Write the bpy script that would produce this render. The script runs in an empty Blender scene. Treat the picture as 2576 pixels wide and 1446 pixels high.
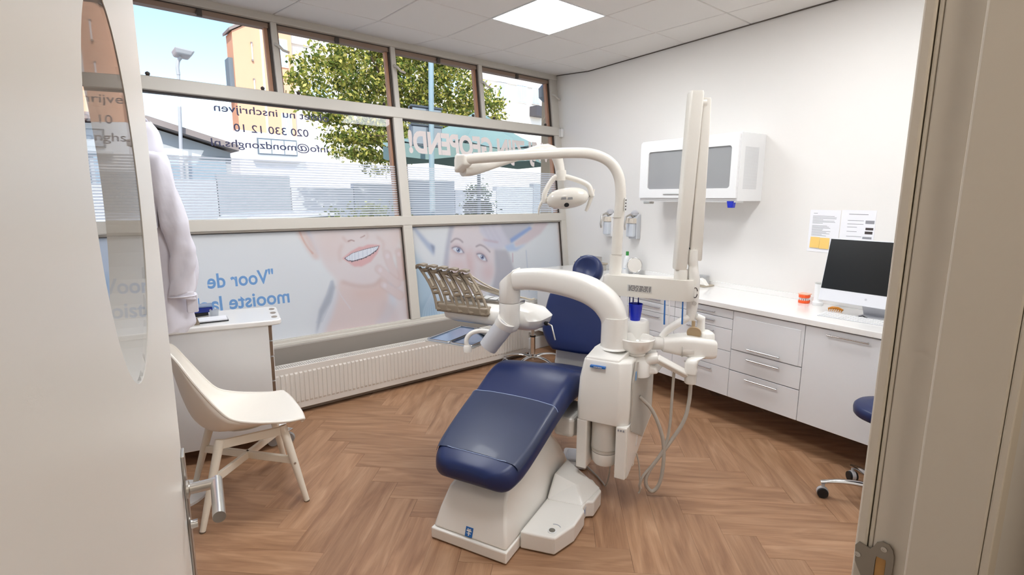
import bpy, bmesh, math, random
import numpy as np
from mathutils import Vector, Matrix

random.seed(7)
SC = bpy.context.scene
COL = SC.collection
PI = math.pi

# ------------------------------------------------------------------ camera
cam_d = bpy.data.cameras.new('camera')
cam_d.sensor_fit = 'HORIZONTAL'
cam_d.sensor_width = 36.0
cam_d.lens = 36.0 * 1319.4 / 2576.0
cam_d.clip_start = 0.02
cam_d.clip_end = 300
cam = bpy.data.objects.new('camera', cam_d)
COL.objects.link(cam)
_yaw, _pitch, _roll = 0.7006, 0.1688, 0.0057
_f = Vector((math.sin(_yaw) * math.cos(_pitch), math.cos(_yaw) * math.cos(_pitch), -math.sin(_pitch)))
_r = Vector((math.cos(_yaw), -math.sin(_yaw), 0))
_u = _r.cross(_f)
_r2 = _r * math.cos(_roll) + _u * math.sin(_roll)
_u2 = -_r * math.sin(_roll) + _u * math.cos(_roll)
_m = Matrix((_r2, _u2, -_f)).transposed().to_4x4()
_m.translation = Vector((0, 0, 1.6))
cam.matrix_world = _m
SC.camera = cam

# ------------------------------------------------------------------ world, sun, exposure
world = bpy.data.worlds.new('world')
SC.world = world
world.use_nodes = True
wn_ = world.node_tree.nodes
wl_ = world.node_tree.links
sky = wn_.new('ShaderNodeTexSky')
sky.sky_type = 'NISHITA'
sky.sun_disc = False
sky.sun_elevation = math.radians(48)
sky.sun_rotation = math.radians(200)
sky.air_density = 1.0
sky.dust_density = 0.6
sky.ozone_density = 1.2
wl_.new(sky.outputs['Color'], wn_['Background'].inputs['Color'])
SKY_STRENGTH = 0.235
wn_['Background'].inputs['Strength'].default_value = SKY_STRENGTH

sun_d = bpy.data.lights.new('sun', 'SUN')
sun_d.energy = 3.4
sun_d.angle = math.radians(0.6)
sun_d.color = (1.0, 0.95, 0.86)
sun = bpy.data.objects.new('sun', sun_d)
COL.objects.link(sun)
sun.rotation_euler = (math.radians(46), 0, math.radians(-22))   # from behind the camera, high

SC.view_settings.view_transform = 'Standard'
SC.view_settings.look = 'None'
SC.view_settings.exposure = 0.42
SC.view_settings.gamma = 1.0
SC.view_settings.use_curve_mapping = False
PANEL_EMIT = 17.0
SC.cycles.adaptive_threshold = 0.025
SC.cycles.max_bounces = 6
SC.cycles.diffuse_bounces = 4
SC.cycles.glossy_bounces = 3
SC.cycles.transmission_bounces = 4
SC.cycles.transparent_max_bounces = 10
SC.cycles.caustics_reflective = False
SC.cycles.caustics_refractive = False

# ------------------------------------------------------------------ helpers
def srgb(r, g, b):
    def f(c):
        c /= 255.0
        return c / 12.92 if c <= 0.04045 else ((c + 0.055) / 1.055) ** 2.4
    return (f(r), f(g), f(b), 1.0)

MATS = {}
def mat(name, col=None, rough=0.5, metal=0.0, spec=0.5, coat=0.0, bump=None, var=None, emit=None, trans=0.0, alpha=None):
    if name in MATS:
        return MATS[name]
    m = bpy.data.materials.new(name)
    m.use_nodes = True
    n, l = m.node_tree.nodes, m.node_tree.links
    p = n['Principled BSDF']
    p.inputs['Base Color'].default_value = col
    p.inputs['Roughness'].default_value = rough
    p.inputs['Metallic'].default_value = metal
    p.inputs['Specular IOR Level'].default_value = spec
    p.inputs['Coat Weight'].default_value = coat
    p.inputs['Coat Roughness'].default_value = 0.08
    if trans:
        p.inputs['Transmission Weight'].default_value = trans
    if alpha is not None:
        p.inputs['Alpha'].default_value = alpha
    if emit:
        p.inputs['Emission Color'].default_value = emit[0]
        p.inputs['Emission Strength'].default_value = emit[1]
    tc = n.new('ShaderNodeTexCoord')
    sc, amt = var if var else (3.0, 0.03)
    t = n.new('ShaderNodeTexNoise')
    t.inputs['Scale'].default_value = sc
    t.inputs['Detail'].default_value = 1
    l.new(tc.outputs['Object'], t.inputs['Vector'])
    mx = n.new('ShaderNodeMix')
    mx.data_type = 'RGBA'
    mx.inputs[6].default_value = [c * (1 - amt) for c in col[:3]] + [1]
    mx.inputs[7].default_value = [min(1, c * (1 + amt)) for c in col[:3]] + [1]
    l.new(t.outputs['Fac'], mx.inputs[0])
    l.new(mx.outputs[2], p.inputs['Base Color'])
    if bump:
        t2 = n.new('ShaderNodeTexNoise')
        t2.inputs['Scale'].default_value = bump[0]
        t2.inputs['Detail'].default_value = 1
        l.new(tc.outputs['Object'], t2.inputs['Vector'])
        b = n.new('ShaderNodeBump')
        b.inputs['Strength'].default_value = bump[1]
        b.inputs['Distance'].default_value = bump[2] if len(bump) > 2 else 0.002
        l.new(t2.outputs['Fac'], b.inputs['Height'])
        l.new(b.outputs['Normal'], p.inputs['Normal'])
    MATS[name] = m
    return m

def mat_glass(name, tint=(1, 1, 1, 1), gloss=0.9, ior=1.35):
    if name in MATS:
        return MATS[name]
    m = bpy.data.materials.new(name)
    m.use_nodes = True
    n, l = m.node_tree.nodes, m.node_tree.links
    n.remove(n['Principled BSDF'])
    out = n['Material Output']
    tr = n.new('ShaderNodeBsdfTransparent')
    tr.inputs['Color'].default_value = tint
    gl = n.new('ShaderNodeBsdfGlossy')
    gl.inputs['Roughness'].default_value = 0.02
    gl.inputs['Color'].default_value = (gloss, gloss, gloss, 1)
    fr = n.new('ShaderNodeFresnel')
    fr.inputs['IOR'].default_value = ior
    mx = n.new('ShaderNodeMixShader')
    ge = n.new('ShaderNodeNewGeometry')
    iv = n.new('ShaderNodeMath'); iv.operation = 'SUBTRACT'; iv.inputs[0].default_value = 1.0
    l.new(ge.outputs['Backfacing'], iv.inputs[1])
    mu = n.new('ShaderNodeMath'); mu.operation = 'MULTIPLY'
    l.new(fr.outputs[0], mu.inputs[0])
    l.new(iv.outputs[0], mu.inputs[1])
    l.new(mu.outputs[0], mx.inputs[0])
    l.new(tr.outputs[0], mx.inputs[1])
    l.new(gl.outputs[0], mx.inputs[2])
    l.new(mx.outputs[0], out.inputs['Surface'])
    MATS[name] = m
    return m

def mat_film(name, col, opacity, attr=False, transl=0.5, rough=0.5):
    """printed or frosted window film: diffuse + translucent, partly clear"""
    if name in MATS:
        return MATS[name]
    m = bpy.data.materials.new(name)
    m.use_nodes = True
    n, l = m.node_tree.nodes, m.node_tree.links
    n.remove(n['Principled BSDF'])
    out = n['Material Output']
    d = n.new('ShaderNodeBsdfDiffuse')
    t = n.new('ShaderNodeBsdfTranslucent')
    tr = n.new('ShaderNodeBsdfTransparent')
    if attr:
        a = n.new('ShaderNodeAttribute')
        a.attribute_name = 'Col'
        l.new(a.outputs['Color'], d.inputs['Color'])
        l.new(a.outputs['Color'], t.inputs['Color'])
    else:
        d.inputs['Color'].default_value = col
        t.inputs['Color'].default_value = col
    mx = n.new('ShaderNodeMixShader')
    mx.inputs[0].default_value = transl
    l.new(d.outputs[0], mx.inputs[1])
    l.new(t.outputs[0], mx.inputs[2])
    mx2 = n.new('ShaderNodeMixShader')
    mx2.inputs[0].default_value = opacity
    l.new(tr.outputs[0], mx2.inputs[1])
    l.new(mx.outputs[0], mx2.inputs[2])
    l.new(mx2.outputs[0], out.inputs['Surface'])
    MATS[name] = m
    return m

def mat_leaf(name):
    m = bpy.data.materials.new(name)
    m.use_nodes = True
    n, l = m.node_tree.nodes, m.node_tree.links
    n.remove(n['Principled BSDF'])
    out = n['Material Output']
    a = n.new('ShaderNodeAttribute')
    a.attribute_name = 'Col'
    d = n.new('ShaderNodeBsdfDiffuse')
    t = n.new('ShaderNodeBsdfTranslucent')
    l.new(a.outputs['Color'], d.inputs['Color'])
    l.new(a.outputs['Color'], t.inputs['Color'])
    mx = n.new('ShaderNodeMixShader')
    mx.inputs[0].default_value = 0.35
    l.new(d.outputs[0], mx.inputs[1])
    l.new(t.outputs[0], mx.inputs[2])
    l.new(mx.outputs[0], out.inputs['Surface'])
    return m

def mat_wood():
    m = bpy.data.materials.new('oak_plank')
    m.use_nodes = True
    n, l = m.node_tree.nodes, m.node_tree.links
    p = n['Principled BSDF']
    tc = n.new('ShaderNodeTexCoord')
    oi = n.new('ShaderNodeObjectInfo')
    comb = n.new('ShaderNodeCombineXYZ')
    mul = n.new('ShaderNodeMath'); mul.operation = 'MULTIPLY'; mul.inputs[1].default_value = 37.0
    l.new(oi.outputs['Random'], mul.inputs[0])
    l.new(mul.outputs[0], comb.inputs[0]); l.new(mul.outputs[0], comb.inputs[1]); l.new(mul.outputs[0], comb.inputs[2])
    add = n.new('ShaderNodeVectorMath'); add.operation = 'ADD'
    l.new(tc.outputs['Object'], add.inputs[0]); l.new(comb.outputs[0], add.inputs[1])
    mp = n.new('ShaderNodeMapping')
    mp.inputs['Scale'].default_value = (1.3, 9.0, 9.0)
    l.new(add.outputs[0], mp.inputs['Vector'])
    big = n.new('ShaderNodeTexNoise'); big.inputs['Scale'].default_value = 1.6; big.inputs['Detail'].default_value = 5; big.inputs['Distortion'].default_value = 1.2
    l.new(mp.outputs[0], big.inputs['Vector'])
    mp2 = n.new('ShaderNodeMapping'); mp2.inputs['Scale'].default_value = (3.0, 75.0, 75.0)
    l.new(add.outputs[0], mp2.inputs['Vector'])
    fine = n.new('ShaderNodeTexNoise'); fine.inputs['Scale'].default_value = 2.0; fine.inputs['Detail'].default_value = 4
    l.new(mp2.outputs[0], fine.inputs['Vector'])
    # cathedral rings
    mp3 = n.new('ShaderNodeMapping'); mp3.inputs['Scale'].default_value = (0.55, 5.0, 5.0)
    l.new(add.outputs[0], mp3.inputs['Vector'])
    rn = n.new('ShaderNodeTexNoise'); rn.inputs['Scale'].default_value = 1.2; rn.inputs['Detail'].default_value = 2
    l.new(mp3.outputs[0], rn.inputs['Vector'])
    ml = n.new('ShaderNodeMath'); ml.operation = 'MULTIPLY'; ml.inputs[1].default_value = 26.0
    l.new(rn.outputs['Fac'], ml.inputs[0])
    sn = n.new('ShaderNodeMath'); sn.operation = 'SINE'
    l.new(ml.outputs[0], sn.inputs[0])
    mr = n.new('ShaderNodeMapRange'); mr.inputs['From Min'].default_value = -1; mr.inputs['From Max'].default_value = 1
    l.new(sn.outputs[0], mr.inputs['Value'])
    ramp = n.new('ShaderNodeValToRGB')
    e = ramp.color_ramp.elements
    e[0].position = 0.25; e[0].color = srgb(140, 99, 69)
    e[1].position = 0.78; e[1].color = srgb(188, 148, 114)
    x = e.new(0.5); x.color = srgb(166, 124, 90)
    l.new(big.outputs['Fac'], ramp.inputs['Fac'])
    mx = n.new('ShaderNodeMix'); mx.data_type = 'RGBA'; mx.blend_type = 'MULTIPLY'; mx.inputs[0].default_value = 0.30
    rp2 = n.new('ShaderNodeValToRGB')
    rp2.color_ramp.elements[0].position = 0.3; rp2.color_ramp.elements[0].color = (0.62, 0.57, 0.53, 1)
    rp2.color_ramp.elements[1].position = 0.62; rp2.color_ramp.elements[1].color = (1.06, 1.05, 1.04, 1)
    l.new(fine.outputs['Fac'], rp2.inputs['Fac'])
    l.new(ramp.outputs['Color'], mx.inputs[6]); l.new(rp2.outputs['Color'], mx.inputs[7])
    mx3 = n.new('ShaderNodeMix'); mx3.data_type = 'RGBA'; mx3.blend_type = 'MULTIPLY'; mx3.inputs[0].default_value = 0.12
    rp3 = n.new('ShaderNodeValToRGB')
    rp3.color_ramp.elements[0].position = 0.0; rp3.color_ramp.elements[0].color = (0.5, 0.45, 0.4, 1)
    rp3.color_ramp.elements[1].position = 0.45; rp3.color_ramp.elements[1].color = (1, 1, 1, 1)
    l.new(mr.outputs[0], rp3.inputs['Fac'])
    l.new(mx.outputs[2], mx3.inputs[6]); l.new(rp3.outputs['Color'], mx3.inputs[7])
    hs = n.new('ShaderNodeHueSaturation')
    hs.inputs['Saturation'].default_value = 0.95
    mr2 = n.new('ShaderNodeMapRange'); mr2.inputs['To Min'].default_value = 0.93; mr2.inputs['To Max'].default_value = 1.07
    l.new(oi.outputs['Random'], mr2.inputs['Value'])
    l.new(mr2.outputs[0], hs.inputs['Value'])
    l.new(mx3.outputs[2], hs.inputs['Color'])
    l.new(hs.outputs['Color'], p.inputs['Base Color'])
    p.inputs['Roughness'].default_value = 0.38
    p.inputs['Specular IOR Level'].default_value = 0.45
    b = n.new('ShaderNodeBump'); b.inputs['Strength'].default_value = 0.12; b.inputs['Distance'].default_value = 0.001
    l.new(fine.outputs['Fac'], b.inputs['Height'])
    l.new(b.outputs['Normal'], p.inputs['Normal'])
    return m

# palette
M_WALL = mat('wall_paint', srgb(236, 233, 229), 0.75, var=(1.2, 0.012))
M_CEIL = mat('ceiling_tile', srgb(226, 222, 217), 0.9, var=(2, 0.012))
M_CEILGAP = mat('ceiling_grid', srgb(188, 184, 178), 0.8)
M_FRAME = mat('frame_paint', srgb(208, 203, 194), 0.42, var=(2.2, 0.02))
M_FRAMEDARK = mat('frame_gasket', srgb(72, 64, 58), 0.6)
M_SASH = mat('sash_outer', srgb(150, 128, 112), 0.5)
M_SASHWOOD = mat('sash_reveal', srgb(186, 140, 112), 0.5)
M_PANELGREY = mat('panel_grey', srgb(158, 150, 142), 0.55)
M_BLACK = mat('black', srgb(18, 18, 20), 0.5)
M_RAD = mat('radiator_enamel', srgb(228, 223, 216), 0.35, var=(2, 0.015))
M_WHITE = mat('white_lacquer', srgb(236, 236, 236), 0.3, var=(1.5, 0.008))
M_CAB = mat('cabinet_front', srgb(232, 233, 235), 0.28, var=(1.5, 0.006))
M_COUNTER = mat('counter_top', srgb(243, 241, 238), 0.14, var=(2, 0.006), coat=0.2)
M_CREAM = mat('unit_cream', srgb(240, 237, 231), 0.26, var=(2, 0.01), coat=0.15)
M_CREAM2 = mat('unit_grey_cream', srgb(219, 214, 206), 0.3, var=(2, 0.01))
M_ARM = mat('lamp_arm_paint', srgb(227, 222, 213), 0.3, var=(2, 0.01), coat=0.1)
M_GREYCYL = mat('grey_plastic', srgb(198, 198, 202), 0.32)
M_TAUPE = mat('taupe_plastic', srgb(140, 126, 108), 0.36, var=(6, 0.04))
M_TAUPE2 = mat('taupe_light', srgb(178, 166, 148), 0.4, var=(6, 0.03))
M_BLUE = mat('blue_vinyl', srgb(23, 39, 86), 0.38, var=(5, 0.06), bump=(700, 0.05, 0.0005), spec=0.5)
M_BLUECOVER = mat('blue_vinyl_cover', srgb(42, 52, 82), 0.40, var=(8, 0.08), coat=0.08)
M_PIPING = mat('pale_piping', srgb(150, 165, 200), 0.4)
M_CHROME = mat('chrome', srgb(215, 214, 212), 0.12, metal=1.0)
M_STEEL = mat('brushed_steel', srgb(200, 196, 190), 0.3, metal=1.0, bump=(300, 0.05, 0.0003))
M_STEELWARM = mat('strike_steel', srgb(158, 152, 142), 0.38, metal=0.9, var=(14, 0.1))
M_CLOTH = mat('coat_cloth', srgb(226, 224, 234), 0.85, bump=(14, 0.6, 0.012), var=(5, 0.02))
M_CHAIR = mat('chair_shell', srgb(242, 236, 226), 0.42, var=(2, 0.008))
M_CHAIRLEG = mat('chair_leg_paint', srgb(238, 230, 214), 0.45, var=(7, 0.02))
M_HOSE = mat('grey_hose', srgb(186, 180, 170), 0.45)
M_TRAYBLUE = mat('tray_steel', srgb(176, 202, 238), 0.12, metal=0.85)
M_BLUECUP = mat('blue_cup', srgb(14, 40, 190), 0.2, var=(8, 0.05))
M_DOOR = mat('door_paint', srgb(222, 217, 210), 0.36, var=(1.2, 0.012))
M_JAMB = mat('jamb_paint', srgb(226, 217, 203), 0.42, var=(1.5, 0.012))
M_CORR = mat('corridor_wall', srgb(222, 212, 196), 0.8, var=(1.5, 0.02))
M_SCREEN = mat('screen_black', srgb(10, 11, 12), 0.28, spec=0.5)
M_IMAC = mat('aluminium_pale', srgb(226, 227, 232), 0.35, var=(2, 0.006))
M_PAPER = mat('paper_white', srgb(240, 240, 244), 0.8)
M_INK = mat('print_grey', srgb(150, 150, 156), 0.8)
M_INKDARK = mat('print_dark', srgb(70, 62, 62), 0.8)
M_YELLOW = mat('note_yellow', srgb(244, 204, 118), 0.8)
M_ORANGE = mat('orange_plastic', srgb(250, 96, 40), 0.3)
M_AMBER = mat('amber_plastic', srgb(232, 150, 40), 0.35)
M_GREYGLASS = mat('frosted_grey', srgb(152, 152, 154), 0.2, var=(3, 0.1), spec=0.6)
M_TANCONE = mat('tan_translucent', srgb(176, 152, 118), 0.3)
M_LOGOBLUE = mat('logo_blue', srgb(34, 104, 178), 0.4)
M_CLEAR = mat_film('clear_cover', srgb(226, 222, 214), 0.55, transl=0.3)
M_GLASS = mat_glass('window_glass')
M_DOORGLASS = mat_glass('door_glass', (0.95, 0.96, 0.97, 1), 0.9, 1.03)
M_STRIPE = mat_film('stripe_film', srgb(247, 249, 252), 0.88, transl=0.6)
M_LETTER = mat('window_letter', srgb(58, 60, 96), 0.6)
M_LETTER2 = mat_film('window_letter_pink', srgb(252, 238, 230), 1.0, transl=0.45)
M_POSTERTXT = mat_film('poster_letter', srgb(140, 182, 228), 1.0, transl=0.45)
M_POSTER = mat_film('poster_print', None, 1.0, attr=True, transl=0.62)
M_LEAF = mat_leaf('leaf')
M_WOODF = mat_wood()
M_BRASSY = mat('latch_wood', srgb(196, 150, 92), 0.6, var=(40, 0.25))

class MB:
    """collects shapes; build() links them as ONE mesh object"""
    def __init__(self, xf=None):
        self.v, self.f, self.xf = [], [], xf
    def add(self, verts, faces):
        o = len(self.v)
        if self.xf:
            verts = [self.xf(*p) for p in verts]
        self.v += [tuple(p) for p in verts]
        self.f += [tuple(i + o for i in fc) for fc in faces]
        return self
    def box(self, a, b, rot=None):
        (x0, y0, z0), (x1, y1, z1) = a, b
        vs = [(x0, y0, z0), (x1, y0, z0), (x1, y1, z0), (x0, y1, z0), (x0, y0, z1), (x1, y0, z1), (x1, y1, z1), (x0, y1, z1)]
        if rot is not None:
            c = Vector(((x0 + x1) / 2, (y0 + y1) / 2, (z0 + z1) / 2))
            vs = [tuple(c + rot @ (Vector(p) - c)) for p in vs]
        return self.add(vs, [(0, 3, 2, 1), (4, 5, 6, 7), (0, 1, 5, 4), (1, 2, 6, 5), (2, 3, 7, 6), (3, 0, 4, 7)])
    def prism(self, poly, z0, z1, axis='z'):
        n = len(poly)
        def P(a, b, h):
            return {'z': (a, b, h), 'y': (a, h, b), 'x': (h, a, b)}[axis]
        vs = [P(a, b, z0) for a, b in poly] + [P(a, b, z1) for a, b in poly]
        fs = [tuple(range(n - 1, -1, -1)), tuple(range(n, 2 * n))] + [(i, (i + 1) % n, n + (i + 1) % n, n + i) for i in range(n)]
        return self.add(vs, fs)
    def loft(self, rings, cap=True, closed=True):
        n = len(rings[0])
        vs = [p for r in rings for p in r]
        fs = []
        for k in range(len(rings) - 1):
            for i in range(n if closed else n - 1):
                j = (i + 1) % n
                fs.append((k * n + i, k * n + j, (k + 1) * n + j, (k + 1) * n + i))
        if cap and closed:
            fs.append(tuple(range(n - 1, -1, -1)))
            fs.append(tuple((len(rings) - 1) * n + i for i in range(n)))
        return self.add(vs, fs)
    def tube(self, pts, r, seg=14, cap=True, flat=1.0):
        pts = [Vector(p) for p in pts]
        n = len(pts)
        rs = r if isinstance(r, (list, tuple)) else [r] * n
        rings = []
        up = None
        for k in range(n):
            if k == 0: t = pts[1] - pts[0]
            elif k == n - 1: t = pts[-1] - pts[-2]
            else: t = (pts[k + 1] - pts[k]).normalized() + (pts[k] - pts[k - 1]).normalized()
            t.normalize()
            if up is None:
                up = Vector((0, 0, 1)) if abs(t.z) < 0.9 else Vector((1, 0, 0))
            a = up.cross(t)
            if a.length < 1e-5: a = Vector((0, 1, 0)).cross(t)
            a.normalize()
            b = t.cross(a).normalized()
            up = b
            rings.append([tuple(pts[k] + (a * math.cos(2 * PI * i / seg) + b * math.sin(2 * PI * i / seg) * flat) * rs[k]) for i in range(seg)])
        return self.loft(rings, cap)
    def lathe(self, prof, c=(0, 0, 0), seg=28, axis=None):
        """prof: (radius, height) pairs along axis"""
        ax = Vector(axis if axis else (0, 0, 1)).normalized()
        a = ax.orthogonal().normalized()
        b = ax.cross(a)
        C = Vector(c)
        rings = [[tuple(C + ax * h + (a * math.cos(2 * PI * i / seg) + b * math.sin(2 * PI * i / seg)) * max(r, 1e-4)) for i in range(seg)] for r, h in prof]
        return self.loft(rings, True)
    def mesh(self, name):
        me = bpy.data.meshes.new(name)
        me.from_pydata(self.v, [], self.f)
        bm = bmesh.new()
        bm.from_mesh(me)
        bmesh.ops.recalc_face_normals(bm, faces=bm.faces)
        bm.to_mesh(me)
        bm.free()
        me.update()
        return me
    def build(self, name, m, parent=None, bevel=0, smooth=False, seg=2, sub=0, solid=0, angle=40):
        me = self.mesh(name)
        return link(name, me, m, parent, bevel, smooth, seg, sub, solid, angle)

def link(name, me, m, parent=None, bevel=0, smooth=False, seg=2, sub=0, solid=0, angle=40):
    o = bpy.data.objects.new(name, me)
    if m is not None and not me.materials:
        me.materials.append(m)
    COL.objects.link(o)
    if parent is not None:
        o.parent = parent
    if smooth:
        for p in me.polygons:
            p.use_smooth = True
        if not sub:
            try:
                me.set_sharp_from_angle(angle=math.radians(angle))
            except Exception:
                pass
    if solid:
        md = o.modifiers.new('solid', 'SOLIDIFY'); md.thickness = abs(solid); md.offset = 0 if solid > 0 else -1
    if bevel:
        md = o.modifiers.new('bevel', 'BEVEL'); md.width = bevel; md.segments = seg
        md.limit_method = 'ANGLE'; md.angle_limit = math.radians(35)
        md.harden_normals = False
    if sub:
        md = o.modifiers.new('sub', 'SUBSURF'); md.levels = sub; md.render_levels = sub
    return o

def thing(name, label, cat, loc=(0, 0, 0), rotz=0.0, group=None):
    o = bpy.data.objects.new(name, None)
    COL.objects.link(o)
    o.empty_display_size = 0.1
    o.location = loc
    o.rotation_euler = (0, 0, rotz)
    o['label'] = label
    o['category'] = cat
    if group: o['group'] = group
    return o

def tag(o, label, cat, group=None, kind=None):
    o['label'] = label
    o['category'] = cat
    if group: o['group'] = group
    if kind: o['kind'] = kind
    return o

def struct(o, label=None):
    o['kind'] = 'structure'
    if label: o['label'] = label
    return o

def s_empty(name, label=None, loc=(0, 0, 0), rotz=0.0):
    o = bpy.data.objects.new(name, None)
    COL.objects.link(o)
    o.location = loc
    o.rotation_euler = (0, 0, rotz)
    return struct(o, label)

def rrect(x0, x1, y0, y1, r, n=5):
    pts = []
    for cx, cy, a0 in ((x1 - r, y1 - r, 0), (x0 + r, y1 - r, 90), (x0 + r, y0 + r, 180), (x1 - r, y0 + r, 270)):
        for k in range(n + 1):
            a = math.radians(a0 + 90 * k / n)
            pts.append((cx + r * math.cos(a), cy + r * math.sin(a)))
    return pts

def spline(pts, n=8):
    """Catmull-Rom through points (tuples of any length)"""
    P = [np.array(p, float) for p in pts]
    P = [2 * P[0] - P[1]] + P + [2 * P[-1] - P[-2]]
    out = []
    for i in range(1, len(P) - 2):
        for k in range(n):
            t = k / n
            a, b, c, d = P[i - 1], P[i], P[i + 1], P[i + 2]
            out.append(tuple(0.5 * ((2 * b) + (-a + c) * t + (2 * a - 5 * b + 4 * c - d) * t * t + (-a + 3 * b - 3 * c + d) * t ** 3)))
    out.append(tuple(P[-2]))
    return out

def clip_poly(poly, edges):
    """Sutherland-Hodgman; edges: list of (px,py,nx,ny), keep side where (p-q).n >= 0"""
    for (qx, qy, nx, ny) in edges:
        out = []
        for i in range(len(poly)):
            a, b = poly[i], poly[(i + 1) % len(poly)]
            da = (a[0] - qx) * nx + (a[1] - qy) * ny
            db = (b[0] - qx) * nx + (b[1] - qy) * ny
            if da >= 0: out.append(a)
            if (da >= 0) != (db >= 0):
                t = da / (da - db)
                out.append((a[0] + (b[0] - a[0]) * t, a[1] + (b[1] - a[1]) * t))
        poly = out
        if len(poly) < 3: return []
    return poly

_text_cache = {}
def text_mesh(body, bold=0.0):
    cu = bpy.data.curves.new('lettering', 'FONT')
    cu.body = body
    cu.size = 1.0
    cu.offset = bold
    cu.resolution_u = 4
    o = bpy.data.objects.new('lettering', cu)
    COL.objects.link(o)
    bpy.context.view_layer.update()
    dg = bpy.context.evaluated_depsgraph_get()
    me = bpy.data.meshes.new_from_object(o.evaluated_get(dg))
    bpy.data.objects.remove(o)
    bpy.data.curves.remove(cu)
    V = [tuple(v.co) for v in me.vertices]
    Fc = [tuple(p.vertices) for p in me.polygons]
    bpy.data.meshes.remove(me)
    return V, Fc

def lettering(name, body, m, parent, fn, bold=0.0, fit=None):
    """fn maps text-plane (x,y) to a 3-D point; fit=(width or None, cap height)"""
    V, Fc = text_mesh(body, bold)
    xs = [v[0] for v in V]; ys = [v[1] for v in V]
    w = max(xs) - min(xs); x0 = min(xs)
    capV, _ = text_mesh('H', bold)
    cap = max(v[1] for v in capV) - min(v[1] for v in capV)
    sy = fit[1] / cap
    sx = (fit[0] / w) if fit[0] else sy * (fit[2] if len(fit) > 2 else 1)
    me = bpy.data.meshes.new(name)
    me.from_pydata([fn((v[0] - x0) * sx, v[1] * sy) for v in V], [], Fc)
    me.update()
    return link(name, me, m, parent)

# frames of reference ------------------------------------------------------
BW = 0.109
WD = Vector((math.sin(BW), math.cos(BW), 0))          # along the right wall, away from the camera
WN = Vector((math.cos(BW), -math.sin(BW), 0))         # out through the right wall
WOFF = 3.88
RW = math.atan2(WD.y, WD.x)
def WP(s, off, z):
    p = WD * s + WN * (WOFF - off)
    return (p.x, p.y, z)
LEAN, FY0 = 0.13, 4.085
_fl = math.sqrt(1 + LEAN * LEAN)
def FP(x, d, z):
    """facade plane: x along it, d into the room, z height"""
    return (x, FY0 + LEAN * z - d / _fl, z + d * LEAN / _fl)
CEIL = 2.9115
GX0, GY0 = 2.5591, 3.8968

# ================================================================== STRUCTURE
# ---- floor
floor = struct(MB().box((-1.8, -1.6, -0.06), (4.75, 4.18, -0.006)).build('floor', mat('floor_base', srgb(96, 68, 48), 0.8)), 'oak herringbone floor')
PW, PL = 0.155, 0.775
gxd = Vector((1, 1)) / math.sqrt(2)
gyd = Vector((-1, 1)) / math.sqrt(2)
HO = Vector((0.7386, 1.7574))
wr = (WN.x * WOFF, WN.y * WOFF, -WN.x, -WN.y)
ROOM = [(-1.65, 0, 1, 0), (0, 4.04, 0, -1), (0, -0.02, 0, 1), wr]
PLANK_T = 0.005
def plank_mesh(poly2, name):
    g = 0.0005
    cx = sum(p[0] for p in poly2) / len(poly2); cy = sum(p[1] for p in poly2) / len(poly2)
    def inset(p, d):
        v = Vector((cx - p[0], cy - p[1])); L = v.length
        return (p[0] + v.x / L * d * 1.4, p[1] + v.y / L * d * 1.4)
    lo = [inset(p, g) for p in poly2]; hi = [inset(p, g + 0.0008) for p in poly2]
    n = len(poly2)
    mb = MB()
    vs = [(a, b, -PLANK_T) for a, b in lo] + [(a, b, -0.0006) for a, b in lo] + [(a, b, 0) for a, b in hi]
    fs = [tuple(range(2 * n, 3 * n))]
    for k in (0, 1):
        fs += [(k * n + i, k * n + (i + 1) % n, (k + 1) * n + (i + 1) % n, (k + 1) * n + i) for i in range(n)]
    me = mb.add(vs, fs).mesh(name)
    me.materials.append(M_WOODF)
    return me
full_plank = plank_mesh([(0, 0), (PL, 0), (PL, PW), (0, PW)], 'plank')
def place_plank(gx, gy, vert):
    # local x along the plank
    if not vert:
        o2, ax, ay = HO + PW * (gx * gxd + gy * gyd), gxd, gyd
    else:
        o2, ax, ay = HO + PW * ((gx + 1) * gxd + gy * gyd), gyd, -gxd
    cor = [o2, o2 + ax * PL, o2 + ax * PL + ay * PW, o2 + ay * PW]
    pol = [(p.x, p.y) for p in cor]
    cl = clip_poly(pol, ROOM)
    if not cl: return
    area = abs(sum(cl[i][0] * cl[(i + 1) % len(cl)][1] - cl[(i + 1) % len(cl)][0] * cl[i][1] for i in range(len(cl)))) / 2
    if area < 0.002: return
    if area > PW * PL - 1e-4:
        me = full_plank
    else:
        loc = [((Vector(p) - o2).dot(ax), (Vector(p) - o2).dot(ay)) for p in cl]
        me = plank_mesh(loc, 'plank')
    o = bpy.data.objects.new('plank', me)
    COL.objects.link(o)
    o.parent = floor
    o.location = (o2.x, o2.y, 0)
    o.rotation_euler = (0, 0, math.atan2(ax.y, ax.x))
for gy in range(-30, 40):
    for gx in range(-40, 50):
        if (gx - gy) % 10 == 0:
            place_plank(gx, gy, False)
        if (gx - gy) % 10 == 5:
            place_plank(gx, gy - 4, True)

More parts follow.
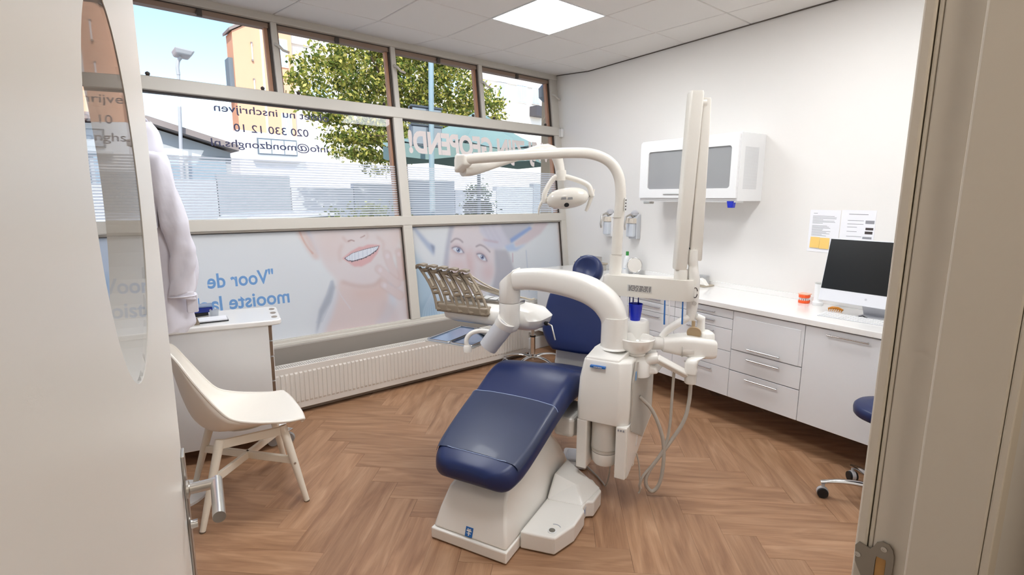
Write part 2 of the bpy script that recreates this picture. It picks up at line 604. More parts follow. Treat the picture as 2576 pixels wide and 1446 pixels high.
# ---- ceiling
ceiling = struct(MB().box((-1.8, -0.05, CEIL + 0.012), (4.75, GY0, CEIL + 0.1)).build('ceiling', M_CEILGAP), 'white tiled suspended ceiling')
MB().add([(-1.8, GY0, CEIL + 0.012), (4.75, GY0, CEIL + 0.012), (4.75, 4.60, CEIL + 0.08), (-1.8, 4.60, CEIL + 0.08),
          (-1.8, GY0, CEIL + 0.1), (4.75, GY0, CEIL + 0.1), (4.75, 4.60, CEIL + 0.16), (-1.8, 4.60, CEIL + 0.16)],
         [(0, 1, 2, 3), (7, 6, 5, 4), (0, 4, 5, 1), (1, 5, 6, 2), (2, 6, 7, 3), (3, 7, 4, 0)]).build('sloped_backing', M_CEILGAP, ceiling)
CROOM = [(-1.65, 0, 1, 0), (0, 0.10, 0, 1), wr]
LED = [(0, 1), (-3, 1), (-3, 4), (0, 4)]  # first panel is seen; the rest are added out of view to light the room
def tile_mesh(poly, zf):
    n = len(poly)
    cx = sum(p[0] for p in poly) / n; cy = sum(p[1] for p in poly) / n
    def ins(p, d):
        return (p[0] + (d if cx > p[0] else -d), p[1] + (d if cy > p[1] else -d))
    lo = [ins(p, 0.0075) for p in poly]; hi = [ins(p, 0.0035) for p in poly]
    vs = [(a, b, zf(b) + 0.014) for a, b in hi] + [(a, b, zf(b) + 0.005) for a, b in hi] + [(a, b, zf(b)) for a, b in lo]
    fs = [tuple(range(2 * n, 3 * n))]
    for k in (0, 1):
        fs += [(k * n + i, k * n + (i + 1) % n, (k + 1) * n + (i + 1) % n, (k + 1) * n + i) for i in range(n)]
    return MB().add(vs, fs)
for i in range(-8, 4):
    for j in range(0, 7):
        if (i, j) in LED: continue
        x0 = GX0 + 0.6 * i; y1 = GY0 - 0.6 * j
        pol = clip_poly([(x0, y1 - 0.6), (x0 + 0.6, y1 - 0.6), (x0 + 0.6, y1), (x0, y1)], CROOM)
        if len(pol) < 3: continue
        tile_mesh(pol, lambda b: CEIL).build('ceiling_tile', M_CEIL, ceiling)
    pol = clip_poly([(GX0 + 0.6 * i, GY0), (GX0 + 0.6 * i + 0.6, GY0), (GX0 + 0.6 * i + 0.6, 4.475), (GX0 + 0.6 * i, 4.475)], CROOM)
    if len(pol) >= 3:
        tile_mesh(pol, lambda b: CEIL + (b - GY0) * 0.092).build('ceiling_tile', M_CEIL, ceiling)
M_LED = mat('led_diffuser', (1, 1, 1, 1), 0.5, emit=((0.955, 0.98, 1.0, 1), PANEL_EMIT))
LEDLAB = ['square white LED ceiling panel above the dental chair', 'added unseen LED ceiling panel over the trolley and shell chair', 'added unseen LED ceiling panel close to the open door', 'added unseen LED ceiling panel near the wall papers and computer']
for k, (i, j) in enumerate(LED):
    x0 = GX0 + 0.6 * i; y0 = GY0 - 0.6 * j - 0.6
    t = thing('ceiling_light', LEDLAB[k], 'ceiling light', (x0 + 0.3, y0 + 0.3, CEIL), 0, 'LED panels in the ceiling grid')
    MB().box((-0.288, -0.288, 0.001), (0.288, 0.288, 0.008)).build('diffuser', M_LED, t)
    fr = MB()
    for a, b in (((-0.297, -0.297), (0.297, -0.288)), ((-0.297, 0.288), (0.297, 0.297)), ((-0.297, -0.288), (-0.288, 0.288)), ((0.288, -0.288), (0.297, 0.288))):
        fr.box((a[0], a[1], -0.002), (b[0], b[1], 0.011))
    fr.build('frame', M_WHITE, t)
# perimeter shadow trim where the ceiling meets the right wall
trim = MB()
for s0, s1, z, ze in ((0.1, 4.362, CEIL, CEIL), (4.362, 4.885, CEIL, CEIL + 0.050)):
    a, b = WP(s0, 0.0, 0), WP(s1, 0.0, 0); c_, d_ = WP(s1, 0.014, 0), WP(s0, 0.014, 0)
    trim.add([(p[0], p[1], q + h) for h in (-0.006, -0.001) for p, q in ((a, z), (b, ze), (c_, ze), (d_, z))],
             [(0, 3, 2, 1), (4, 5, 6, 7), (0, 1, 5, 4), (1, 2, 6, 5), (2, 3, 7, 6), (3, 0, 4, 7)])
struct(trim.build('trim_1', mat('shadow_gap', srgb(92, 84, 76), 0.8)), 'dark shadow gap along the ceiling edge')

# ---- walls
def wall_box(name, pts, z0, z1, m, label):
    return struct(MB().prism(pts, z0, z1).build(name, m), label)
wall_box('wall_right', [WP(-0.2, 0, 0)[:2], WP(4.95, 0, 0)[:2], WP(4.95, -0.18, 0)[:2], WP(-0.2, -0.18, 0)[:2]], -0.05, 3.15, M_WALL, 'plain white right-hand wall')
wall_box('wall_left', [(-1.80, 0.0), (-1.65, 0.0), (-1.65, 4.7), (-1.80, 4.7)], -0.05, 3.15, M_WALL, 'plain white left-hand wall')
wb = MB()
wb.box((-1.8, 0.09, -0.05), (-0.165, 0.228, 3.1))
wb.box((0.985, 0.09, -0.05), (4.2, 0.228, 3.1))
wb.box((-0.165, 0.09, 2.42), (0.985, 0.228, 3.1))
struct(wb.build('wall_back', M_WALL), 'white wall with the doorway')
# corridor outside the door
cor = MB()
cor.box((-1.8, -1.6, -0.05), (-1.7, 0.09, 3.1)); cor.box((2.4, -1.6, -0.05), (2.5, 0.09, 3.1)); cor.box((-1.8, -1.7, -0.05), (2.5, -1.6, 3.1))
struct(cor.build('wall_corridor', M_CORR), 'beige corridor walls behind the doorway')
struct(MB().box((-1.8, -1.7, 2.75), (2.5, 0.09, 2.85)).build('ceiling_corridor', M_CORR), 'corridor ceiling')
cl = thing('corridor_lamp', 'round warm ceiling lamp in the corridor behind the doorway', 'ceiling light', (0.5, -0.85, 2.75))
MB().lathe([(0.0, -0.03), (0.13, -0.03), (0.15, -0.015), (0.15, 0.0)], (0, 0, 0)).build('diffuser', mat('warm_diffuser', (1, 1, 1, 1), 0.5, emit=((1.0, 0.91, 0.79, 1), 44.0)), cl, smooth=True)
MB().lathe([(0.152, -0.012), (0.165, -0.012), (0.165, 0.0), (0.152, 0.0)], (0, 0, 0)).build('rim', M_WHITE, cl, smooth=True)

# ---- door frame (jambs)
def jamb(sign, xin, name, label):
    j = s_empty(name, label)
    def X(a): return xin + sign * a
    def bx(n, a0, a1, y0, y1, bev=0.002):
        xa, xb = sorted((X(a0), X(a1)))
        return MB().box((xa, y0, 0), (xb, y1, 2.42)).build(n, M_JAMB, j, bevel=bev)
    bx('jamb_lip', 0.0, 0.055, 0.2145, 0.230, 0.003)
    bx('jamb_bead', 0.003, 0.055, 0.2065, 0.2130, 0.0025)
    bx('jamb_face', 0.002, 0.055, 0.161, 0.2060)
    bx('door_stop', -0.013, 0.055, 0.080, 0.1605, 0.003)
    bx('architrave', -0.012, 0.075, 0.070, 0.0795, 0.002)
    return j
jr = jamb(1, 0.93, 'trim_2', 'beige right door jamb with steel strike plate')
jamb(-1, -0.115, 'trim_3', 'beige left door jamb behind the open door')
MB().box((-0.165, 0.08, 2.365), (0.985, 0.230, 2.42)).build('jamb_head', M_JAMB, jr, bevel=0.002)
# strike plate on the right jamb
def jp(y, z, d=0.0): return (0.93 - 0.0005 - d, y, z)
sp = MB()
outl = [(0.2285, 1.047), (0.223, 1.056), (0.209, 1.050), (0.2045, 1.053), (0.2025, 1.064), (0.196, 1.071), (0.184, 1.0705), (0.177, 1.062), (0.176, 1.045), (0.176, 0.94), (0.182, 0.925), (0.2045, 0.925), (0.209, 0.985), (0.2165, 1.0), (0.226, 1.018)]
def plate_with_hole(outl, hole, d0, d1):
    mb = MB()
    # front as fan of quads between outline and hole (same count by resampling)
    n = 40
    def res(poly):
        L = [0]
        P = poly + [poly[0]]
        for i in range(len(poly)):
            L.append(L[-1] + math.dist(P[i], P[i + 1]))
        out = []
        for k in range(n):
            t = L[-1] * k / n
            for i in range(len(poly)):
                if L[i + 1] >= t:
                    f = (t - L[i]) / (L[i + 1] - L[i] + 1e-12)
                    out.append((P[i][0] + (P[i + 1][0] - P[i][0]) * f, P[i][1] + (P[i + 1][1] - P[i][1]) * f)); break
        return out
    a = res(outl)
    hc = (sum(p[0] for p in hole) / len(hole), sum(p[1] for p in hole) / len(hole))
    def ang(p): return math.atan2(p[1] - hc[1], p[0] - hc[0])
    b = []
    for p in a:   # project on hole by angle
        th = ang(p); best = None
        for i in range(len(hole)):
            q, w = hole[i], hole[(i + 1) % len(hole)]
            dx, dy = math.cos(th), math.sin(th)
            ex, ey = w[0] - q[0], w[1] - q[1]
            den = dx * ey - dy * ex
            if abs(den) < 1e-12: continue
            t = ((q[0] - hc[0]) * ey - (q[1] - hc[1]) * ex) / den
            sI = ((q[0] - hc[0]) * dy - (q[1] - hc[1]) * dx) / den
            if t > 0 and -1e-6 <= sI <= 1 + 1e-6:
                best = (hc[0] + dx * t, hc[1] + dy * t); break
        b.append(best if best else hole[0])
    vs = [jp(*p, d1) for p in a] + [jp(*p, d1) for p in b] + [jp(*p, d0) for p in a] + [jp(*p, d0) for p in b]
    fs = []
    for i in range(n):
        j = (i + 1) % n
        fs += [(i, j, n + j, n + i), (2 * n + i, 2 * n + j, j, i), (n + i, n + j, 3 * n + j, 3 * n + i)]
    return mb.add(vs, fs)
sk = plate_with_hole(outl, [(0.1995, 1.043), (0.1855, 1.043), (0.1855, 1.007), (0.1995, 1.007)], 0.0, 0.0025).build('strike_plate', M_STEELWARM, jr, smooth=True, angle=30)
MB().box((0.9285, 0.186, 1.007), (0.9298, 0.199, 1.043)).build('latch_recess', M_BRASSY, jr)
for (yy, zz) in ((0.190, 1.060), (0.2235, 1.033), (0.190, 0.955)):
    MB().lathe([(0.0042, 0.0), (0.0042, 0.0012), (0.0022, 0.0012), (0.0022, 0.0004)], (0.9270, yy, zz), 14, (-1, 0, 0)).build('screw', M_STEEL, sk, smooth=True)

# ---- the open door (door_1): plane 9.2 degrees off +Y, 63 mm left of the lens
DA = math.radians(9.2)
dd = Vector((math.sin(DA), math.cos(DA), 0)); dn = Vector((math.cos(DA), -math.sin(DA), 0))
door = s_empty('door_1', 'white door with round porthole, standing open', tuple(dn * -0.063), math.atan2(dd.y, dd.x))
# local: x along the door away from the hinge, +y to the left (away from the room side face at y=0), z up
DS0, DS1, DT, DH = 0.205, 1.178, 0.040, 2.31
PC, PZ, PR = 0.685, 1.60, 0.196
def door_leaf():
    n = 64
    mb = MB()
    circ = [(PC + PR * math.cos(2 * PI * k / n), PZ + PR * math.sin(2 * PI * k / n)) for k in range(n)]
    rect = []
    for k in range(n):
        a = 2 * PI * k / n
        dx, dz = math.cos(a), math.sin(a)
        cand = []
        if dx > 1e-9: cand.append((DS1 - PC) / dx)
        if dx < -1e-9: cand.append((DS0 - PC) / dx)
        if dz > 1e-9: cand.append((DH - PZ) / dz)
        if dz < -1e-9: cand.append((0.008 - PZ) / dz)
        t = min(cand)
        rect.append((PC + dx * t, PZ + dz * t))
    cor_ = [(DS1, DH), (DS0, DH), (DS0, 0.008), (DS1, 0.008)]
    for c in cor_:   # snap nearest sample to the corners
        k = min(range(n), key=lambda q: abs((math.atan2(c[1] - PZ, c[0] - PC) - 2 * PI * q / n + PI) % (2 * PI) - PI))
        rect[k] = c
    vs = [(x, 0, z) for x, z in circ] + [(x, 0, z) for x, z in rect] + [(x, DT, z) for x, z in circ] + [(x, DT, z) for x, z in rect]
    fs = []
    for i in range(n):
        j = (i + 1) % n
        fs += [(i, j, n + j, n + i), (2 * n + i, 3 * n + i, 3 * n + j, 2 * n + j), (n + i, n + j, 3 * n + j, 3 * n + i), (i, 2 * n + i, 2 * n + j, j)]
    return mb.add(vs, fs)
door_leaf().build('door_leaf', M_DOOR, door)
n = 64
circ = [(PC + PR * math.cos(2 * PI * k / n), PZ + PR * math.sin(2 * PI * k / n)) for k in range(n)]
MB().prism(circ, 0.0008, 0.0048, 'y').build('porthole_glass', M_DOORGLASS, door)
# lock plate, rose, lever, cylinder
MB().box((1.132, -0.006, 0.80), (1.177, 0.0, 1.105)).build('back_plate', M_STEEL, door, bevel=0.002)
MB().box((DS1, 0.008, 0.85), (DS1 + 0.002, 0.032, 1.12)).build('lock_front', M_STEEL, door)
lev = MB()
lev.lathe([(0.017, 0), (0.017, 0.004), (0.0105, 0.006), (0.0105, 0.052)], (1.105, -0.006, 1.05), 24, (0, -1, 0))
lo = lev.build('lever_handle', M_STEEL, door, smooth=True)
MB().tube([(1.116, -0.056, 1.05), (0.975, -0.056, 1.05)], 0.0105, 24).build('lever_grip', M_STEEL, lo, smooth=True)
MB().lathe([(0.0085, 0), (0.0085, 0.012), (0.004, 0.013)], (1.125, -0.006, 0.965), 20, (0, -1, 0)).build('key_cylinder', M_CHROME, door, smooth=True)
for zz in (0.35, 1.2, 2.0):
    MB().lathe([(0.009, -0.05), (0.009, 0.05)], (DS0 - 0.004, DT + 0.002, zz), 14).build('hinge', M_STEEL, door, smooth=True)

# ================================================================== FACADE
Z_SILL0, Z_SILL1 = 0.442, 0.508
Z_MID0, Z_MID1 = 1.350, 1.432
Z_RAIL0, Z_RAIL1 = 2.292, 2.382
Z_TOP = 2.905
ZC = 2.972
def fbox(mb, x0, x1, z0, z1, d0, d1):
    vs = [FP(x, d, z) for z in (z0, z1) for (x, d) in ((x0, d0), (x1, d0), (x1, d1), (x0, d1))]
    return mb.add(vs, [(0, 3, 2, 1), (4, 5, 6, 7), (0, 1, 5, 4), (1, 2, 6, 5), (2, 3, 7, 6), (3, 0, 4, 7)])
fac = s_empty('wall_front', 'leaning shopfront facade of painted timber framing')
XL = -1.64
fbox(MB(), XL, 4.46, Z_TOP, ZC, -0.06, 0.03).build('head_rail', M_FRAME, fac, bevel=0.004)
fbox(MB(), XL, 4.40, Z_RAIL0, Z_RAIL1, -0.06, 0.04).build('transom_rail', M_FRAME, fac, bevel=0.005)
fbox(MB(), XL, 4.40, Z_MID0, Z_MID1, -0.06, 0.04).build('middle_rail', M_FRAME, fac, bevel=0.005)
fbox(MB(), XL, 4.40, Z_MID0 - 0.012, Z_MID0 + 0.004, -0.03, 0.018).build('middle_bead', M_FRAME, fac, bevel=0.003)
fbox(MB(), XL, 4.38, Z_SILL0, Z_SILL1 - 0.022, -0.06, 0.05).build('sill_rail', M_FRAME, fac, bevel=0.006)
fbox(MB(), XL, 4.38, Z_SILL1 - 0.026, Z_SILL1, -0.05, 0.034).build('sill_bead', M_FRAME, fac, bevel=0.004)
MULL = [0.37, 2.335, 4.325]
for k, x in enumerate(MULL):
    x0, x1 = (x - 0.045, x + 0.045)
    if k == 2: x0, x1 = 4.29, 4.41
    fbox(MB(), x0, x1, Z_SILL1, Z_RAIL0, -0.06, 0.036).build('mullion', M_FRAME, fac, bevel=0.004)
for k, x in enumerate([-0.615, 0.37, 1.355, 2.352, 3.312, 4.34]):
    w = 0.022 if k < 5 else 0.06
    fbox(MB(), x - w, x + w, Z_RAIL1, Z_TOP, -0.06, 0.022).build('top_mullion', M_FRAME, fac, bevel=0.003)
# lower apron: panel, black slit, ledge, base wall and skirting
ap = s_empty('wall_apron', 'low wall with grey panel under the window')
MB().box((XL, 4.055, 0.338), (4.36, 4.10, 0.47)).build('grey_panel', M_PANELGREY, ap)
MB().box((XL, 4.075, 0.318), (4.36, 4.10, 0.338)).build('black_slit', M_BLACK, ap)
MB().box((XL, 4.04, -0.02), (4.36, 4.16, 0.318)).build('apron_panel', mat('apron_paint', srgb(206, 198, 188), 0.6), ap)
MB().box((3.62, 3.995, 0.20), (4.33, 4.04, 0.318)).build('ledge', M_WALL, ap)
MB().box((3.60, 4.0, 0.0), (4.34, 4.05, 0.13)).build('skirting', M_WHITE, ap, bevel=0.004)
# side trim between facade and right wall
fbox(MB(), 4.395, 4.47, 0.0, ZC, -0.06, 0.02).build('corner_post', M_FRAME, fac)

# windows ----------------------------------------------------------------
def window(n_, label, x0, x1, z0, z1, sash=False, m=M_GLASS):
    w = s_empty('window_%d' % n_, label)
    fbox(MB(), x0, x1, z0, z1, -0.012, -0.007).build('pane', m, w)
    if sash:
        t = 0.028
        for (a, b, c_, d_, nm, mm) in ((x0, x1, z1 - 0.034, z1, 'sash_top', M_SASH), (x0, x1, z0, z0 + 0.012, 'sash_bottom', M_SASH), (x0, x0 + 0.014, z0, z1, 'sash_side', M_SASH), (x1 - 0.042, x1 - 0.016, z0, z1, 'sash_side', M_SASHWOOD), (x1 - 0.016, x1, z0, z1, 'sash_gasket', M_FRAMEDARK)):
            fbox(MB(), a, b, c_, d_, -0.05, -0.0005 if mm is not M_SASHWOOD else -0.016).build(nm, mm, w)
        fbox(MB(), x0, x1, z1, z1 + 0.008, -0.04, 0.0).build('gasket', M_FRAMEDARK, w)
    else:
        for (a, b, c_, d_) in ((x0, x1, z1 - 0.006, z1), (x0, x1, z0, z0 + 0.005), (x0, x0 + 0.005, z0, z1), (x1 - 0.006, x1, z0, z1)):
            fbox(MB(), a, b, c_, d_, -0.03, 0.012).build('glazing_bead', M_FRAMEDARK if d_ == z1 or a > x0 + 0.1 else M_FRAME, w)
        fbox(MB(), x1 - 0.030, x1 - 0.008, z0, z1, -0.055, -0.014).build('outer_reveal', M_SASHWOOD, w)
    return w
topx = [-1.62, -0.637, -0.593, 0.348, 0.392, 1.333, 1.377, 2.330, 2.374, 3.290, 3.334, 4.28]
toplab = ['top hopper window at the far left', 'top hopper window behind the open door', 'top hopper window showing sky and the street lamp', 'top hopper window in front of the tree, second pane', 'top hopper window crossed by the teal pole', 'top hopper window at the right wall']
top_w = []
for k in range(6):
    top_w.append(window(k + 1, toplab[k], topx[2 * k], topx[2 * k + 1], Z_RAIL1, Z_TOP - 0.008, True))
mid_w = []
midx = [(-1.62, 0.325, 'wide middle window behind the open door'), (0.415, 2.29, 'wide middle window with dark contact lettering'), (2.38, 4.29, 'wide middle window with large pale lettering')]
for k, (a, b, lab) in enumerate(midx):
    mid_w.append(window(7 + k, lab, a, b, Z_MID1, Z_RAIL0))
low_w = []
for k, (a, b, lab) in enumerate([(-1.62, 0.325, 'low window with frosted film behind the door'), (0.415, 2.29, 'low window covered by the smiling mouth print'), (2.38, 4.29, 'low window covered by the treatment print')]):
    low_w.append(window(10 + k, lab, a, b, Z_SILL1, Z_MID0 - 0.012))
# frosted stripes on the middle windows: 24 strips each
for w, (a, b, lab) in zip(mid_w, midx):
    st = MB()
    N = 22
    for k in range(N):
        z0 = Z_MID1 + 0.016 + k * 0.0198
        st.add([FP(a + 0.006, -0.005, z0), FP(b - 0.008, -0.005, z0), FP(b - 0.008, -0.005, z0 + 0.0128), FP(a + 0.006, -0.005, z0 + 0.0128)], [(0, 1, 2, 3)])
    so = st.build('frosted_stripes', M_STRIPE, w)
    so['kind'] = 'stuff'
# lettering on the glass (seen from behind, so mirrored)
def fmir(xr, zb, d):
    return lambda tx, ty: FP(xr - tx, d, zb + ty)
W8, W9 = mid_w[1], mid_w[2]
lettering('lettering', 'oleiet nu inschrijven', M_LETTER, W8, fmir(1.722, 2.206, -0.004), 0.008, (0.835, 0.056))
lettering('lettering', '020 330 12 10', M_LETTER, W8, fmir(1.545, 2.072, -0.004), 0.008, (0.542, 0.056))
lettering('lettering', 'info@mondzonghs.nl', M_LETTER, W8, fmir(1.690, 1.958, -0.004), 0.008, (0.846, 0.054))
lettering('lettering', 'WIJ ZIJN GEOPEND!', M_LETTER2, W9, fmir(4.225, 2.012, -0.004), 0.045, (1.785, 0.205))

# window ironmongery: stays on the rail, catches on the head, levers on the mullions
for w, x0, x1 in [(top_w[k], topx[2 * k], topx[2 * k + 1]) for k in range(6)]:
    for xx in (x0 + 0.12, x1 - 0.10):
        kb = MB()
        p = FP(xx, -0.002, Z_RAIL1)
        kb.lathe([(0.018, 0.0), (0.016, 0.010), (0.010, 0.014), (0.015, 0.022), (0.013, 0.032), (0.003, 0.038)], p, 16)
        kb.build('stay_peg', M_FRAMEDARK, w, smooth=True)
    xm = (x0 + x1) / 2
    p = FP(xm, 0.004, Z_TOP - 0.03)
    ca = MB().box((p[0] - 0.016, p[1] - 0.012, p[2] - 0.026), (p[0] + 0.016, p[1] + 0.012, p[2] + 0.018))
    ca.tube([(p[0] - 0.016, p[1] - 0.012, p[2] + 0.01), (p[0] - 0.026, p[1] - 0.02, p[2] - 0.02)], 0.005, 8)
    ca.build('catch', M_FRAMEDARK, w, bevel=0.003)
    q = FP(x1 + 0.02, 0.024, Z_RAIL1 + 0.36)
    MB().tube([q, (q[0] + 0.012, q[1] - 0.03, q[2] - 0.012), (q[0] + 0.04, q[1] - 0.045, q[2] - 0.045), (q[0] + 0.085, q[1] - 0.045, q[2] - 0.055)], [0.012, 0.011, 0.010, 0.009], 10).build('lever', M_FRAME, w, smooth=True)
# white opener rod hanging in front of the left mullion
tag(MB().tube([(0.302, 4.12, 2.25), (0.300, 4.10, 1.6), (0.284, 4.09, 0.97)], [0.006, 0.008, 0.010], 10).build('opener_rod', M_WHITE, None, smooth=True),
    'thin white rod hanging at the window, seen through the porthole', 'rod')

# ---- printed films on the low windows
def raster(x0, x1, z0, z1, nx, nz, bg):
    X, Zg = np.meshgrid(np.linspace(x0, x1, nx), np.linspace(z0, z1, nz))
    img = np.ones((nz, nx, 3)) * np.array(bg)
    return X, Zg, img
def lin(c): return np.array(srgb(*c)[:3])
def inpoly(X, Z, poly):
    m = np.zeros(X.shape, bool)
    for i in range(len(poly)):
        (xa, za), (xb, zb) = poly[i], poly[(i + 1) % len(poly)]
        if za == zb: continue
        c = ((za > Z) != (zb > Z)) & (X < (xb - xa) * (Z - za) / (zb - za) + xa)
        m ^= c
    return m.astype(float)
def blur(m, r):
    for _ in range(3):
        for ax in (0, 1):
            if r < 1: continue
            k = 2 * r + 1
            p = np.pad(m, [(r + 1, r) if a == ax else (0, 0) for a in (0, 1)], mode='edge')
            cs = np.cumsum(p, axis=ax)
            m = (np.take(cs, range(k, p.shape[ax]), axis=ax) - np.take(cs, range(0, p.shape[ax] - k), axis=ax)) / k
    return m
def over(img, m, col, a=1.0):
    m = (m * a)[..., None]
    img[:] = img * (1 - m) + lin(col) * m
def seg(X, Z, a, b, r0, r1):
    ax, az = a; bx, bz = b
    dx, dz = bx - ax, bz - az
    t = np.clip(((X - ax) * dx + (Z - az) * dz) / (dx * dx + dz * dz), 0, 1)
    d = np.hypot(X - ax - t * dx, Z - az - t * dz)
    return np.clip((r0 + (r1 - r0) * t - d) / 0.006 + 0.5, 0, 1)
def ell(X, Z, c, rx, rz, rot=0, soft=0.15):
    ca, sa = math.cos(rot), math.sin(rot)
    dx, dz = X - c[0], Z - c[1]
    q = np.hypot((dx * ca + dz * sa) / rx, (-dx * sa + dz * ca) / rz)
    return np.clip((1 - q) / soft + 0.5, 0, 1)
def stroke(X, Z, pts, w):
    m = np.zeros(X.shape)
    P = spline(pts, 6)
    for i in range(len(P) - 1):
        m = np.maximum(m, seg(X, Z, P[i], P[i + 1], w, w))
    return m
def print_mesh(name, X, Z, img, parent, d):
    nz, nx = X.shape
    vs = [FP(float(x), d, float(z)) for x, z in zip(X.ravel(), Z.ravel())]
    idx = np.arange(nx * nz).reshape(nz, nx)
    q = np.stack([idx[:-1, :-1], idx[:-1, 1:], idx[1:, 1:], idx[1:, :-1]], -1).reshape(-1, 4)
    me = bpy.data.meshes.new(name)
    me.from_pydata(vs, [], q.tolist())
    ca = me.color_attributes.new('Col', 'FLOAT_COLOR', 'POINT')
    ca.data.foreach_set('color', np.concatenate([np.clip(img, 0, 1), np.ones((nz, nx, 1))], -1).ravel())
    me.update()
    return link(name, me, M_POSTER, parent)
BG = lin((251, 249, 244))
SKIN, SKIN2, SKIN3 = (249, 234, 227), (247, 222, 210), (248, 240, 238)
def poster1():
    x0, x1 = 0.42, 2.284
    X, Z, im = raster(x0, x1, 0.513, 1.333, 520, 230, BG)
    ear = [(1.37, 1.346), (1.38, 1.306), (1.433, 1.194), (1.483, 1.111), (1.519, 1.101), (1.533, 1.122), (1.497, 1.25), (1.434, 1.344)]
    face = [(1.465, 1.361), (1.483, 1.251), (1.533, 1.122), (1.579, 1.021), (1.654, 0.924), (1.767, 0.859), (1.888, 0.835), (1.973, 0.838), (2.058, 0.902), (2.15, 1.016), (2.225, 1.133), (2.279, 1.295), (2.266, 1.345)]
    neck = [(1.66, 0.93), (1.647, 0.787), (1.586, 0.642), (1.50, 0.50), (1.95, 0.50), (2.03, 0.587), (2.10, 0.701), (2.12, 0.92)]
    hair = [(1.62, 0.935), (1.632, 0.865), (1.59, 0.756), (1.51, 0.653), (1.437, 0.50), (1.484, 0.694), (1.557, 0.813)]
    over(im, blur(inpoly(X, Z, [(1.50, 0.72), (1.66, 0.9), (2.2, 0.9), (2.29, 0.7), (2.29, 0.5), (1.44, 0.5)]), 14), (230, 226, 230), 0.6)
    over(im, blur(inpoly(X, Z, neck), 5), SKIN2, 0.85)
    over(im, blur(inpoly(X, Z, [(1.75, 0.86), (2.1, 0.86), (2.05, 0.72), (1.8, 0.74)]), 10), (244, 212, 196), 0.55)
    over(im, stroke(X, Z, [(1.641, 0.872), (1.69, 0.77), (1.747, 0.675)], 0.006), (246, 232, 226), 0.7)
    over(im, blur(inpoly(X, Z, hair), 2), (186, 188, 192), 0.85)
    for k in range(6):
        over(im, stroke(X, Z, [(1.622 - 0.004 * k, 0.92), (1.60 - 0.012 * k, 0.78), (1.50 - 0.01 * k, 0.60)], 0.003), (212, 214, 218), 0.5)
    over(im, blur(inpoly(X, Z, [(1.43, 1.35), (1.50, 1.35), (1.53, 1.16), (1.50, 1.14), (1.46, 1.22)]), 4), (214, 216, 226), 0.8)
    over(im, blur(inpoly(X, Z, ear), 3), SKIN2, 0.9)
    over(im, stroke(X, Z, [(1.395, 1.33), (1.43, 1.24), (1.48, 1.155)], 0.008), (230, 178, 152), 0.55)
    over(im, stroke(X, Z, [(1.42, 1.30), (1.455, 1.21), (1.497, 1.165)], 0.01), (248, 230, 220), 0.6)
    over(im, blur(inpoly(X, Z, face), 4), SKIN, 0.95)
    over(im, blur(ell(X, Z, (1.64, 1.22), 0.10, 0.14), 10), (250, 226, 214), 0.5)
    over(im, blur(ell(X, Z, (2.17, 1.22), 0.08, 0.12), 10), (252, 232, 222), 0.5)
    over(im, blur(ell(X, Z, (1.90, 0.92), 0.14, 0.05), 10), (248, 232, 226), 0.6)
    over(im, blur(stroke(X, Z, [(1.70, 0.905), (1.80, 0.865), (1.90, 0.848), (1.99, 0.855), (2.05, 0.9)], 0.012), 3), (226, 190, 172), 0.7)
    # nose
    over(im, blur(stroke(X, Z, [(1.745, 1.27), (1.765, 1.238), (1.80, 1.236)], 0.008), 2), (232, 196, 182), 0.6)
    over(im, stroke(X, Z, [(1.785, 1.236), (1.812, 1.244), (1.836, 1.236)], 0.0055), (196, 154, 142), 0.75)
    over(im, stroke(X, Z, [(1.898, 1.262), (1.92, 1.27), (1.934, 1.277)], 0.0055), (196, 154, 142), 0.75)
    over(im, blur(ell(X, Z, (1.87, 1.30), 0.05, 0.04), 6), (253, 236, 228), 0.8)
    over(im, blur(stroke(X, Z, [(1.955, 1.30), (1.965, 1.27), (1.945, 1.25)], 0.006), 2), (232, 196, 182), 0.5)
    # smile folds
    over(im, blur(stroke(X, Z, [(1.73, 1.21), (1.70, 1.15), (1.70, 1.08)], 0.008), 3), (232, 198, 182), 0.6)
    over(im, blur(stroke(X, Z, [(2.05, 1.26), (2.10, 1.21), (2.09, 1.14)], 0.008), 3), (232, 198, 182), 0.6)
    lips = [(1.718, 1.098), (1.797, 1.151), (1.874, 1.184), (1.915, 1.186), (1.95, 1.198), (1.993, 1.199), (2.07, 1.189), (2.037, 1.12), (1.97, 1.053), (1.882, 1.020), (1.816, 1.025), (1.765, 1.062)]
    over(im, blur(inpoly(X, Z, lips), 1), (244, 196, 190), 0.95)
    over(im, blur(stroke(X, Z, [(1.80, 1.045), (1.88, 1.037), (1.96, 1.075)], 0.012), 3), (246, 200, 194), 0.7)
    mouth = [(1.735, 1.098), (1.811, 1.137), (1.921, 1.163), (2.06, 1.186), (2.042, 1.150), (1.976, 1.110), (1.906, 1.082), (1.813, 1.064), (1.760, 1.073)]
    over(im, inpoly(X, Z, mouth), (120, 108, 112), 0.9)
    teeth = [(1.745, 1.098), (1.811, 1.134), (1.921, 1.159), (2.054, 1.181), (2.036, 1.154), (1.976, 1.118), (1.906, 1.091), (1.813, 1.073), (1.768, 1.078)]
    over(im, inpoly(X, Z, teeth), (250, 250, 252), 1)
    tops = [(1.765, 1.108), (1.785, 1.120), (1.806, 1.131), (1.832, 1.138), (1.866, 1.147), (1.905, 1.156), (1.945, 1.163), (1.98, 1.168), (2.008, 1.173), (2.03, 1.177)]
    for (tx, tz) in tops:
        over(im, seg(X, Z, (tx, tz), (tx - 0.004, tz - 0.06), 0.0018, 0.0018) * inpoly(X, Z, teeth), (206, 210, 216), 0.8)
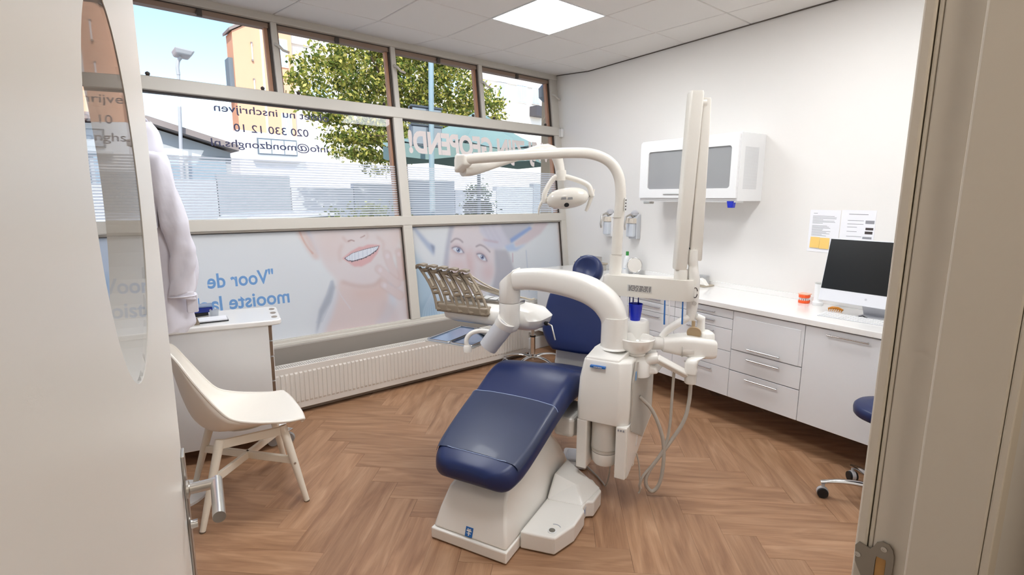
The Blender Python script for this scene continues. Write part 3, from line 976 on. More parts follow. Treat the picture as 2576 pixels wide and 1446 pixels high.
    for (tx, tz) in [(1.80, 1.066), (1.85, 1.074), (1.885, 1.081), (1.93, 1.094), (1.966, 1.108), (1.998, 1.124), (2.022, 1.138)]:
        over(im, ell(X, Z, (tx, tz), 0.008, 0.006, 0.4), (104, 100, 108), 0.7)
    # hand
    over(im, blur(inpoly(X, Z, [(2.178, 0.96), (2.27, 0.93), (2.29, 0.717), (2.29, 0.50), (2.05, 0.50), (2.13, 0.58), (2.177, 0.66), (2.15, 0.765)]), 4), (248, 236, 232), 0.95)
    over(im, blur(inpoly(X, Z, [(2.03, 0.72), (2.15, 0.66), (2.20, 0.50), (1.96, 0.50)]), 6), (236, 214, 206), 0.6)
    for a, b, r in (((2.243, 1.118), (2.25, 0.90), 0.028), ((2.124, 1.105), (2.185, 0.91), 0.030), ((2.035, 0.985), (2.195, 0.845), 0.028), ((2.065, 0.845), (2.215, 0.735), 0.028)):
        over(im, blur(seg(X, Z, a, b, r + 0.010, r + 0.014), 2), (234, 204, 192), 0.5)
        over(im, blur(seg(X, Z, a, b, r, r + 0.004), 1), (246, 226, 218), 1)
        ta = (a[0] + (b[0] - a[0]) * 0.08, a[1] + (b[1] - a[1]) * 0.08)
        over(im, blur(ell(X, Z, ta, r * 0.62, r * 0.72), 1), (252, 236, 232), 0.9)
    over(im, blur(inpoly(X, Z, [(0.42, 1.36), (2.3, 1.36), (2.3, 1.315), (0.42, 1.315)]), 6), (196, 204, 216), 0.25)
    po = print_mesh('poster_film', X, Z, im, low_w[1], -0.0045)
    po['label'] = 'backlit print of a smiling mouth with white teeth and blue mirrored text'
    lettering('lettering', '"Voor de', M_POSTERTXT, low_w[1], fmir(1.166, 0.953, -0.0035), 0.02, (0.450, 0.104))
    lettering('lettering', 'mooiste lach', M_POSTERTXT, low_w[1], fmir(1.265, 0.790, -0.0035), 0.02, (0.665, 0.104))
poster1()
def poster2():
    X, Z, im = raster(2.386, 4.282, 0.513, 1.333, 520, 230, lin((249, 247, 243)))
    over(im, blur(inpoly(X, Z, [(2.36, 1.16), (2.478, 0.987), (2.56, 0.851), (2.62, 0.70), (2.70, 0.50), (2.36, 0.50)]), 9), (186, 212, 226), 0.8)
    over(im, blur(inpoly(X, Z, [(2.40, 0.62), (2.56, 0.7), (2.60, 0.50), (2.40, 0.50)]), 6), (160, 188, 204), 0.6)
    for k in range(8):
        over(im, blur(stroke(X, Z, [(2.42 + 0.03 * k, 0.50), (2.46 + 0.02 * k, 0.60), (2.56 + 0.01 * k, 0.74)], 0.004), 1), (232, 240, 246), 0.6)
    over(im, blur(inpoly(X, Z, [(2.386, 1.345), (2.42, 1.345), (2.56, 1.19), (2.62, 1.15), (2.602, 1.06), (2.554, 1.12), (2.487, 1.205)]), 3), (190, 200, 218), 0.85)
    over(im, blur(inpoly(X, Z, [(2.575, 1.175), (2.62, 1.15), (2.605, 1.075)]), 2), (140, 146, 168), 0.7)
    face = [(2.85, 1.36), (3.44, 1.36), (3.42, 1.10), (3.345, 1.024), (3.306, 0.851), (3.24, 0.72), (3.12, 0.62), (3.0, 0.60), (2.83, 0.70), (2.735, 0.968), (2.764, 1.088), (2.811, 1.235)]
    hairL = [(2.81, 1.36), (2.875, 1.36), (2.82, 1.235), (2.775, 1.088), (2.75, 0.90), (2.80, 0.70), (2.70, 0.78), (2.695, 0.97), (2.735, 1.117), (2.785, 1.284)]
    hairR = [(3.33, 1.09), (3.499, 1.066), (3.54, 0.952), (3.57, 0.85), (3.50, 0.72), (3.36, 0.55), (3.20, 0.60), (3.28, 0.75), (3.317, 0.865)]
    over(im, blur(inpoly(X, Z, face), 5), (248, 234, 230), 0.95)
    over(im, blur(inpoly(X, Z, hairL), 3), (206, 202, 208), 0.8)
    over(im, blur(inpoly(X, Z, hairR), 4), (206, 200, 202), 0.9)
    for k in range(9):
        over(im, blur(stroke(X, Z, [(3.36 + 0.018 * k, 1.06), (3.40 + 0.018 * k, 0.92), (3.36 + 0.02 * k, 0.72)], 0.003), 1), (222, 214, 212), 0.5)
    over(im, blur(ell(X, Z, (3.02, 0.98), 0.04, 0.14), 8), (240, 196, 188), 0.5)
    over(im, blur(ell(X, Z, (2.86, 0.93), 0.10, 0.09), 10), (244, 206, 200), 0.5)
    over(im, blur(ell(X, Z, (3.22, 0.86), 0.08, 0.09), 10), (244, 204, 198), 0.5)
    over(im, blur(ell(X, Z, (3.0, 1.24), 0.14, 0.08), 10), (248, 234, 230), 0.7)
    over(im, blur(stroke(X, Z, [(2.98, 1.06), (3.0, 0.95), (3.02, 0.86), (3.06, 0.80)], 0.01), 4), (230, 190, 180), 0.5)
    # brows and eyes
    over(im, blur(stroke(X, Z, [(2.807, 1.180), (2.858, 1.208), (2.907, 1.200), (2.942, 1.172)], 0.0075), 1), (170, 148, 148), 0.75)
    over(im, blur(stroke(X, Z, [(3.100, 1.122), (3.152, 1.134), (3.212, 1.108), (3.267, 1.058)], 0.0075), 1), (170, 148, 148), 0.75)
    for (ex, ez, rot) in ((2.878, 1.098, -0.35), (3.160, 1.010, -0.55)):
        over(im, blur(ell(X, Z, (ex, ez + 0.004), 0.085, 0.045, rot), 4), (216, 182, 180), 0.6)
        over(im, ell(X, Z, (ex, ez), 0.060, 0.024, rot), (250, 250, 252), 0.95)
        over(im, ell(X, Z, (ex + 0.006, ez + 0.002), 0.024, 0.024), (150, 158, 184), 0.95)
        over(im, ell(X, Z, (ex + 0.006, ez + 0.002), 0.010, 0.010), (84, 82, 100), 0.95)
        over(im, ell(X, Z, (ex - 0.002, ez + 0.010), 0.006, 0.006), (255, 255, 255), 0.95)
        ca, sa = math.cos(rot), math.sin(rot)
        def rp(dx, dz): return (ex + dx * ca - dz * sa, ez + dx * sa + dz * ca)
        over(im, blur(stroke(X, Z, [rp(-0.07, 0.0), rp(-0.03, 0.026), rp(0.02, 0.029), rp(0.072, -0.004)], 0.0055), 1), (128, 116, 134), 0.85)
        over(im, blur(stroke(X, Z, [rp(-0.05, -0.012), rp(0.0, -0.026), rp(0.06, -0.012)], 0.003), 1), (190, 158, 162), 0.7)
    # hair at the top right, gloved hand, sleeve stripe, arm
    over(im, blur(inpoly(X, Z, [(3.42, 1.36), (3.98, 1.36), (3.791, 1.271), (3.639, 1.179), (3.50, 1.10), (3.43, 1.22)]), 4), (214, 210, 216), 0.9)
    over(im, blur(inpoly(X, Z, [(3.155, 1.36), (3.40, 1.36), (3.50, 1.20), (3.553, 1.10), (3.376, 1.075), (3.25, 1.105), (3.16, 1.18), (3.246, 1.167), (3.16, 1.26)]), 4), (234, 228, 234), 0.95)
    over(im, blur(stroke(X, Z, [(3.20, 1.185), (3.30, 1.165), (3.38, 1.150)], 0.007), 2), (216, 178, 182), 0.7)
    for k in range(3):
        over(im, blur(stroke(X, Z, [(3.20 + 0.06 * k, 1.33), (3.24 + 0.06 * k, 1.25), (3.30 + 0.06 * k, 1.16)], 0.006), 3), (214, 206, 216), 0.5)
    over(im, blur(inpoly(X, Z, [(3.595, 1.136), (3.832, 1.262), (3.956, 1.36), (4.16, 1.36), (3.997, 1.218), (3.776, 1.119), (3.61, 1.09)]), 3), (240, 222, 220), 0.95)
    over(im, blur(inpoly(X, Z, [(3.545, 1.176), (3.835, 1.300), (3.875, 1.275), (3.60, 1.15), (3.556, 1.131)]), 2), (168, 188, 226), 0.95)
    over(im, blur(inpoly(X, Z, [(3.465, 1.105), (3.595, 1.136), (3.609, 1.082), (3.78, 1.115), (3.627, 1.050), (3.50, 1.05)]), 3), (206, 220, 240), 0.9)
    over(im, blur(stroke(X, Z, [(3.566, 1.025), (3.561, 0.935)], 0.005), 1), (214, 168, 176), 0.8)
    over(im, blur(inpoly(X, Z, [(3.755, 1.05), (3.765, 1.05), (3.765, 0.6), (3.755, 0.6)]), 1), (204, 210, 220), 0.6)
    po = print_mesh('poster_film', X, Z, im, low_w[2], -0.0045)
    po['label'] = 'backlit print of a patient looking up under a gloved hand'
poster2()
# plain frosted film behind the door
X, Z, im = raster(-1.6, 0.32, 0.513, 1.333, 40, 60, lin((206, 216, 228)))
over(im, blur(((Z < 1.10) & (Z > 1.02)).astype(float), 1), (176, 200, 222), 0.9)
over(im, blur(((Z < 0.90) & (Z > 0.85)).astype(float), 1), (176, 200, 222), 0.9)
print_mesh('frosted_film', X, Z, im, low_w[0], -0.0045)

# ================================================================== RADIATOR
rad = thing('radiator', 'long white ribbed panel radiator under the window', 'radiator', (2.2, 3.95, 0.0))
rx0, rx1 = -1.36, 1.275
RZ0, RZ1 = 0.045, 0.372
MB().box((rx0, -0.10, RZ0), (rx1, -0.088, RZ1)).build('front_panel', M_RAD, rad, bevel=0.004)
rb = None
rib_me = None
k = 0
xx = rx0 + 0.03
while xx < rx1 - 0.03:
    if rib_me is None:
        r_ = MB()
        w, d = 0.0115, 0.0055
        z0, z1 = RZ0 + 0.045, RZ1 - 0.045
        r_.add([(-w, 0, z0), (w, 0, z0), (w, 0, z1), (-w, 0, z1), (-w * .75, -d, z0 + 0.012), (w * .75, -d, z0 + 0.012), (w * .75, -d, z1 - 0.012), (-w * .75, -d, z1 - 0.012)],
               [(4, 5, 6, 7), (0, 1, 5, 4), (1, 2, 6, 5), (2, 3, 7, 6), (3, 0, 4, 7)])
        rib_me = r_.mesh('rib')
        rib_me.materials.append(M_RAD)
    o = bpy.data.objects.new('rib', rib_me)
    COL.objects.link(o); o.parent = rad; o.location = (xx, -0.10, 0)
    xx += 0.0335
MB().box((rx0, -0.012, RZ0), (rx1, 0.0, RZ1)).build('rear_panel', M_RAD, rad)
for xa in (rx0, rx1 - 0.006):
    MB().box((xa, -0.088, RZ0 + 0.01), (xa + 0.006, -0.012, RZ1)).build('end_cover', M_RAD, rad)
gr = MB()
xx = rx0 + 0.01
while xx < rx1 - 0.01:
    gr.box((xx, -0.086, RZ1 - 0.006), (xx + 0.007, -0.014, RZ1 - 0.002)); xx += 0.0165
for yy in (-0.088, -0.062, -0.038, -0.014):
    gr.box((rx0, yy - 0.002, RZ1 - 0.007), (rx1, yy + 0.002, RZ1 - 0.001))
g = gr.build('top_grille', M_RAD, rad); g['kind'] = 'stuff'
fin = MB()
xx = rx0 + 0.02
while xx < rx1 - 0.02:
    fin.box((xx, -0.086, RZ0 + 0.03), (xx + 0.0015, -0.014, RZ1 - 0.03)); xx += 0.02
g = fin.build('convector_fins', mat('fin_metal', srgb(170, 166, 160), 0.5), rad); g['kind'] = 'stuff'
for xa in (rx0 + 0.25, rx1 - 0.25, (rx0 + rx1) / 2):
    MB().box((xa - 0.015, -0.012, 0.0), (xa + 0.015, 0.05, RZ0 + 0.05)).build('bracket', M_RAD, rad)
MB().box((rx0, -0.06, 0.012), (rx1, -0.03, 0.045)).build('under_shade_strip', mat('rad_shadow', srgb(150, 142, 134), 0.6), rad)  # darker strip painted as the shade under the radiator
MB().tube([(rx1 - 0.05, -0.05, 0.05), (rx1 + 0.02, -0.05, 0.045), (rx1 + 0.05, -0.05, 0.04), (rx1 + 0.055, -0.05, 0.0)], 0.009, 10).build('valve_pipe', M_RAD, rad, smooth=True)

# ================================================================== RIGHT WALL FURNITURE
def wthing(name, label, cat, s, off, z, group=None, rz=0.0):
    return thing(name, label, cat, WP(s, off, z), RW + rz, group)
def bar_handle(parent, s0, s1, z, y=0.0, L=0.022):
    h = MB()
    h.tube([(s0, y + L, z), (s1, y + L, z)], 0.0048, 10)
    for sx in (s0 + 0.012, s1 - 0.012):
        h.tube([(sx, y, z), (sx, y + L, z)], 0.004, 8)
    return h.build('handle', M_CHROME, parent, smooth=True)
CD = 0.60   # front plane distance from the wall
def base_cab(label, s0, s1, fronts, group='base cabinets along the right wall'):
    t = wthing('base_cabinet', label, 'cabinet', (s0 + s1) / 2, 0.0, 0.205, group)
    hw = (s1 - s0) / 2
    MB().box((-hw + 0.001, 0.004, 0.0), (hw - 0.001, CD - 0.021, 0.634)).build('body', M_WHITE, t)
    for (nm, a, b, z0, z1, hs) in fronts:
        f = MB().box((a + 0.0018 - hw, CD - 0.019, z0 + 0.0018), (b - 0.0018 - hw, CD, z1 - 0.0018)).build(nm, M_CAB, t, bevel=0.0015)
        for (h0, h1, hz) in hs:
            bar_handle(f, h0 - hw, h1 - hw, hz, CD)
    return t
Zb = 0.205
def dz(z): return z - Zb
w = 0.495
cuts = [0.835, 0.773, 0.696, 0.5375, 0.411, 0.206]
def drawers(w):
    return [('drawer', 0.0, w, dz(cuts[i + 1]), dz(cuts[i]), [(w / 2 - 0.115, w / 2 + 0.115, dz(cuts[i] - 0.034))]) for i in range(5)]
base_cab('white base cabinet with one tall plain door under the monitor', 1.113, 1.613, [('door', 0, 0.5, dz(0.206), dz(0.835), [(0.136, 0.364, dz(0.803))])])
base_cab('white base cabinet right of the monitor, next to the doorway', 0.713, 1.113, [('door', 0, 0.4, dz(0.206), dz(0.835), [(0.086, 0.314, dz(0.803))])])
cB = base_cab('white base cabinet with framed flap over two deep drawers', 1.613, 2.108,
         [('frame_front', 0, w, dz(0.561), dz(0.835), []), ('drawer', 0, w, dz(0.410), dz(0.559), [(w / 2 - 0.1135, w / 2 + 0.1135, dz(0.517))]), ('drawer', 0, w, dz(0.206), dz(0.408), [(w / 2 - 0.1135, w / 2 + 0.1135, dz(0.374))])])
fl = MB().box((-w / 2 + 0.022, CD, dz(0.563)), (w / 2 - 0.022, CD + 0.004, dz(0.795))).build('flap', M_CAB, cB, bevel=0.0015)
bar_handle(fl, -0.1135, 0.1135, dz(0.590), CD + 0.004, 0.020)
base_cab('white five drawer base cabinet in the middle of the row', 2.108, 2.608, drawers(0.5))
base_cab('white five drawer base cabinet behind the cuspidor', 2.608, 3.108, drawers(0.5))
base_cab('white base cabinet with plain door, partly behind the lamp pole', 3.108, 3.608, [('door', 0, 0.5, dz(0.206), dz(0.835), [(0.136, 0.364, dz(0.803))])])
base_cab('white corner base cabinet behind the chair headrest', 3.608, 4.400, [('door', 0, 0.792, dz(0.206), dz(0.835), [(0.247, 0.475, dz(0.803))])])
wt = wthing('worktop', 'long glossy white worktop along the right wall', 'worktop', 2.5, 0.0, 0.842)
MB().box((-1.79, 0.001, 0.0), (1.905, 0.618, 0.035)).build('slab', M_COUNTER, wt, bevel=0.003)
MB().box((-1.79, 0.001, 0.035), (1.905, 0.016, 0.074)).build('upstand', M_COUNTER, wt, bevel=0.002)
CT = 0.877

# wall cabinet with frosted window
uc = wthing('wall_cabinet', 'white wall cabinet with frosted grey window', 'wall cabinet', 2.81, 0.0, 1.587)
hw = 0.475
MB().box((-hw, 0.001, 0.0), (hw, 0.312, 0.498)).build('body', M_WHITE, uc, bevel=0.003)
n = 28
def frame_with_hole(x0, x1, z0, z1, a0, a1, b0, b1, r, y0, y1):
    inn = rrect(a0, a1, b0, b1, r, 6)
    cx, cz = (a0 + a1) / 2, (b0 + b1) / 2
    out = []
    for (px, pz) in inn:
        dx, dzz = px - cx, pz - cz
        t = min((x1 - cx) / dx if dx > 0 else ((x0 - cx) / dx if dx < 0 else 1e9), (z1 - cz) / dzz if dzz > 0 else ((z0 - cz) / dzz if dzz < 0 else 1e9))
        out.append((cx + dx * t, cz + dzz * t))
    for c_ in ((x1, z1), (x0, z1), (x0, z0), (x1, z0)):
        k = min(range(len(out)), key=lambda q: math.dist(out[q], c_)); out[k] = c_
    n = len(inn)
    vs = [(x, y0, z) for x, z in out] + [(x, y0, z) for x, z in inn] + [(x, y1, z) for x, z in out] + [(x, y1, z) for x, z in inn]
    fs = []
    for i in range(n):
        j = (i + 1) % n
        fs += [(i, j, n + j, n + i), (2 * n + i, 3 * n + i, 3 * n + j, 2 * n + j), (i, 2 * n + i, 2 * n + j, j), (n + i, n + j, 3 * n + j, 3 * n + i)]
    return MB().add(vs, fs)
dr = frame_with_hole(-hw + 0.006, hw - 0.006, 0.022, 0.484, -hw + 0.062, hw - 0.095, 0.095, 0.405, 0.022, 0.313, 0.331).build('door', M_WHITE, uc, smooth=True, angle=30)
MB().box((-hw + 0.058, 0.314, 0.09), (hw - 0.09, 0.320, 0.41)).build('window_pane', M_GREYGLASS, dr)
MB().box((-0.02, 0.331, 0.050), (0.20, 0.338, 0.056)).build('handle', M_STEEL, dr, bevel=0.001)
# perforated side panel
pf = MB()
for i in range(13):
    for j in range(36):
        pf.box((-hw - 0.0012, 0.085 + i * 0.0135, 0.09 + j * 0.0086), (-hw - 0.0002, 0.085 + i * 0.0135 + 0.009, 0.09 + j * 0.0086 + 0.0042))
g = pf.build('vent_perforation', mat('vent_grey', srgb(206, 206, 208), 0.5), uc); g['kind'] = 'stuff'
MB().box((-hw + 0.02, 0.20, -0.010), (hw - 0.02, 0.31, 0.0)).build('light_rail', M_WHITE, uc, bevel=0.002)
MB().prism([(-hw + 0.035, -0.05), (-hw + 0.075, -0.05), (-hw + 0.085, -0.0), (-hw + 0.028, -0.0)], 0.28, 0.315, 'y').build('blue_clip', M_BLUECUP, uc, bevel=0.003)
MB().box((hw - 0.10, 0.24, -0.03), (hw - 0.03, 0.30, 0.0)).build('latch', M_STEEL, uc, bevel=0.005)
MB().box((0.02, 0.26, -0.022), (0.05, 0.30, 0.0)).build('socket', M_BLACK, uc, bevel=0.003)

# papers and notes on the wall
def sheet(label, s0, s1, z0, z1, kind):
    t = wthing('paper_sheet', label, 'paper', (s0 + s1) / 2, 0.0, z0, 'papers on the wall')
    hw_, H = (s1 - s0) / 2, z1 - z0
    MB().box((-hw_, 0.0008, 0), (hw_, 0.0018, H)).build('sheet', M_PAPER, t)
    ink = MB(); dark = MB()
    rnd = random.Random(kind)
    def row(u0, u1, v, h, mb):   # u measured from the left as seen in the room (left = +s)
        mb.add([(hw_ - u0 * 2 * hw_, 0.0022, H * v), (hw_ - u1 * 2 * hw_, 0.0022, H * v), (hw_ - u1 * 2 * hw_, 0.0022, H * v + h), (hw_ - u0 * 2 * hw_, 0.0022, H * v + h)], [(0, 1, 2, 3)])
    if kind == 1:
        row(0.12, 0.25, 0.915, 0.003, ink)
        for k in range(7): row(0.10, 0.80 + rnd.random() * 0.1 if k not in (3, 6) else 0.45, 0.85 - k * 0.028, 0.0028, ink)
        for k in range(10): row(0.10, 0.45 + rnd.random() * 0.33, 0.62 - k * 0.026, 0.0028, ink)
    else:
        row(0.22, 0.78, 0.90, 0.004, ink)
        for v in (0.76, 0.68, 0.61, 0.51, 0.40): row(0.20, 0.48 + rnd.random() * 0.2, v, 0.0032, ink)
        row(0.72, 0.97, 0.70, 0.022, ink); row(0.74, 0.96, 0.56, 0.016, dark); row(0.73, 0.95, 0.47, 0.018, dark); row(0.68, 0.94, 0.36, 0.014, ink)
        dark.build('print_blocks', M_INKDARK, t)
    ink.build('print_lines', M_INK, t)
    return t
sheet('white sheet with dense text, yellow notes stuck on its foot', 1.751, 1.954, 1.236, 1.530, 1)
sheet('white sheet with dark picture blocks beside the text sheet', 1.535, 1.745, 1.240, 1.533, 2)
for k, (s0, s1, lab) in enumerate(((1.871, 1.936, 'left yellow sticky note on the text sheet'), (1.806, 1.870, 'right yellow sticky note next to the monitor corner'))):
    o = MB().add([(-0.032, 0.0024, 0), (0.032, 0.0024, 0), (0.032, 0.0032, 0.076), (-0.032, 0.0032, 0.076), (-0.032, 0.009, -0.0), (0.032, 0.009, 0.0)],
                 [(4, 5, 2, 3), (0, 3, 2, 1), (0, 1, 5, 4), (1, 2, 5), (0, 4, 3)]).build('sticky_note', M_YELLOW)
    o.location = WP((s0 + s1) / 2, 0.0, 1.264 - 0.003 * k); o.rotation_euler = (0, 0, RW)
    tag(o, lab, 'note', 'yellow notes')

# wall dispensers
def dispenser(label, s, z, body_m, sc=1.0):
    t = wthing('soap_dispenser', label, 'dispenser', s, 0.0, z, 'dispensers on the wall')
    MB().prism([(0.001, 0.0), (0.05, 0.0), (0.055, 0.205), (0.03, 0.235), (0.001, 0.24)], -0.055 * sc, 0.055 * sc, 'x').build('back_housing', body_m, t, bevel=0.006)
    MB().box((-0.045 * sc, 0.05, 0.02), (0.045 * sc, 0.10, 0.15)).build('bottle', mat('bottle_pale', srgb(212, 217, 224), 0.2), t, bevel=0.012, seg=3)
    MB().box((-0.047 * sc, 0.05, 0.15), (0.047 * sc, 0.104, 0.20)).build('label_band', mat('band', srgb(228, 218, 204), 0.5), t, bevel=0.004)
    MB().tube([(0, 0.04, 0.21), (0, 0.09, 0.235), (0, 0.15, 0.215), (0, 0.165, 0.13), (0, 0.155, 0.09)], [0.012, 0.011, 0.010, 0.009, 0.009], 10).build('elbow_lever', M_STEEL, t, smooth=True)
    MB().lathe([(0.035, 0.0), (0.035, 0.03), (0.02, 0.045), (0.006, 0.05)], (0, 0.035, 0.225), 18).build('pump', M_GREYCYL, t, smooth=True)
    return t
dispenser('grey and white soap dispenser right of the lamp pole', 3.60, 1.215, mat('dispenser_grey', srgb(206, 208, 212), 0.35))
dispenser('narrow wall dispenser half hidden behind the lamp pole', 3.93, 1.22, M_WHITE, 0.8)
sb = MB().box((-0.028, 0.0, -0.045), (0.028, 0.035, 0.045)).build('alarm_sensor', M_WHITE, None, bevel=0.008, seg=3)
sb.location = WP(4.775, 0.0, 2.325); sb.rotation_euler = (0, 0, RW)
tag(sb, 'small white sensor box on the wall beside the window frame', 'sensor')

# things on the worktop ---------------------------------------------------
im = wthing('desktop_computer', 'slim pale all-in-one computer with black screen', 'computer', 1.405, 0.0, CT)
tilt = Matrix.Rotation(math.radians(12.0), 4, 'X')
def tl(x, y, z):   # panel plane: pivot at the bottom edge
    p = tilt @ Vector((x, y, z)); return (p.x, p.y + 0.345, p.z + 0.083)
MB(tl).box((-0.2735, -0.0125, 0.0), (0.2735, 0.0, 0.405)).build('display_case', M_IMAC, im, bevel=0.003)
MB(tl).box((-0.2695, 0.0001, 0.078), (0.2695, 0.0012, 0.400)).build('screen', M_SCREEN, im)
MB(tl).lathe([(0.007, 0.0), (0.007, 0.0006)], (0.0, 0.0001, 0.042), 16, (0, 1, 0)).build('chin_emblem', mat('pale_grey_print', srgb(196, 198, 204), 0.3), im)
MB().prism([(0.16, 0.0), (0.17, 0.004), (0.30, 0.004), (0.30, 0.0)], -0.065, 0.065, 'x').build('stand_foot', M_IMAC, im, bevel=0.001)
MB().add([(-0.065, 0.172, 0.003), (0.065, 0.172, 0.003), (0.065, 0.180, 0.003), (-0.065, 0.180, 0.003), (-0.065, 0.29, 0.20), (0.065, 0.29, 0.20), (0.065, 0.298, 0.20), (-0.065, 0.298, 0.20)],
         [(0, 3, 2, 1), (4, 5, 6, 7), (0, 1, 5, 4), (1, 2, 6, 5), (2, 3, 7, 6), (3, 0, 4, 7)]).build('stand_neck', M_IMAC, im)
kb = wthing('keyboard', 'thin white keyboard in front of the black screen', 'keyboard', 1.415, 0.385, CT, None, math.radians(4))
MB().prism([(-0.06, 0.004), (0.058, 0.0005), (0.060, 0.004), (-0.058, 0.012)], -0.21, 0.21, 'x').build('case', M_IMAC, kb, bevel=0.0012)
key_me = MB().box((-0.0072, -0.0072, 0.0), (0.0072, 0.0072, 0.0022)).mesh('key'); key_me.materials.append(M_WHITE)
for r in range(6):
    for c_ in range(21):
        o = bpy.data.objects.new('key', key_me); COL.objects.link(o); o.parent = kb
        yy = -0.048 + r * 0.0192
        o.location = (-0.195 + c_ * 0.0195, yy, 0.0045 + (0.058 - yy) / 0.116 * 0.0072 - 0.0002)
        if r == 5: o.scale = (1, 0.7, 1)
ca = tag(MB().tube([WP(1.52, 0.36, CT + 0.005), WP(1.46, 0.30, CT + 0.004), WP(1.42, 0.315, CT + 0.018), WP(1.36, 0.34, CT + 0.004), WP(1.28, 0.30, CT + 0.004)], 0.0035, 8).build('black_cable', M_BLACK, None, smooth=True), 'black cable lying under the computer screen', 'cable')

dm = wthing('denture_model', 'orange plastic jaw model with white teeth on the worktop', 'dental model', 1.885, 0.105, CT)
def horseshoe(r0, r1, z0, z1):
    n = 22
    outp = [(r1 * math.cos(a), r1 * 1.05 * math.sin(a)) for a in [math.radians(-70 + 320 * k / n - 90 + 20) for k in range(n + 1)]]
    inn = [(r0 * math.cos(a), r0 * 1.05 * math.sin(a)) for a in [math.radians(-70 + 320 * k / n - 90 + 20) for k in range(n + 1)]]
    return MB().prism(outp + inn[::-1], z0, z1)
horseshoe(0.012, 0.038, 0.0, 0.020).build('lower_gum', M_ORANGE, dm, bevel=0.003)
horseshoe(0.012, 0.038, 0.038, 0.060).build('upper_gum', M_ORANGE, dm, bevel=0.003)
tooth_me = MB().box((-0.0032, -0.003, 0.0), (0.0032, 0.003, 0.009)).mesh('tooth'); tooth_me.materials.append(M_WHITE)
for zt, nm in ((0.020, 0), (0.029, 1)):
    for k in range(14):
        a = math.radians(-70 + 320 * (k + 0.5) / 14 - 90 + 20)
        o = bpy.data.objects.new('tooth', tooth_me); COL.objects.link(o); o.parent = dm
        o.location = (0.030 * math.cos(a), 0.0315 * math.sin(a), zt); o.rotation_euler = (0, 0, a + PI / 2)
MB().prism(rrect(-0.037, 0.037, -0.037, 0.037, 0.018), 0.060, 0.068).build('clear_base', mat('pale_orange', srgb(250, 190, 160), 0.15), dm, bevel=0.002)

tb = wthing('tall_tube', 'tall plain white tube left of the computer', 'tube', 1.788, 0.115, CT)
MB().lathe([(0.033, 0.0), (0.035, 0.003), (0.035, 0.022), (0.030, 0.026), (0.027, 0.030), (0.027, 0.150)], (0, 0, 0)).build('tube_body', M_WHITE, tb, smooth=True)
MB().lathe([(0.0275, 0.150), (0.0275, 0.158), (0.022, 0.160)], (0, 0, 0)).build('tube_rim', mat('tube_rim', srgb(190, 190, 186), 0.4), tb, smooth=True)
hc = wthing('hair_clip', 'amber plastic claw clip behind the keyboard', 'hair clip', 1.622, 0.215, CT)
MB().tube([(-0.045, 0.0, 0.012), (-0.015, 0.004, 0.022), (0.02, 0.0, 0.020), (0.048, -0.004, 0.010)], [0.008, 0.011, 0.011, 0.006], 10, flat=0.8).build('spine', M_AMBER, hc, smooth=True)
for k in range(7):
    xk = -0.04 + k * 0.013
    MB().tube([(xk, 0, 0.016), (xk - 0.002, 0.014, 0.012), (xk - 0.002, 0.018, 0.0)], [0.004, 0.0035, 0.002], 8).build('tooth', M_AMBER, hc, smooth=True)

mi = wthing('table_mirror', 'round chrome rimmed mirror standing on the worktop', 'mirror', 3.49, 0.12, CT)
ax = Vector((-0.75, 0.62, 0.18))
MB().lathe([(0.066, 0.0), (0.066, 0.006)], (0, 0.0, 0.095), 40, ax).build('mirror_glass', mat('mirror_glass', srgb(228, 226, 222), 0.06, metal=1.0), mi, smooth=True)
rim = MB()
a_ = ax.normalized().orthogonal().normalized(); b_ = ax.normalized().cross(a_)
pts = [tuple(Vector((0, 0, 0.095)) + ax.normalized() * 0.004 + (a_ * math.cos(2 * PI * k / 40) + b_ * math.sin(2 * PI * k / 40)) * 0.069) for k in range(41)]
rim.tube(pts, 0.005, 10).build('rim', M_CHROME, mi, smooth=True)
MB().lathe([(0.05, 0.0), (0.05, 0.006), (0.012, 0.012), (0.008, 0.028)], (0, 0, 0)).build('foot', M_WHITE, mi, smooth=True)
bo = wthing('spray_bottle', 'white bottle with green top beside the mirror', 'bottle', 3.60, 0.11, CT)
MB().lathe([(0.040, 0.0), (0.043, 0.006), (0.041, 0.06), (0.030, 0.14), (0.019, 0.175), (0.013, 0.18)], (0, 0, 0)).build('bottle_body', M_WHITE, bo, smooth=True)
MB().lathe([(0.0145, 0.178), (0.0145, 0.215), (0.012, 0.218)], (0, 0, 0), 16).build('cap', mat('cap_green', srgb(48, 140, 62), 0.4), bo, smooth=True)
for k in range(4):
    MB().box((-0.018 + k * 0.002, 0.0385 - k * 0.0045, 0.05 + 0.025 * k), (0.012 - k * 0.002, 0.0405 - k * 0.0045, 0.056 + 0.025 * k)).build('label_print', mat('print_blue', srgb(120, 160, 190), 0.6), bo)
gb = wthing('supply_box', 'grey speckled supply box on a tan tray near the corner', 'box', 4.02, 0.20, CT)
MB().box((-0.09, -0.07, 0.075), (0.09, 0.07, 0.135)).build('carton', mat('carton_grey', srgb(168, 164, 160), 0.7, var=(60, 0.3)), gb, bevel=0.004)
MB().box((-0.15, -0.10, 0.060), (0.15, 0.10, 0.075)).build('tan_tray', M_TAUPE2, gb, bevel=0.004)
MB().box((-0.14, -0.09, 0.0), (0.14, 0.09, 0.060)).build('steel_basin', M_STEEL, gb, bevel=0.006)
ph = wthing('desk_phone', 'beige handset resting on a tan tray against the upstand', 'phone', 2.72, 0.10, CT)
MB().box((-0.05, -0.07, 0.0), (0.09, 0.07, 0.012)).build('tray', M_TAUPE2, ph, bevel=0.004)
MB().box((0.0, -0.07, 0.012), (0.11, -0.02, 0.085)).build('cradle', mat('phone_grey', srgb(176, 176, 176), 0.5), ph, bevel=0.006)
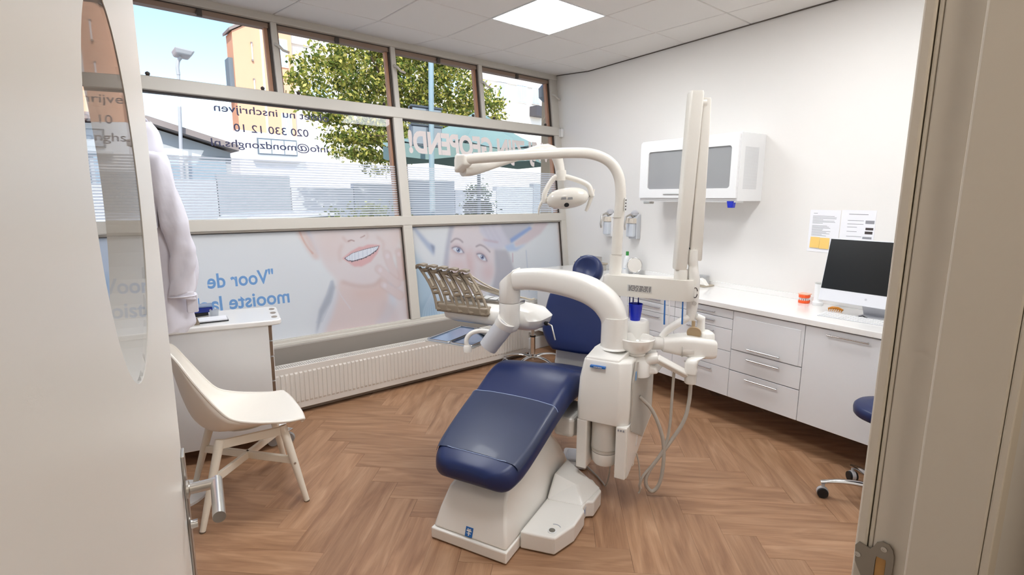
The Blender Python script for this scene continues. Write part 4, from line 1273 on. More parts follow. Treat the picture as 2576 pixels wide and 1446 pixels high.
MB().prism([(-0.055, 0.012), (0.02, 0.012), (0.035, 0.055), (0.02, 0.072), (-0.015, 0.058)], 0.0, 0.05, 'y').build('handset', M_CREAM, ph, bevel=0.008, seg=3)

# ================================================================== DENTAL CHAIR (frame: x from foot to head, y to the window side)
CO = (1.246, 1.786, 0.0)
CR = math.radians(22.0)
def C(t, off, z): return (t, -off, z)
def ring_sec(t, hw, zt, th, rt=0.05, rb=0.03, crown=0.012, n=7, tilt=0.0):
    """closed cross-section of a cushion at station t (y,z), rounded, crowned top"""
    pts = []
    rt = min(rt, th * 0.48, hw * 0.9); rb = min(rb, th * 0.48, hw * 0.9)
    for k in range(n + 1):            # top right corner -> going over the top to the left
        a = PI / 2 * k / n
        pts.append((hw - rt + rt * math.cos(a), zt - rt + rt * math.sin(a)))
    for k in range(1, 6):
        y = (hw - rt) * (1 - 2 * k / 6)
        pts.append((y, zt + crown * (1 - (y / hw) ** 2)))
    for k in range(n + 1):
        a = PI / 2 + PI / 2 * k / n
        pts.append((-hw + rt + rt * math.cos(a), zt - rt + rt * math.sin(a)))
    zb = zt - th
    for k in range(n + 1):
        a = PI + PI / 2 * k / n
        pts.append((-hw + rb + rb * math.cos(a), zb + rb + rb * math.sin(a)))
    for k in range(n + 1):
        a = 1.5 * PI + PI / 2 * k / n
        pts.append((hw - rb + rb * math.cos(a), zb + rb + rb * math.sin(a)))
    return [(t + tilt * (z - zt), y, z) for y, z in pts]

dc = thing('dental_chair', 'dark blue vinyl dental treatment chair on a cream base', 'dental chair', CO, CR)
# seat and leg cushion: stations (t, half width, top z, thickness)
prof = [(0.0, 0.10, 0.385, 0.03), (0.012, 0.150, 0.405, 0.07), (0.04, 0.196, 0.422, 0.10), (0.09, 0.222, 0.446, 0.105), (0.16, 0.234, 0.477, 0.11), (0.30, 0.243, 0.534, 0.112), (0.444, 0.248, 0.590, 0.115),
        (0.54, 0.252, 0.630, 0.125), (0.62, 0.255, 0.662, 0.135), (0.70, 0.256, 0.678, 0.145), (0.78, 0.256, 0.668, 0.145), (0.90, 0.255, 0.625, 0.135), (1.02, 0.25, 0.575, 0.12), (1.12, 0.24, 0.545, 0.11), (1.20, 0.22, 0.535, 0.10), (1.235, 0.19, 0.530, 0.06)]
P = spline(prof, 5)
rings = [ring_sec(p[0], p[1], p[2], max(0.02, p[3]), 0.055, 0.035, 0.010) for p in P]
MB().loft(rings).build('seat_cushion', M_BLUE, dc, smooth=True, angle=60)
# slightly greyer protective cover over the leg rest, with piping at both ends
cov = [(p[0], p[1], p[2], p[3]) for p in P if 0.075 <= p[0] <= 0.446]
def cov_ring(p, e=0.0022):
    r = ring_sec(p[0], p[1] + e, p[2] + e, p[3] * 0.72, 0.055, 0.01, 0.010)
    return [q for q in r][:20 + 0]
crings = [cov_ring(p) for p in cov]
MB().loft(crings, cap=False, closed=False).build('leg_cover', M_BLUECOVER, dc, smooth=True, angle=60)
MB().tube(crings[-1], 0.0022, 6).build('knee_seam', M_PIPING, dc, smooth=True)
sm = []
for k, y in enumerate(np.linspace(-0.221, 0.221, 25)):
    f = abs(y) / 0.221
    t_ = 0.078 + 0.035 * max(0, (f - 0.55) / 0.45) ** 2 - 0.004 * (1 - f)
    zt = np.interp(t_, [p[0] for p in P], [p[2] for p in P]); hw_ = np.interp(t_, [p[0] for p in P], [p[1] for p in P])
    yy = min(abs(y), hw_ - 0.001)
    rr = 0.055
    z = zt + 0.010 * (1 - (yy / hw_) ** 2) if yy < hw_ - rr else zt - rr + math.sqrt(max(0, rr * rr - (yy - hw_ + rr) ** 2))
    sm.append((t_, math.copysign(yy, y), z + 0.001))
MB().tube(sm, 0.002, 6).build('foot_seam', M_PIPING, dc, smooth=True)
# backrest: outline in (off,z), leaning back
def back_pt(y, z, d):     # d: towards the foot end
    return (1.30 + (z - 0.65) * 0.36 - d, y, z)
bo_ = [(0.13, 0.622), (0.175, 0.66), (0.222, 0.735), (0.226, 0.80), (0.222, 0.90), (0.205, 0.985), (0.165, 1.03), (0.09, 1.045)]
outl = bo_ + [(-y, z) for y, z in bo_[::-1]]
outl = spline(outl + [outl[0]], 3)[:-1]
cz = 0.83
lev_ = [(0.86, -0.025, 0), (0.97, -0.02, 0), (1.0, 0.0, 0), (1.0, 0.035, 0), (0.985, 0.052, 0), (0.95, 0.064, 0), (0.88, 0.070, 0), (0.6, 0.068, 0), (0.25, 0.062, 0)]
rings = [[back_pt(y * s, cz + (z - cz) * s, d) for y, z in outl] for s, d, _ in lev_]
MB().loft(rings).build('backrest', M_BLUE, dc, smooth=True, angle=60)
rings = [[back_pt(y * s, cz + (z - cz) * s, d) for y, z in outl] for s, d in ((0.80, -0.065), (0.95, -0.055), (0.98, -0.03), (0.975, -0.018))]
MB().loft(rings).build('backrest_shell', M_CREAM, dc, smooth=True)
MB().add([(1.255, -0.135, 0.36), (1.255, 0.135, 0.36), (1.36, 0.135, 0.36), (1.36, -0.135, 0.36), (1.285, -0.120, 0.66), (1.285, 0.120, 0.66), (1.40, 0.12, 0.66), (1.40, -0.12, 0.66)],
         [(0, 3, 2, 1), (4, 5, 6, 7), (0, 1, 5, 4), (1, 2, 6, 5), (2, 3, 7, 6), (3, 0, 4, 7)]).build('back_support', M_CREAM, dc, bevel=0.012, seg=3)
MB().box((0.62, -0.14, 0.40), (1.34, 0.14, 0.455)).build('seat_frame', M_CREAM, dc, bevel=0.012, seg=3)
# headrest
hx = Vector((-0.93, 0, 0.36)).normalized()
hcx = Vector((1.515, 0.0, 1.125))
hr = MB()
hr.lathe([(0.045, -0.055), (0.085, -0.050), (0.101, -0.030), (0.104, 0.0), (0.098, 0.026), (0.084, 0.036), (0.066, 0.032), (0.035, 0.020), (0.004, 0.016)], tuple(hcx), 40, hx)
hro = hr.build('headrest', M_BLUE, dc, smooth=True, angle=70)
MB().tube([tuple(hcx - hx * 0.05), (1.575, 0, 1.06), (1.50, 0, 0.98), (1.44, 0, 0.90)], [0.02, 0.022, 0.024, 0.024], 12, flat=0.6).build('headrest_bar', M_CHROME, dc, smooth=True)
# base: skirt and sloping body
bs = MB()
bs.prism([(0.0, -0.203), (0.0, 0.203), (0.80, 0.203), (0.90, 0.12), (0.90, -0.12), (0.80, -0.203)], 0.006, 0.060)
bs.build('base_skirt', M_CREAM, dc, bevel=0.006, seg=2)
def base_ring(hwb, pts):
    return pts
low = [(0.010, -0.198, 0.060), (0.010, 0.198, 0.060), (0.40, 0.198, 0.060), (0.80, 0.196, 0.060), (0.885, 0.115, 0.060), (0.885, -0.115, 0.060), (0.80, -0.196, 0.060), (0.40, -0.198, 0.060)]
mid = [(0.040, -0.178, 0.150), (0.040, 0.178, 0.150), (0.40, 0.190, 0.150), (0.755, 0.186, 0.150), (0.835, 0.11, 0.150), (0.835, -0.11, 0.150), (0.755, -0.186, 0.150), (0.40, -0.190, 0.150)]
up_ = [(0.085, -0.155, 0.240), (0.085, 0.155, 0.240), (0.40, 0.175, 0.255), (0.69, 0.170, 0.255), (0.77, 0.10, 0.255), (0.77, -0.10, 0.255), (0.69, -0.170, 0.255), (0.40, -0.175, 0.255)]
top = [(0.170, -0.125, 0.300), (0.170, 0.125, 0.300), (0.40, 0.150, 0.330), (0.60, 0.150, 0.345), (0.69, 0.09, 0.345), (0.69, -0.09, 0.345), (0.60, -0.150, 0.345), (0.40, -0.150, 0.330)]
tp2 = [(0.40, -0.10, 0.335), (0.40, 0.10, 0.335), (0.46, 0.115, 0.39), (0.62, 0.115, 0.43), (0.70, 0.08, 0.43), (0.70, -0.08, 0.43), (0.62, -0.115, 0.43), (0.46, -0.115, 0.39)]
MB().loft([low, mid, up_, top, tp2]).build('base_cover', M_CREAM, dc, bevel=0.012, seg=3, smooth=True, angle=50)
MB().prism([(0.128, -0.205), (0.157, -0.366), (0.290, -0.410), (0.430, -0.410), (0.44, -0.395), (0.50, -0.392), (0.52, -0.425), (0.64, -0.425), (0.72, -0.35), (0.75, -0.20)], 0.006, 0.092).build('pedal_box', M_CREAM, dc, bevel=0.010, seg=3)
MB().add([C(0.42, 0.205, 0.090), C(0.45, 0.39, 0.090), C(0.66, 0.42, 0.090), C(0.73, 0.205, 0.090), C(0.52, 0.205, 0.19), C(0.54, 0.33, 0.145), C(0.64, 0.34, 0.145), C(0.70, 0.205, 0.19)],
         [(0, 1, 2, 3), (7, 6, 5, 4), (0, 4, 5, 1), (1, 5, 6, 2), (2, 6, 7, 3), (3, 7, 4, 0)]).build('pedal_box_hump', M_CREAM, dc, bevel=0.012, seg=3)
MB().lathe([(0.020, 0.0), (0.020, 0.004), (0.016, 0.005)], C(0.20, 0.335, 0.0915), 24).build('button_ring', M_WHITE, dc, smooth=True)
MB().lathe([(0.0145, 0.0), (0.0145, 0.007), (0.012, 0.008)], C(0.20, 0.335, 0.0915), 24).build('foot_button', mat('button_grey', srgb(120, 116, 108), 0.4), dc, smooth=True)
arc = [C(0.225 + 0.030 * math.cos(a), 0.335 + 0.030 * math.sin(a), 0.0925) for a in np.linspace(-0.6, 0.9, 8)]
MB().tube(arc, 0.0022, 6).build('button_mark', mat('mark_grey', srgb(180, 182, 190), 0.5), dc)
MB().box(C(0.452, 0.3905, 0.03), C(0.492, 0.3945, 0.072)).build('side_label', mat('label_grey', srgb(196, 200, 206), 0.4), dc)
MB().box(C(0.462, 0.394, 0.045), C(0.474, 0.3955, 0.064)).build('side_label_mark', M_LOGOBLUE, dc)
# emblem on the front slope
def slope(y, h): return (0.012 + h * 0.33, y, 0.064 + h)
ev = [slope(0.019, 0.004), slope(-0.019, 0.004), slope(-0.019, 0.044), slope(0.019, 0.044)]
MB().add([(x - 0.0035, y, z) for x, y, z in ev] + [(x - 0.0005, y, z) for x, y, z in ev], [(0, 1, 2, 3), (0, 4, 5, 1), (1, 5, 6, 2), (2, 6, 7, 3), (3, 7, 4, 0)]).build('emblem', M_LOGOBLUE, dc)
emb = MB()
def emq(y0, y1, h0, h1):
    q = [slope(y0, h0), slope(y1, h0), slope(y1, h1), slope(y0, h1)]
    emb.add([(x - 0.0042, y, z) for x, y, z in q], [(0, 1, 2, 3)])
emq(0.003, -0.003, 0.010, 0.038); emq(0.013, -0.013, 0.027, 0.033); emq(0.011, -0.011, 0.018, 0.021); emq(0.009, 0.005, 0.034, 0.040); emq(-0.005, -0.009, 0.034, 0.040)
emb.build('emblem_mark', M_WHITE, dc)
# hinge covers under the seat on the unit side
MB().lathe([(0.055, 0.0), (0.062, 0.008), (0.062, 0.022), (0.050, 0.030)], C(0.70, 0.235, 0.40), 28, (0, -1, 0)).build('hinge_cover', M_CREAM2, dc, smooth=True)
MB().add([C(0.60, 0.16, 0.36), C(0.86, 0.16, 0.36), C(0.86, 0.27, 0.36), C(0.60, 0.27, 0.36), C(0.60, 0.16, 0.47), C(0.86, 0.16, 0.47), C(0.86, 0.27, 0.47), C(0.60, 0.27, 0.47)],
         [(0, 1, 2, 3), (7, 6, 5, 4), (0, 4, 5, 1), (1, 5, 6, 2), (2, 6, 7, 3), (3, 7, 4, 0)]).build('unit_bracket', M_CREAM2, dc, bevel=0.02, seg=3)
MB().lathe([(0.007, 0.0), (0.007, 0.006)], C(0.725, 0.268, 0.375), 10, (0, -1, 0)).build('bolt', M_STEEL, dc, smooth=True)

# foot control on the floor behind the base
fc = thing('foot_control', 'flat white foot control plate beside the chair base', 'foot control', tuple((Matrix.Translation(CO) @ Matrix.Rotation(CR, 4, 'Z')) @ Vector(C(1.02, 0.13, 0))), CR + 0.3)
MB().prism(rrect(-0.10, 0.12, -0.075, 0.075, 0.02), 0.004, 0.030).build('plate', M_WHITE, fc, bevel=0.006)
MB().prism(rrect(-0.06, 0.08, -0.05, 0.05, 0.02), 0.030, 0.046).build('pedal', mat('pedal_grey', srgb(206, 210, 216), 0.3), fc, bevel=0.006)
MB().prism(rrect(-0.09, 0.11, -0.07, 0.07, 0.02), 0.0, 0.004).build('rubber_sole', M_BLACK, fc)
cbl = [C(1.0, 0.20, 0.012), C(0.92, 0.30, 0.008), C(0.86, 0.36, 0.008), C(0.80, 0.40, 0.03), C(0.79, 0.42, 0.12), C(0.79, 0.42, 0.22)]
Mx = Matrix.Translation(CO) @ Matrix.Rotation(CR, 4, 'Z')
tag(MB().tube([tuple(Mx @ Vector(p)) for p in spline(cbl, 5)], 0.0045, 8).build('control_cable', M_HOSE, None, smooth=True), 'thin grey cable on the floor below the white unit', 'cable')

# ================================================================== DENTAL UNIT
du = thing('dental_unit', 'cream dental unit column with arched arm beside the chair', 'dental unit', CO, CR)
FA, FB = 0.288, 0.552      # off range
T0 = 0.605
def yb(mb, t0, t1, o0, o1, z0, z1): return mb.box((t0, -o1, z0), (t1, -o0, z1))
# upper housing: loft of horizontal rings
def hring(t0, t1, o0, o1, z, ch=0.05, zf=0.0):
    pts = [(t0, o0 + 0.012), (t0, o1 - ch), (t0 + ch * 0.8, o1), (t1 - 0.04, o1), (t1, o1 - 0.04), (t1, o0 + 0.04), (t1 - 0.04, o0), (t0 + 0.012, o0)]
    return [(t, -o, z + (zf if t > t0 + 0.1 else 0)) for t, o in pts]
MB().loft([hring(T0 + 0.003, 1.08, FA, FB - 0.004, 0.472), hring(T0, 1.09, FA - 0.002, FB, 0.56), hring(T0 + 0.004, 1.09, FA + 0.006, FB, 0.70), hring(T0 + 0.022, 1.08, FA + 0.022, FB - 0.004, 0.795, 0.055), hring(T0 + 0.035, 1.07, FA + 0.034, FB - 0.02, 0.806, 0.06)]).build('housing', M_CREAM, du, bevel=0.008, seg=3, smooth=True, angle=40)
# sloping top cover
tc_ = [(T0 + 0.026, -(FA + 0.028), 0.808), (T0 + 0.026, -(FB - 0.062), 0.808), (0.70, -(FB - 0.04), 0.838), (0.90, -(FB - 0.04), 0.838), (0.90, -(FA + 0.05), 0.838), (0.70, -(FA + 0.05), 0.838)]
tl_ = [(x, y, 0.79) for x, y, z in tc_]
MB().loft([tl_, tc_]).build('top_cover', M_CREAM, du, bevel=0.010, seg=3, smooth=True, angle=40)
MB().box(C(T0 - 0.0012, 0.352, 0.763), C(T0 + 0.03, 0.430, 0.773)).build('brand_strip', M_LOGOBLUE, du)
bt = MB()
for k in range(9):
    bt.add([C(T0 - 0.0018, 0.372 + k * 0.0048, 0.7658), C(T0 - 0.0018, 0.3752 + k * 0.0048, 0.7658), C(T0 - 0.0018, 0.3752 + k * 0.0048, 0.7702), C(T0 - 0.0018, 0.372 + k * 0.0048, 0.7702)], [(0, 1, 2, 3)])
bt.build('brand_letters', M_WHITE, du)
# lower pillars, back and arch
yb(MB(), T0 + 0.004, 0.70, FA, FA + 0.056, 0.205, 0.474).build('pillar', M_CREAM, du, bevel=0.006)
yb(MB(), T0 + 0.004, 0.72, FB - 0.056, FB, 0.195, 0.474).build('pillar', M_CREAM, du, bevel=0.006)
bp = [(FA, 0.474), (FB, 0.474), (FB, 0.20), (0.505, 0.20)] + [(0.42 + 0.085 * math.cos(a), 0.20 + 0.035 * math.sin(a)) for a in np.linspace(0.2, PI - 0.2, 9)] + [(0.335, 0.20), (FA, 0.205)]
mbb = MB(); n = len(bp)
mbb.add([(0.765, -o, z) for o, z in bp] + [(0.79, -o, z) for o, z in bp], [tuple(range(n)), tuple(range(2 * n - 1, n - 1, -1))] + [(i, n + i, n + (i + 1) % n, (i + 1) % n) for i in range(n)])
mbb.build('back_wall', M_CREAM, du)
MB().lathe([(0.030, 0.222), (0.055, 0.228), (0.066, 0.245), (0.068, 0.29), (0.068, 0.296)], C(0.690, 0.418, 0), 28).build('bottle_foot', M_CREAM, du, smooth=True)
MB().lathe([(0.055, 0.292), (0.069, 0.300), (0.071, 0.318), (0.0705, 0.470)], C(0.690, 0.418, 0), 28).build('water_bottle', M_CREAM2, du, smooth=True)
MB().lathe([(0.0722, 0.314), (0.0722, 0.320)], C(0.690, 0.418, 0), 28).build('bottle_ring', mat('ring_grey', srgb(186, 180, 168), 0.4), du)
# rear lower body, sloping underside
rl = [(0.70, 0.474), (1.08, 0.474), (1.085, 0.40), (1.0, 0.31), (0.86, 0.25), (0.70, 0.215)]
MB().add([(t, -FA - 0.02, z) for t, z in rl] + [(t, -FB + 0.004, z) for t, z in rl], [tuple(range(6)), tuple(range(11, 5, -1))] + [(i, 6 + i, 6 + (i + 1) % 6, (i + 1) % 6) for i in range(6)]).build('rear_body', M_CREAM2, du, bevel=0.006)
sp_low = [(T0 + 0.02, 0.474), (T0 + 0.02, 0.198), (0.66, 0.196), (0.80, 0.235), (0.97, 0.30), (1.085, 0.40), (1.085, 0.474)]
n = len(sp_low)
MB().add([(t, -FB + 0.006, z) for t, z in sp_low] + [(t, -FB - 0.002, z) for t, z in sp_low], [tuple(range(n)), tuple(range(2 * n - 1, n - 1, -1))] + [(i, n + i, n + (i + 1) % n, (i + 1) % n) for i in range(n)]).build('side_panel', M_CREAM, du)
# translucent side cover
sc_ = [(0.665, 0.44), (0.655, 0.70), (0.705, 0.792), (0.93, 0.735), (1.085, 0.70), (1.10, 0.62), (1.10, 0.37), (0.90, 0.315)]
n = len(sc_)
MB().add([(t, -FB - 0.004, z) for t, z in sc_] + [(t, -FB - 0.010, z) for t, z in sc_], [tuple(range(n)), tuple(range(2 * n - 1, n - 1, -1))] + [(i, n + i, n + (i + 1) % n, (i + 1) % n) for i in range(n)]).build('side_cover', M_CLEAR, du)
MB().tube([(t, -FB - 0.010, z) for t, z in sc_ + sc_[:1]], 0.0016, 6).build('cover_edge', M_HOSE, du)
for pts in ([(0.80, 0.72), (0.79, 0.6), (0.83, 0.5), (0.80, 0.40), (0.84, 0.34)], [(0.92, 0.70), (0.94, 0.58), (0.92, 0.46), (0.90, 0.36)], [(1.05, 0.58), (0.95, 0.50), (0.85, 0.42), (0.80, 0.30)]):
    MB().tube([(t, -FB - 0.002, z) for t, z in spline(pts, 5)], 0.0035, 6).build('inner_tube', M_WHITE, du, smooth=True)
MB().box(C(0.69, FB + 0.0102, 0.700), C(0.712, FB + 0.0112, 0.745)).build('side_print', mat('print_skyblue', srgb(96, 158, 216), 0.5), du)
icon = MB()
for k in range(3):
    icon.box(C(T0 + 0.0025, FB - 0.046 + k * 0.013, 0.452), C(T0 + 0.006, FB - 0.038 + k * 0.013, 0.462))
icon.build('icon_marks', M_INK, du)
# big arched arm
col = MB().lathe([(0.078, 0.836), (0.074, 0.842), (0.068, 0.846), (0.067, 1.0)], C(0.757, 0.425, 0), 36).build('arm_column', M_CREAM, du, smooth=True)
arm_pts = [(0.425, 0.93, 0.067), (0.422, 0.985, 0.067), (0.402, 1.035, 0.068), (0.36, 1.082, 0.069), (0.29, 1.122, 0.070), (0.20, 1.146, 0.069), (0.10, 1.158, 0.066), (0.0, 1.162, 0.062), (-0.08, 1.158, 0.060), (-0.15, 1.148, 0.059)]
A = spline(arm_pts, 4)
rings = []
for k, (o, z, r) in enumerate(A):
    k0, k1 = max(0, k - 1), min(len(A) - 1, k + 1)
    tx, tz = A[k1][0] - A[k0][0], A[k1][1] - A[k0][1]
    L = math.hypot(tx, tz); tx, tz = tx / L, tz / L
    nx, nz = -tz, tx
    ring = []
    for i in range(24):
        a = 2 * PI * i / 24
        ca, sa = math.cos(a), math.sin(a)
        e = 0.62
        cc = math.copysign(abs(ca) ** e, ca); ss = math.copysign(abs(sa) ** e, sa)
        q = k / (len(A) - 1)
        if q < 0.25:
            b = q / 0.25; cc = ca * (1 - b) + cc * b; ss = sa * (1 - b) + ss * b
        ring.append((0.757 + cc * r * 0.90, -(o + nx * ss * r), z + nz * ss * r))
    rings.append(ring)
MB().loft(rings).build('arched_arm', M_CREAM, du, smooth=True, angle=50)
ah = []
for (rr_, lo_) in ((0.0585, 1.018), (0.060, 1.021), (0.060, None), (0.0585, 'e'), (0.050, 'i')):
    ring = []
    for i in range(36):
        a = 2 * PI * i / 36
        o_ = -0.190 + rr_ * math.cos(a)
        zt_ = 1.168 + (o_ + 0.190) * 0.85
        z_ = lo_ if isinstance(lo_, float) else (zt_ - 0.003 if lo_ is None else (zt_ if lo_ == 'e' else zt_ + 0.001))
        ring.append(C(0.757 + rr_ * math.sin(a), o_, z_))
    ah.append(ring)
MB().loft(ah).build('arm_head', M_CREAM, du, smooth=True, angle=35)
MB().lathe([(0.0585, 1.016), (0.0595, 1.012), (0.0595, 0.90), (0.055, 0.872), (0.043, 0.852), (0.022, 0.842), (0.002, 0.840)], C(0.757, -0.190, 0), 36).build('swivel_joint', M_CREAM, du, smooth=True)
MB().tube([C(0.74, -0.195, 0.905), C(0.72, -0.245, 0.830), C(0.70, -0.30, 0.750)], [0.056, 0.056, 0.054], 28).build('grey_link', M_GREYCYL, du, smooth=True)
MB().lathe([(0.059, -0.03), (0.062, 0.0), (0.059, 0.028)], C(0.735, -0.205, 0.895), 28, (0.15, 0.50, -0.80)).build('link_collar', M_CREAM, du, smooth=True)
MB().tube([C(0.70, -0.295, 0.775), C(0.80, -0.33, 0.775), C(0.92, -0.34, 0.80), C(0.95, -0.34, 0.86)], [0.03, 0.03, 0.03, 0.03], 16).build('table_arm', M_CREAM2, du, smooth=True)
# instrument table
it = MB()
def table_ring(t0, t1, o0, o1, z, r):
    return [(x, -y, z) for x, y in rrect(t0, t1, o0, o1, r, 6)]
it.loft([table_ring(0.86, 1.06, -0.68, -0.09, 0.835, 0.06), table_ring(0.82, 1.10, -0.72, -0.06, 0.860, 0.08), table_ring(0.81, 1.11, -0.73, -0.045, 0.900, 0.09), table_ring(0.83, 1.09, -0.71, -0.09, 0.945, 0.08), table_ring(0.88, 1.05, -0.66, -0.20, 0.965, 0.05)])
tb_ = it.build('instrument_table', M_CREAM, du, smooth=True, angle=50)
MB().box(C(0.79, -0.72, 0.900), C(0.90, -0.36, 0.955)).build('holder_bar', M_TAUPE, du, bevel=0.012, seg=3)
MB().box(C(0.885, -0.70, 0.962), C(1.02, -0.22, 0.985)).build('silver_deck', M_STEEL, du, bevel=0.006)
for k in range(7):
    MB().box(C(0.90, -0.66 + k * 0.062, 0.985), C(0.99, -0.612 + k * 0.062, 0.992)).build('deck_key', M_WHITE, du, bevel=0.003)
# five whip holders standing on the bar
for k in range(5):
    o0 = -0.700 + k * 0.080
    o1 = o0 - 0.165
    zt = 1.160 - 0.004 * k
    def wp(f, side, lift=0.0):   # f: 0 foot .. 1 top; side: -1/1 across
        w_ = (0.021 - 0.003 * math.sin(f * PI)) * side
        bend = 0.022 * math.sin(f * PI)
        return (0.80 + 0.045 * f + w_ * 0.35, -(o0 + (o1 - o0) * f + bend + w_), 0.915 + (zt - 0.915) * f + lift)
    wh = MB()
    for side in (-1, 1):
        wh.tube([wp(f, side) for f in np.linspace(0, 1, 9)], [0.0115 - 0.0025 * math.sin(f * PI) for f in np.linspace(0, 1, 9)], 8, flat=0.8)
    for f, q_ in ((0.0, 0.014), (0.16, 0.008), (0.40, 0.012), (0.50, 0.010), (0.70, 0.008), (0.93, 0.013)):
        wh.tube([wp(f, -1), wp(f + 0.015, 1)], q_, 8)
    wo = wh.build('whip_holder', M_TAUPE, du, smooth=True)
    ck = MB()
    p0 = Vector(wp(1.0, 0)); ax_ = (Vector(wp(1, 0)) - Vector(wp(0.9, 0))).normalized()
    out_ = Vector((-0.25, 0.85, 0.12)).normalized()
    nn = 10
    rings = []
    for i in range(nn):      # hooked cradle lip
        a = -0.5 + 2.4 * i / (nn - 1)
        c_ = p0 + out_ * (0.040 * math.sin(a)) + Vector((0, 0, 1)) * (0.020 * math.cos(a))
        wd_ = Vector((1, 0.25, 0)).normalized() * (0.034 - 0.008 * i / nn)
        th_ = Vector((0, 0, 0.0065))
        rings.append([tuple(c_ - wd_ - th_), tuple(c_ + wd_ - th_), tuple(c_ + wd_ + th_), tuple(c_ - wd_ + th_)])
    ck.loft(rings).build('cradle', M_TAUPE, wo, bevel=0.002, smooth=True)
    ms = [wp(0.55, 0), wp(0.72, 0, 0.004)]
    MB().tube(ms, 0.009, 10).build('spring_core', M_TAUPE2, wo, smooth=True)
    hs_ = [tuple(p0 + Vector((0.02, -0.01, -0.005))), (0.90, -(o1 + 0.16), 1.10 - 0.01 * k), (0.96, -(o0 + 0.20), 1.035 - 0.008 * k), (1.02, -(o0 + 0.30 - 0.02 * k), 0.995)]
    MB().tube(spline(hs_, 6), 0.0055, 8).build('hose', M_TAUPE2, du, smooth=True)
# side lever and small joystick at the right end of the table
MB().lathe([(0.010, 0), (0.013, 0.004), (0.013, 0.016), (0.008, 0.020)], C(0.93, -0.045, 0.875), 14, (-0.3, -1, 0)).build('lever_hub', M_BLACK, du, smooth=True)
MB().tube([C(0.93, -0.030, 0.875), C(0.925, 0.0, 0.865), C(0.90, 0.035, 0.79)], [0.005, 0.005, 0.0045], 8).build('side_lever', M_STEEL, du, smooth=True)
# hanging tray carrier with two blue steel trays
MB().tube([C(0.86, -0.30, 0.79), C(0.90, -0.40, 0.755), C(1.05, -0.60, 0.745)], 0.012, 10).build('tray_arm', M_CREAM2, du, smooth=True)
tr_ = spline([C(0.665, -0.42, 0.735), C(0.668, -0.425, 0.79), C(0.69, -0.40, 0.826), C(0.72, -0.345, 0.838), C(0.755, -0.30, 0.82), C(0.77, -0.28, 0.77)], 5)
MB().tube(tr_, 0.0135, 12).build('tray_grip', M_CREAM, du, smooth=True)
MB().lathe([(0.024, 0.0), (0.024, 0.03), (0.018, 0.04)], C(0.668, -0.42, 0.715), 18).build('grip_foot', M_CREAM, du, smooth=True)
def tray(label, t0, t1, o0, o1, z):
    p = Mx @ Vector(C((t0 + t1) / 2, (o0 + o1) / 2, z))
    t = thing('steel_tray', label, 'tray', tuple(p), CR, 'trays under the instrument table')
    a, b = (t1 - t0) / 2, (o1 - o0) / 2
    MB().prism(rrect(-a, a, -b, b, 0.015), 0.0, 0.004).build('tray_base', M_TRAYBLUE, t)
    MB().tube([(x, y, 0.008) for x, y in rrect(-a, a, -b, b, 0.015) + [rrect(-a, a, -b, b, 0.015)[0]]], 0.005, 8).build('tray_rim', M_CHROME, t, smooth=True)
MB().prism([(0.69, 0.74), (0.69, 0.40), (1.10, 0.40), (1.10, 0.74)], 0.726, 0.734).build('tray_carrier', M_CREAM2, du)
tray('blue reflecting steel tray on the window side under the instrument table', 0.70, 1.08, -0.735, -0.575, 0.735)
tray('blue reflecting steel tray nearer the grey arm link', 0.70, 1.08, -0.565, -0.41, 0.735)

# cuspidor side ---------------------------------------------------------
MB().loft([[(x, -y, z) for x, y in rrect(0.74 + i, 1.02 - i, 0.44 + i, 0.61 - i, 0.05, 5)] for z, i in ((0.70, 0.0), (0.765, 0.0), (0.800, 0.015), (0.815, 0.035))]).build('cuspidor_housing', M_CREAM, du, smooth=True, angle=50)
MB().lathe([(0.050, 0.805), (0.056, 0.812), (0.052, 0.818), (0.066, 0.826), (0.088, 0.850), (0.094, 0.882), (0.096, 0.893), (0.092, 0.897), (0.086, 0.890), (0.078, 0.862), (0.05, 0.838), (0.01, 0.832)], C(0.800, 0.530, 0), 40).build('cuspidor_bowl', mat('porcelain', srgb(243, 240, 234), 0.12, var=(2, 0.006), coat=0.4), du, smooth=True)
MB().loft([[(x, -y, z) for x, y in rrect(0.875 + i, 1.015 - i, 0.405 + i, 0.560 - i, 0.05, 5)] for z, i in ((0.80, 0.0), (0.90, 0.002), (0.945, 0.006), (0.955, 0.012))]).build('cup_stand', M_CREAM, du, smooth=True, angle=50)
for k, (tt, oo) in enumerate(((0.955, 0.445), (0.965, 0.462), (0.96, 0.492))):
    MB().tube([C(tt, oo, 0.95), C(tt, oo, 1.085), C(tt - 0.012, oo + 0.002, 1.10), C(tt - 0.024, oo + 0.004, 1.09)], 0.004, 8).build('water_spout', M_CHROME, du, smooth=True)
MB().tube([C(0.975, 0.415, 0.80), C(0.965, 0.370, 0.98), C(0.95, 0.36, 1.085)], [0.040, 0.033, 0.031], 20).build('pole_foot', M_ARM, du, smooth=True)
cp = thing('drinking_cup', 'blue plastic drinking cup on the cuspidor stand', 'cup', tuple(Mx @ Vector(C(0.93, 0.486, 0.955))), CR)
MB().lathe([(0.002, 0.0), (0.026, 0.0), (0.027, 0.004), (0.037, 0.088), (0.0385, 0.090), (0.0365, 0.091), (0.0355, 0.088), (0.0255, 0.006), (0.002, 0.005)], (0, 0, 0), 32).build('cup_body', M_BLUECUP, cp, smooth=True)
for k in range(12):
    a = 2 * PI * k / 12
    MB().tube([(0.0275 * math.cos(a), 0.0275 * math.sin(a), 0.012), (0.0345 * math.cos(a), 0.0345 * math.sin(a), 0.070)], 0.0012, 6).build('flute', M_BLUECUP, cp)
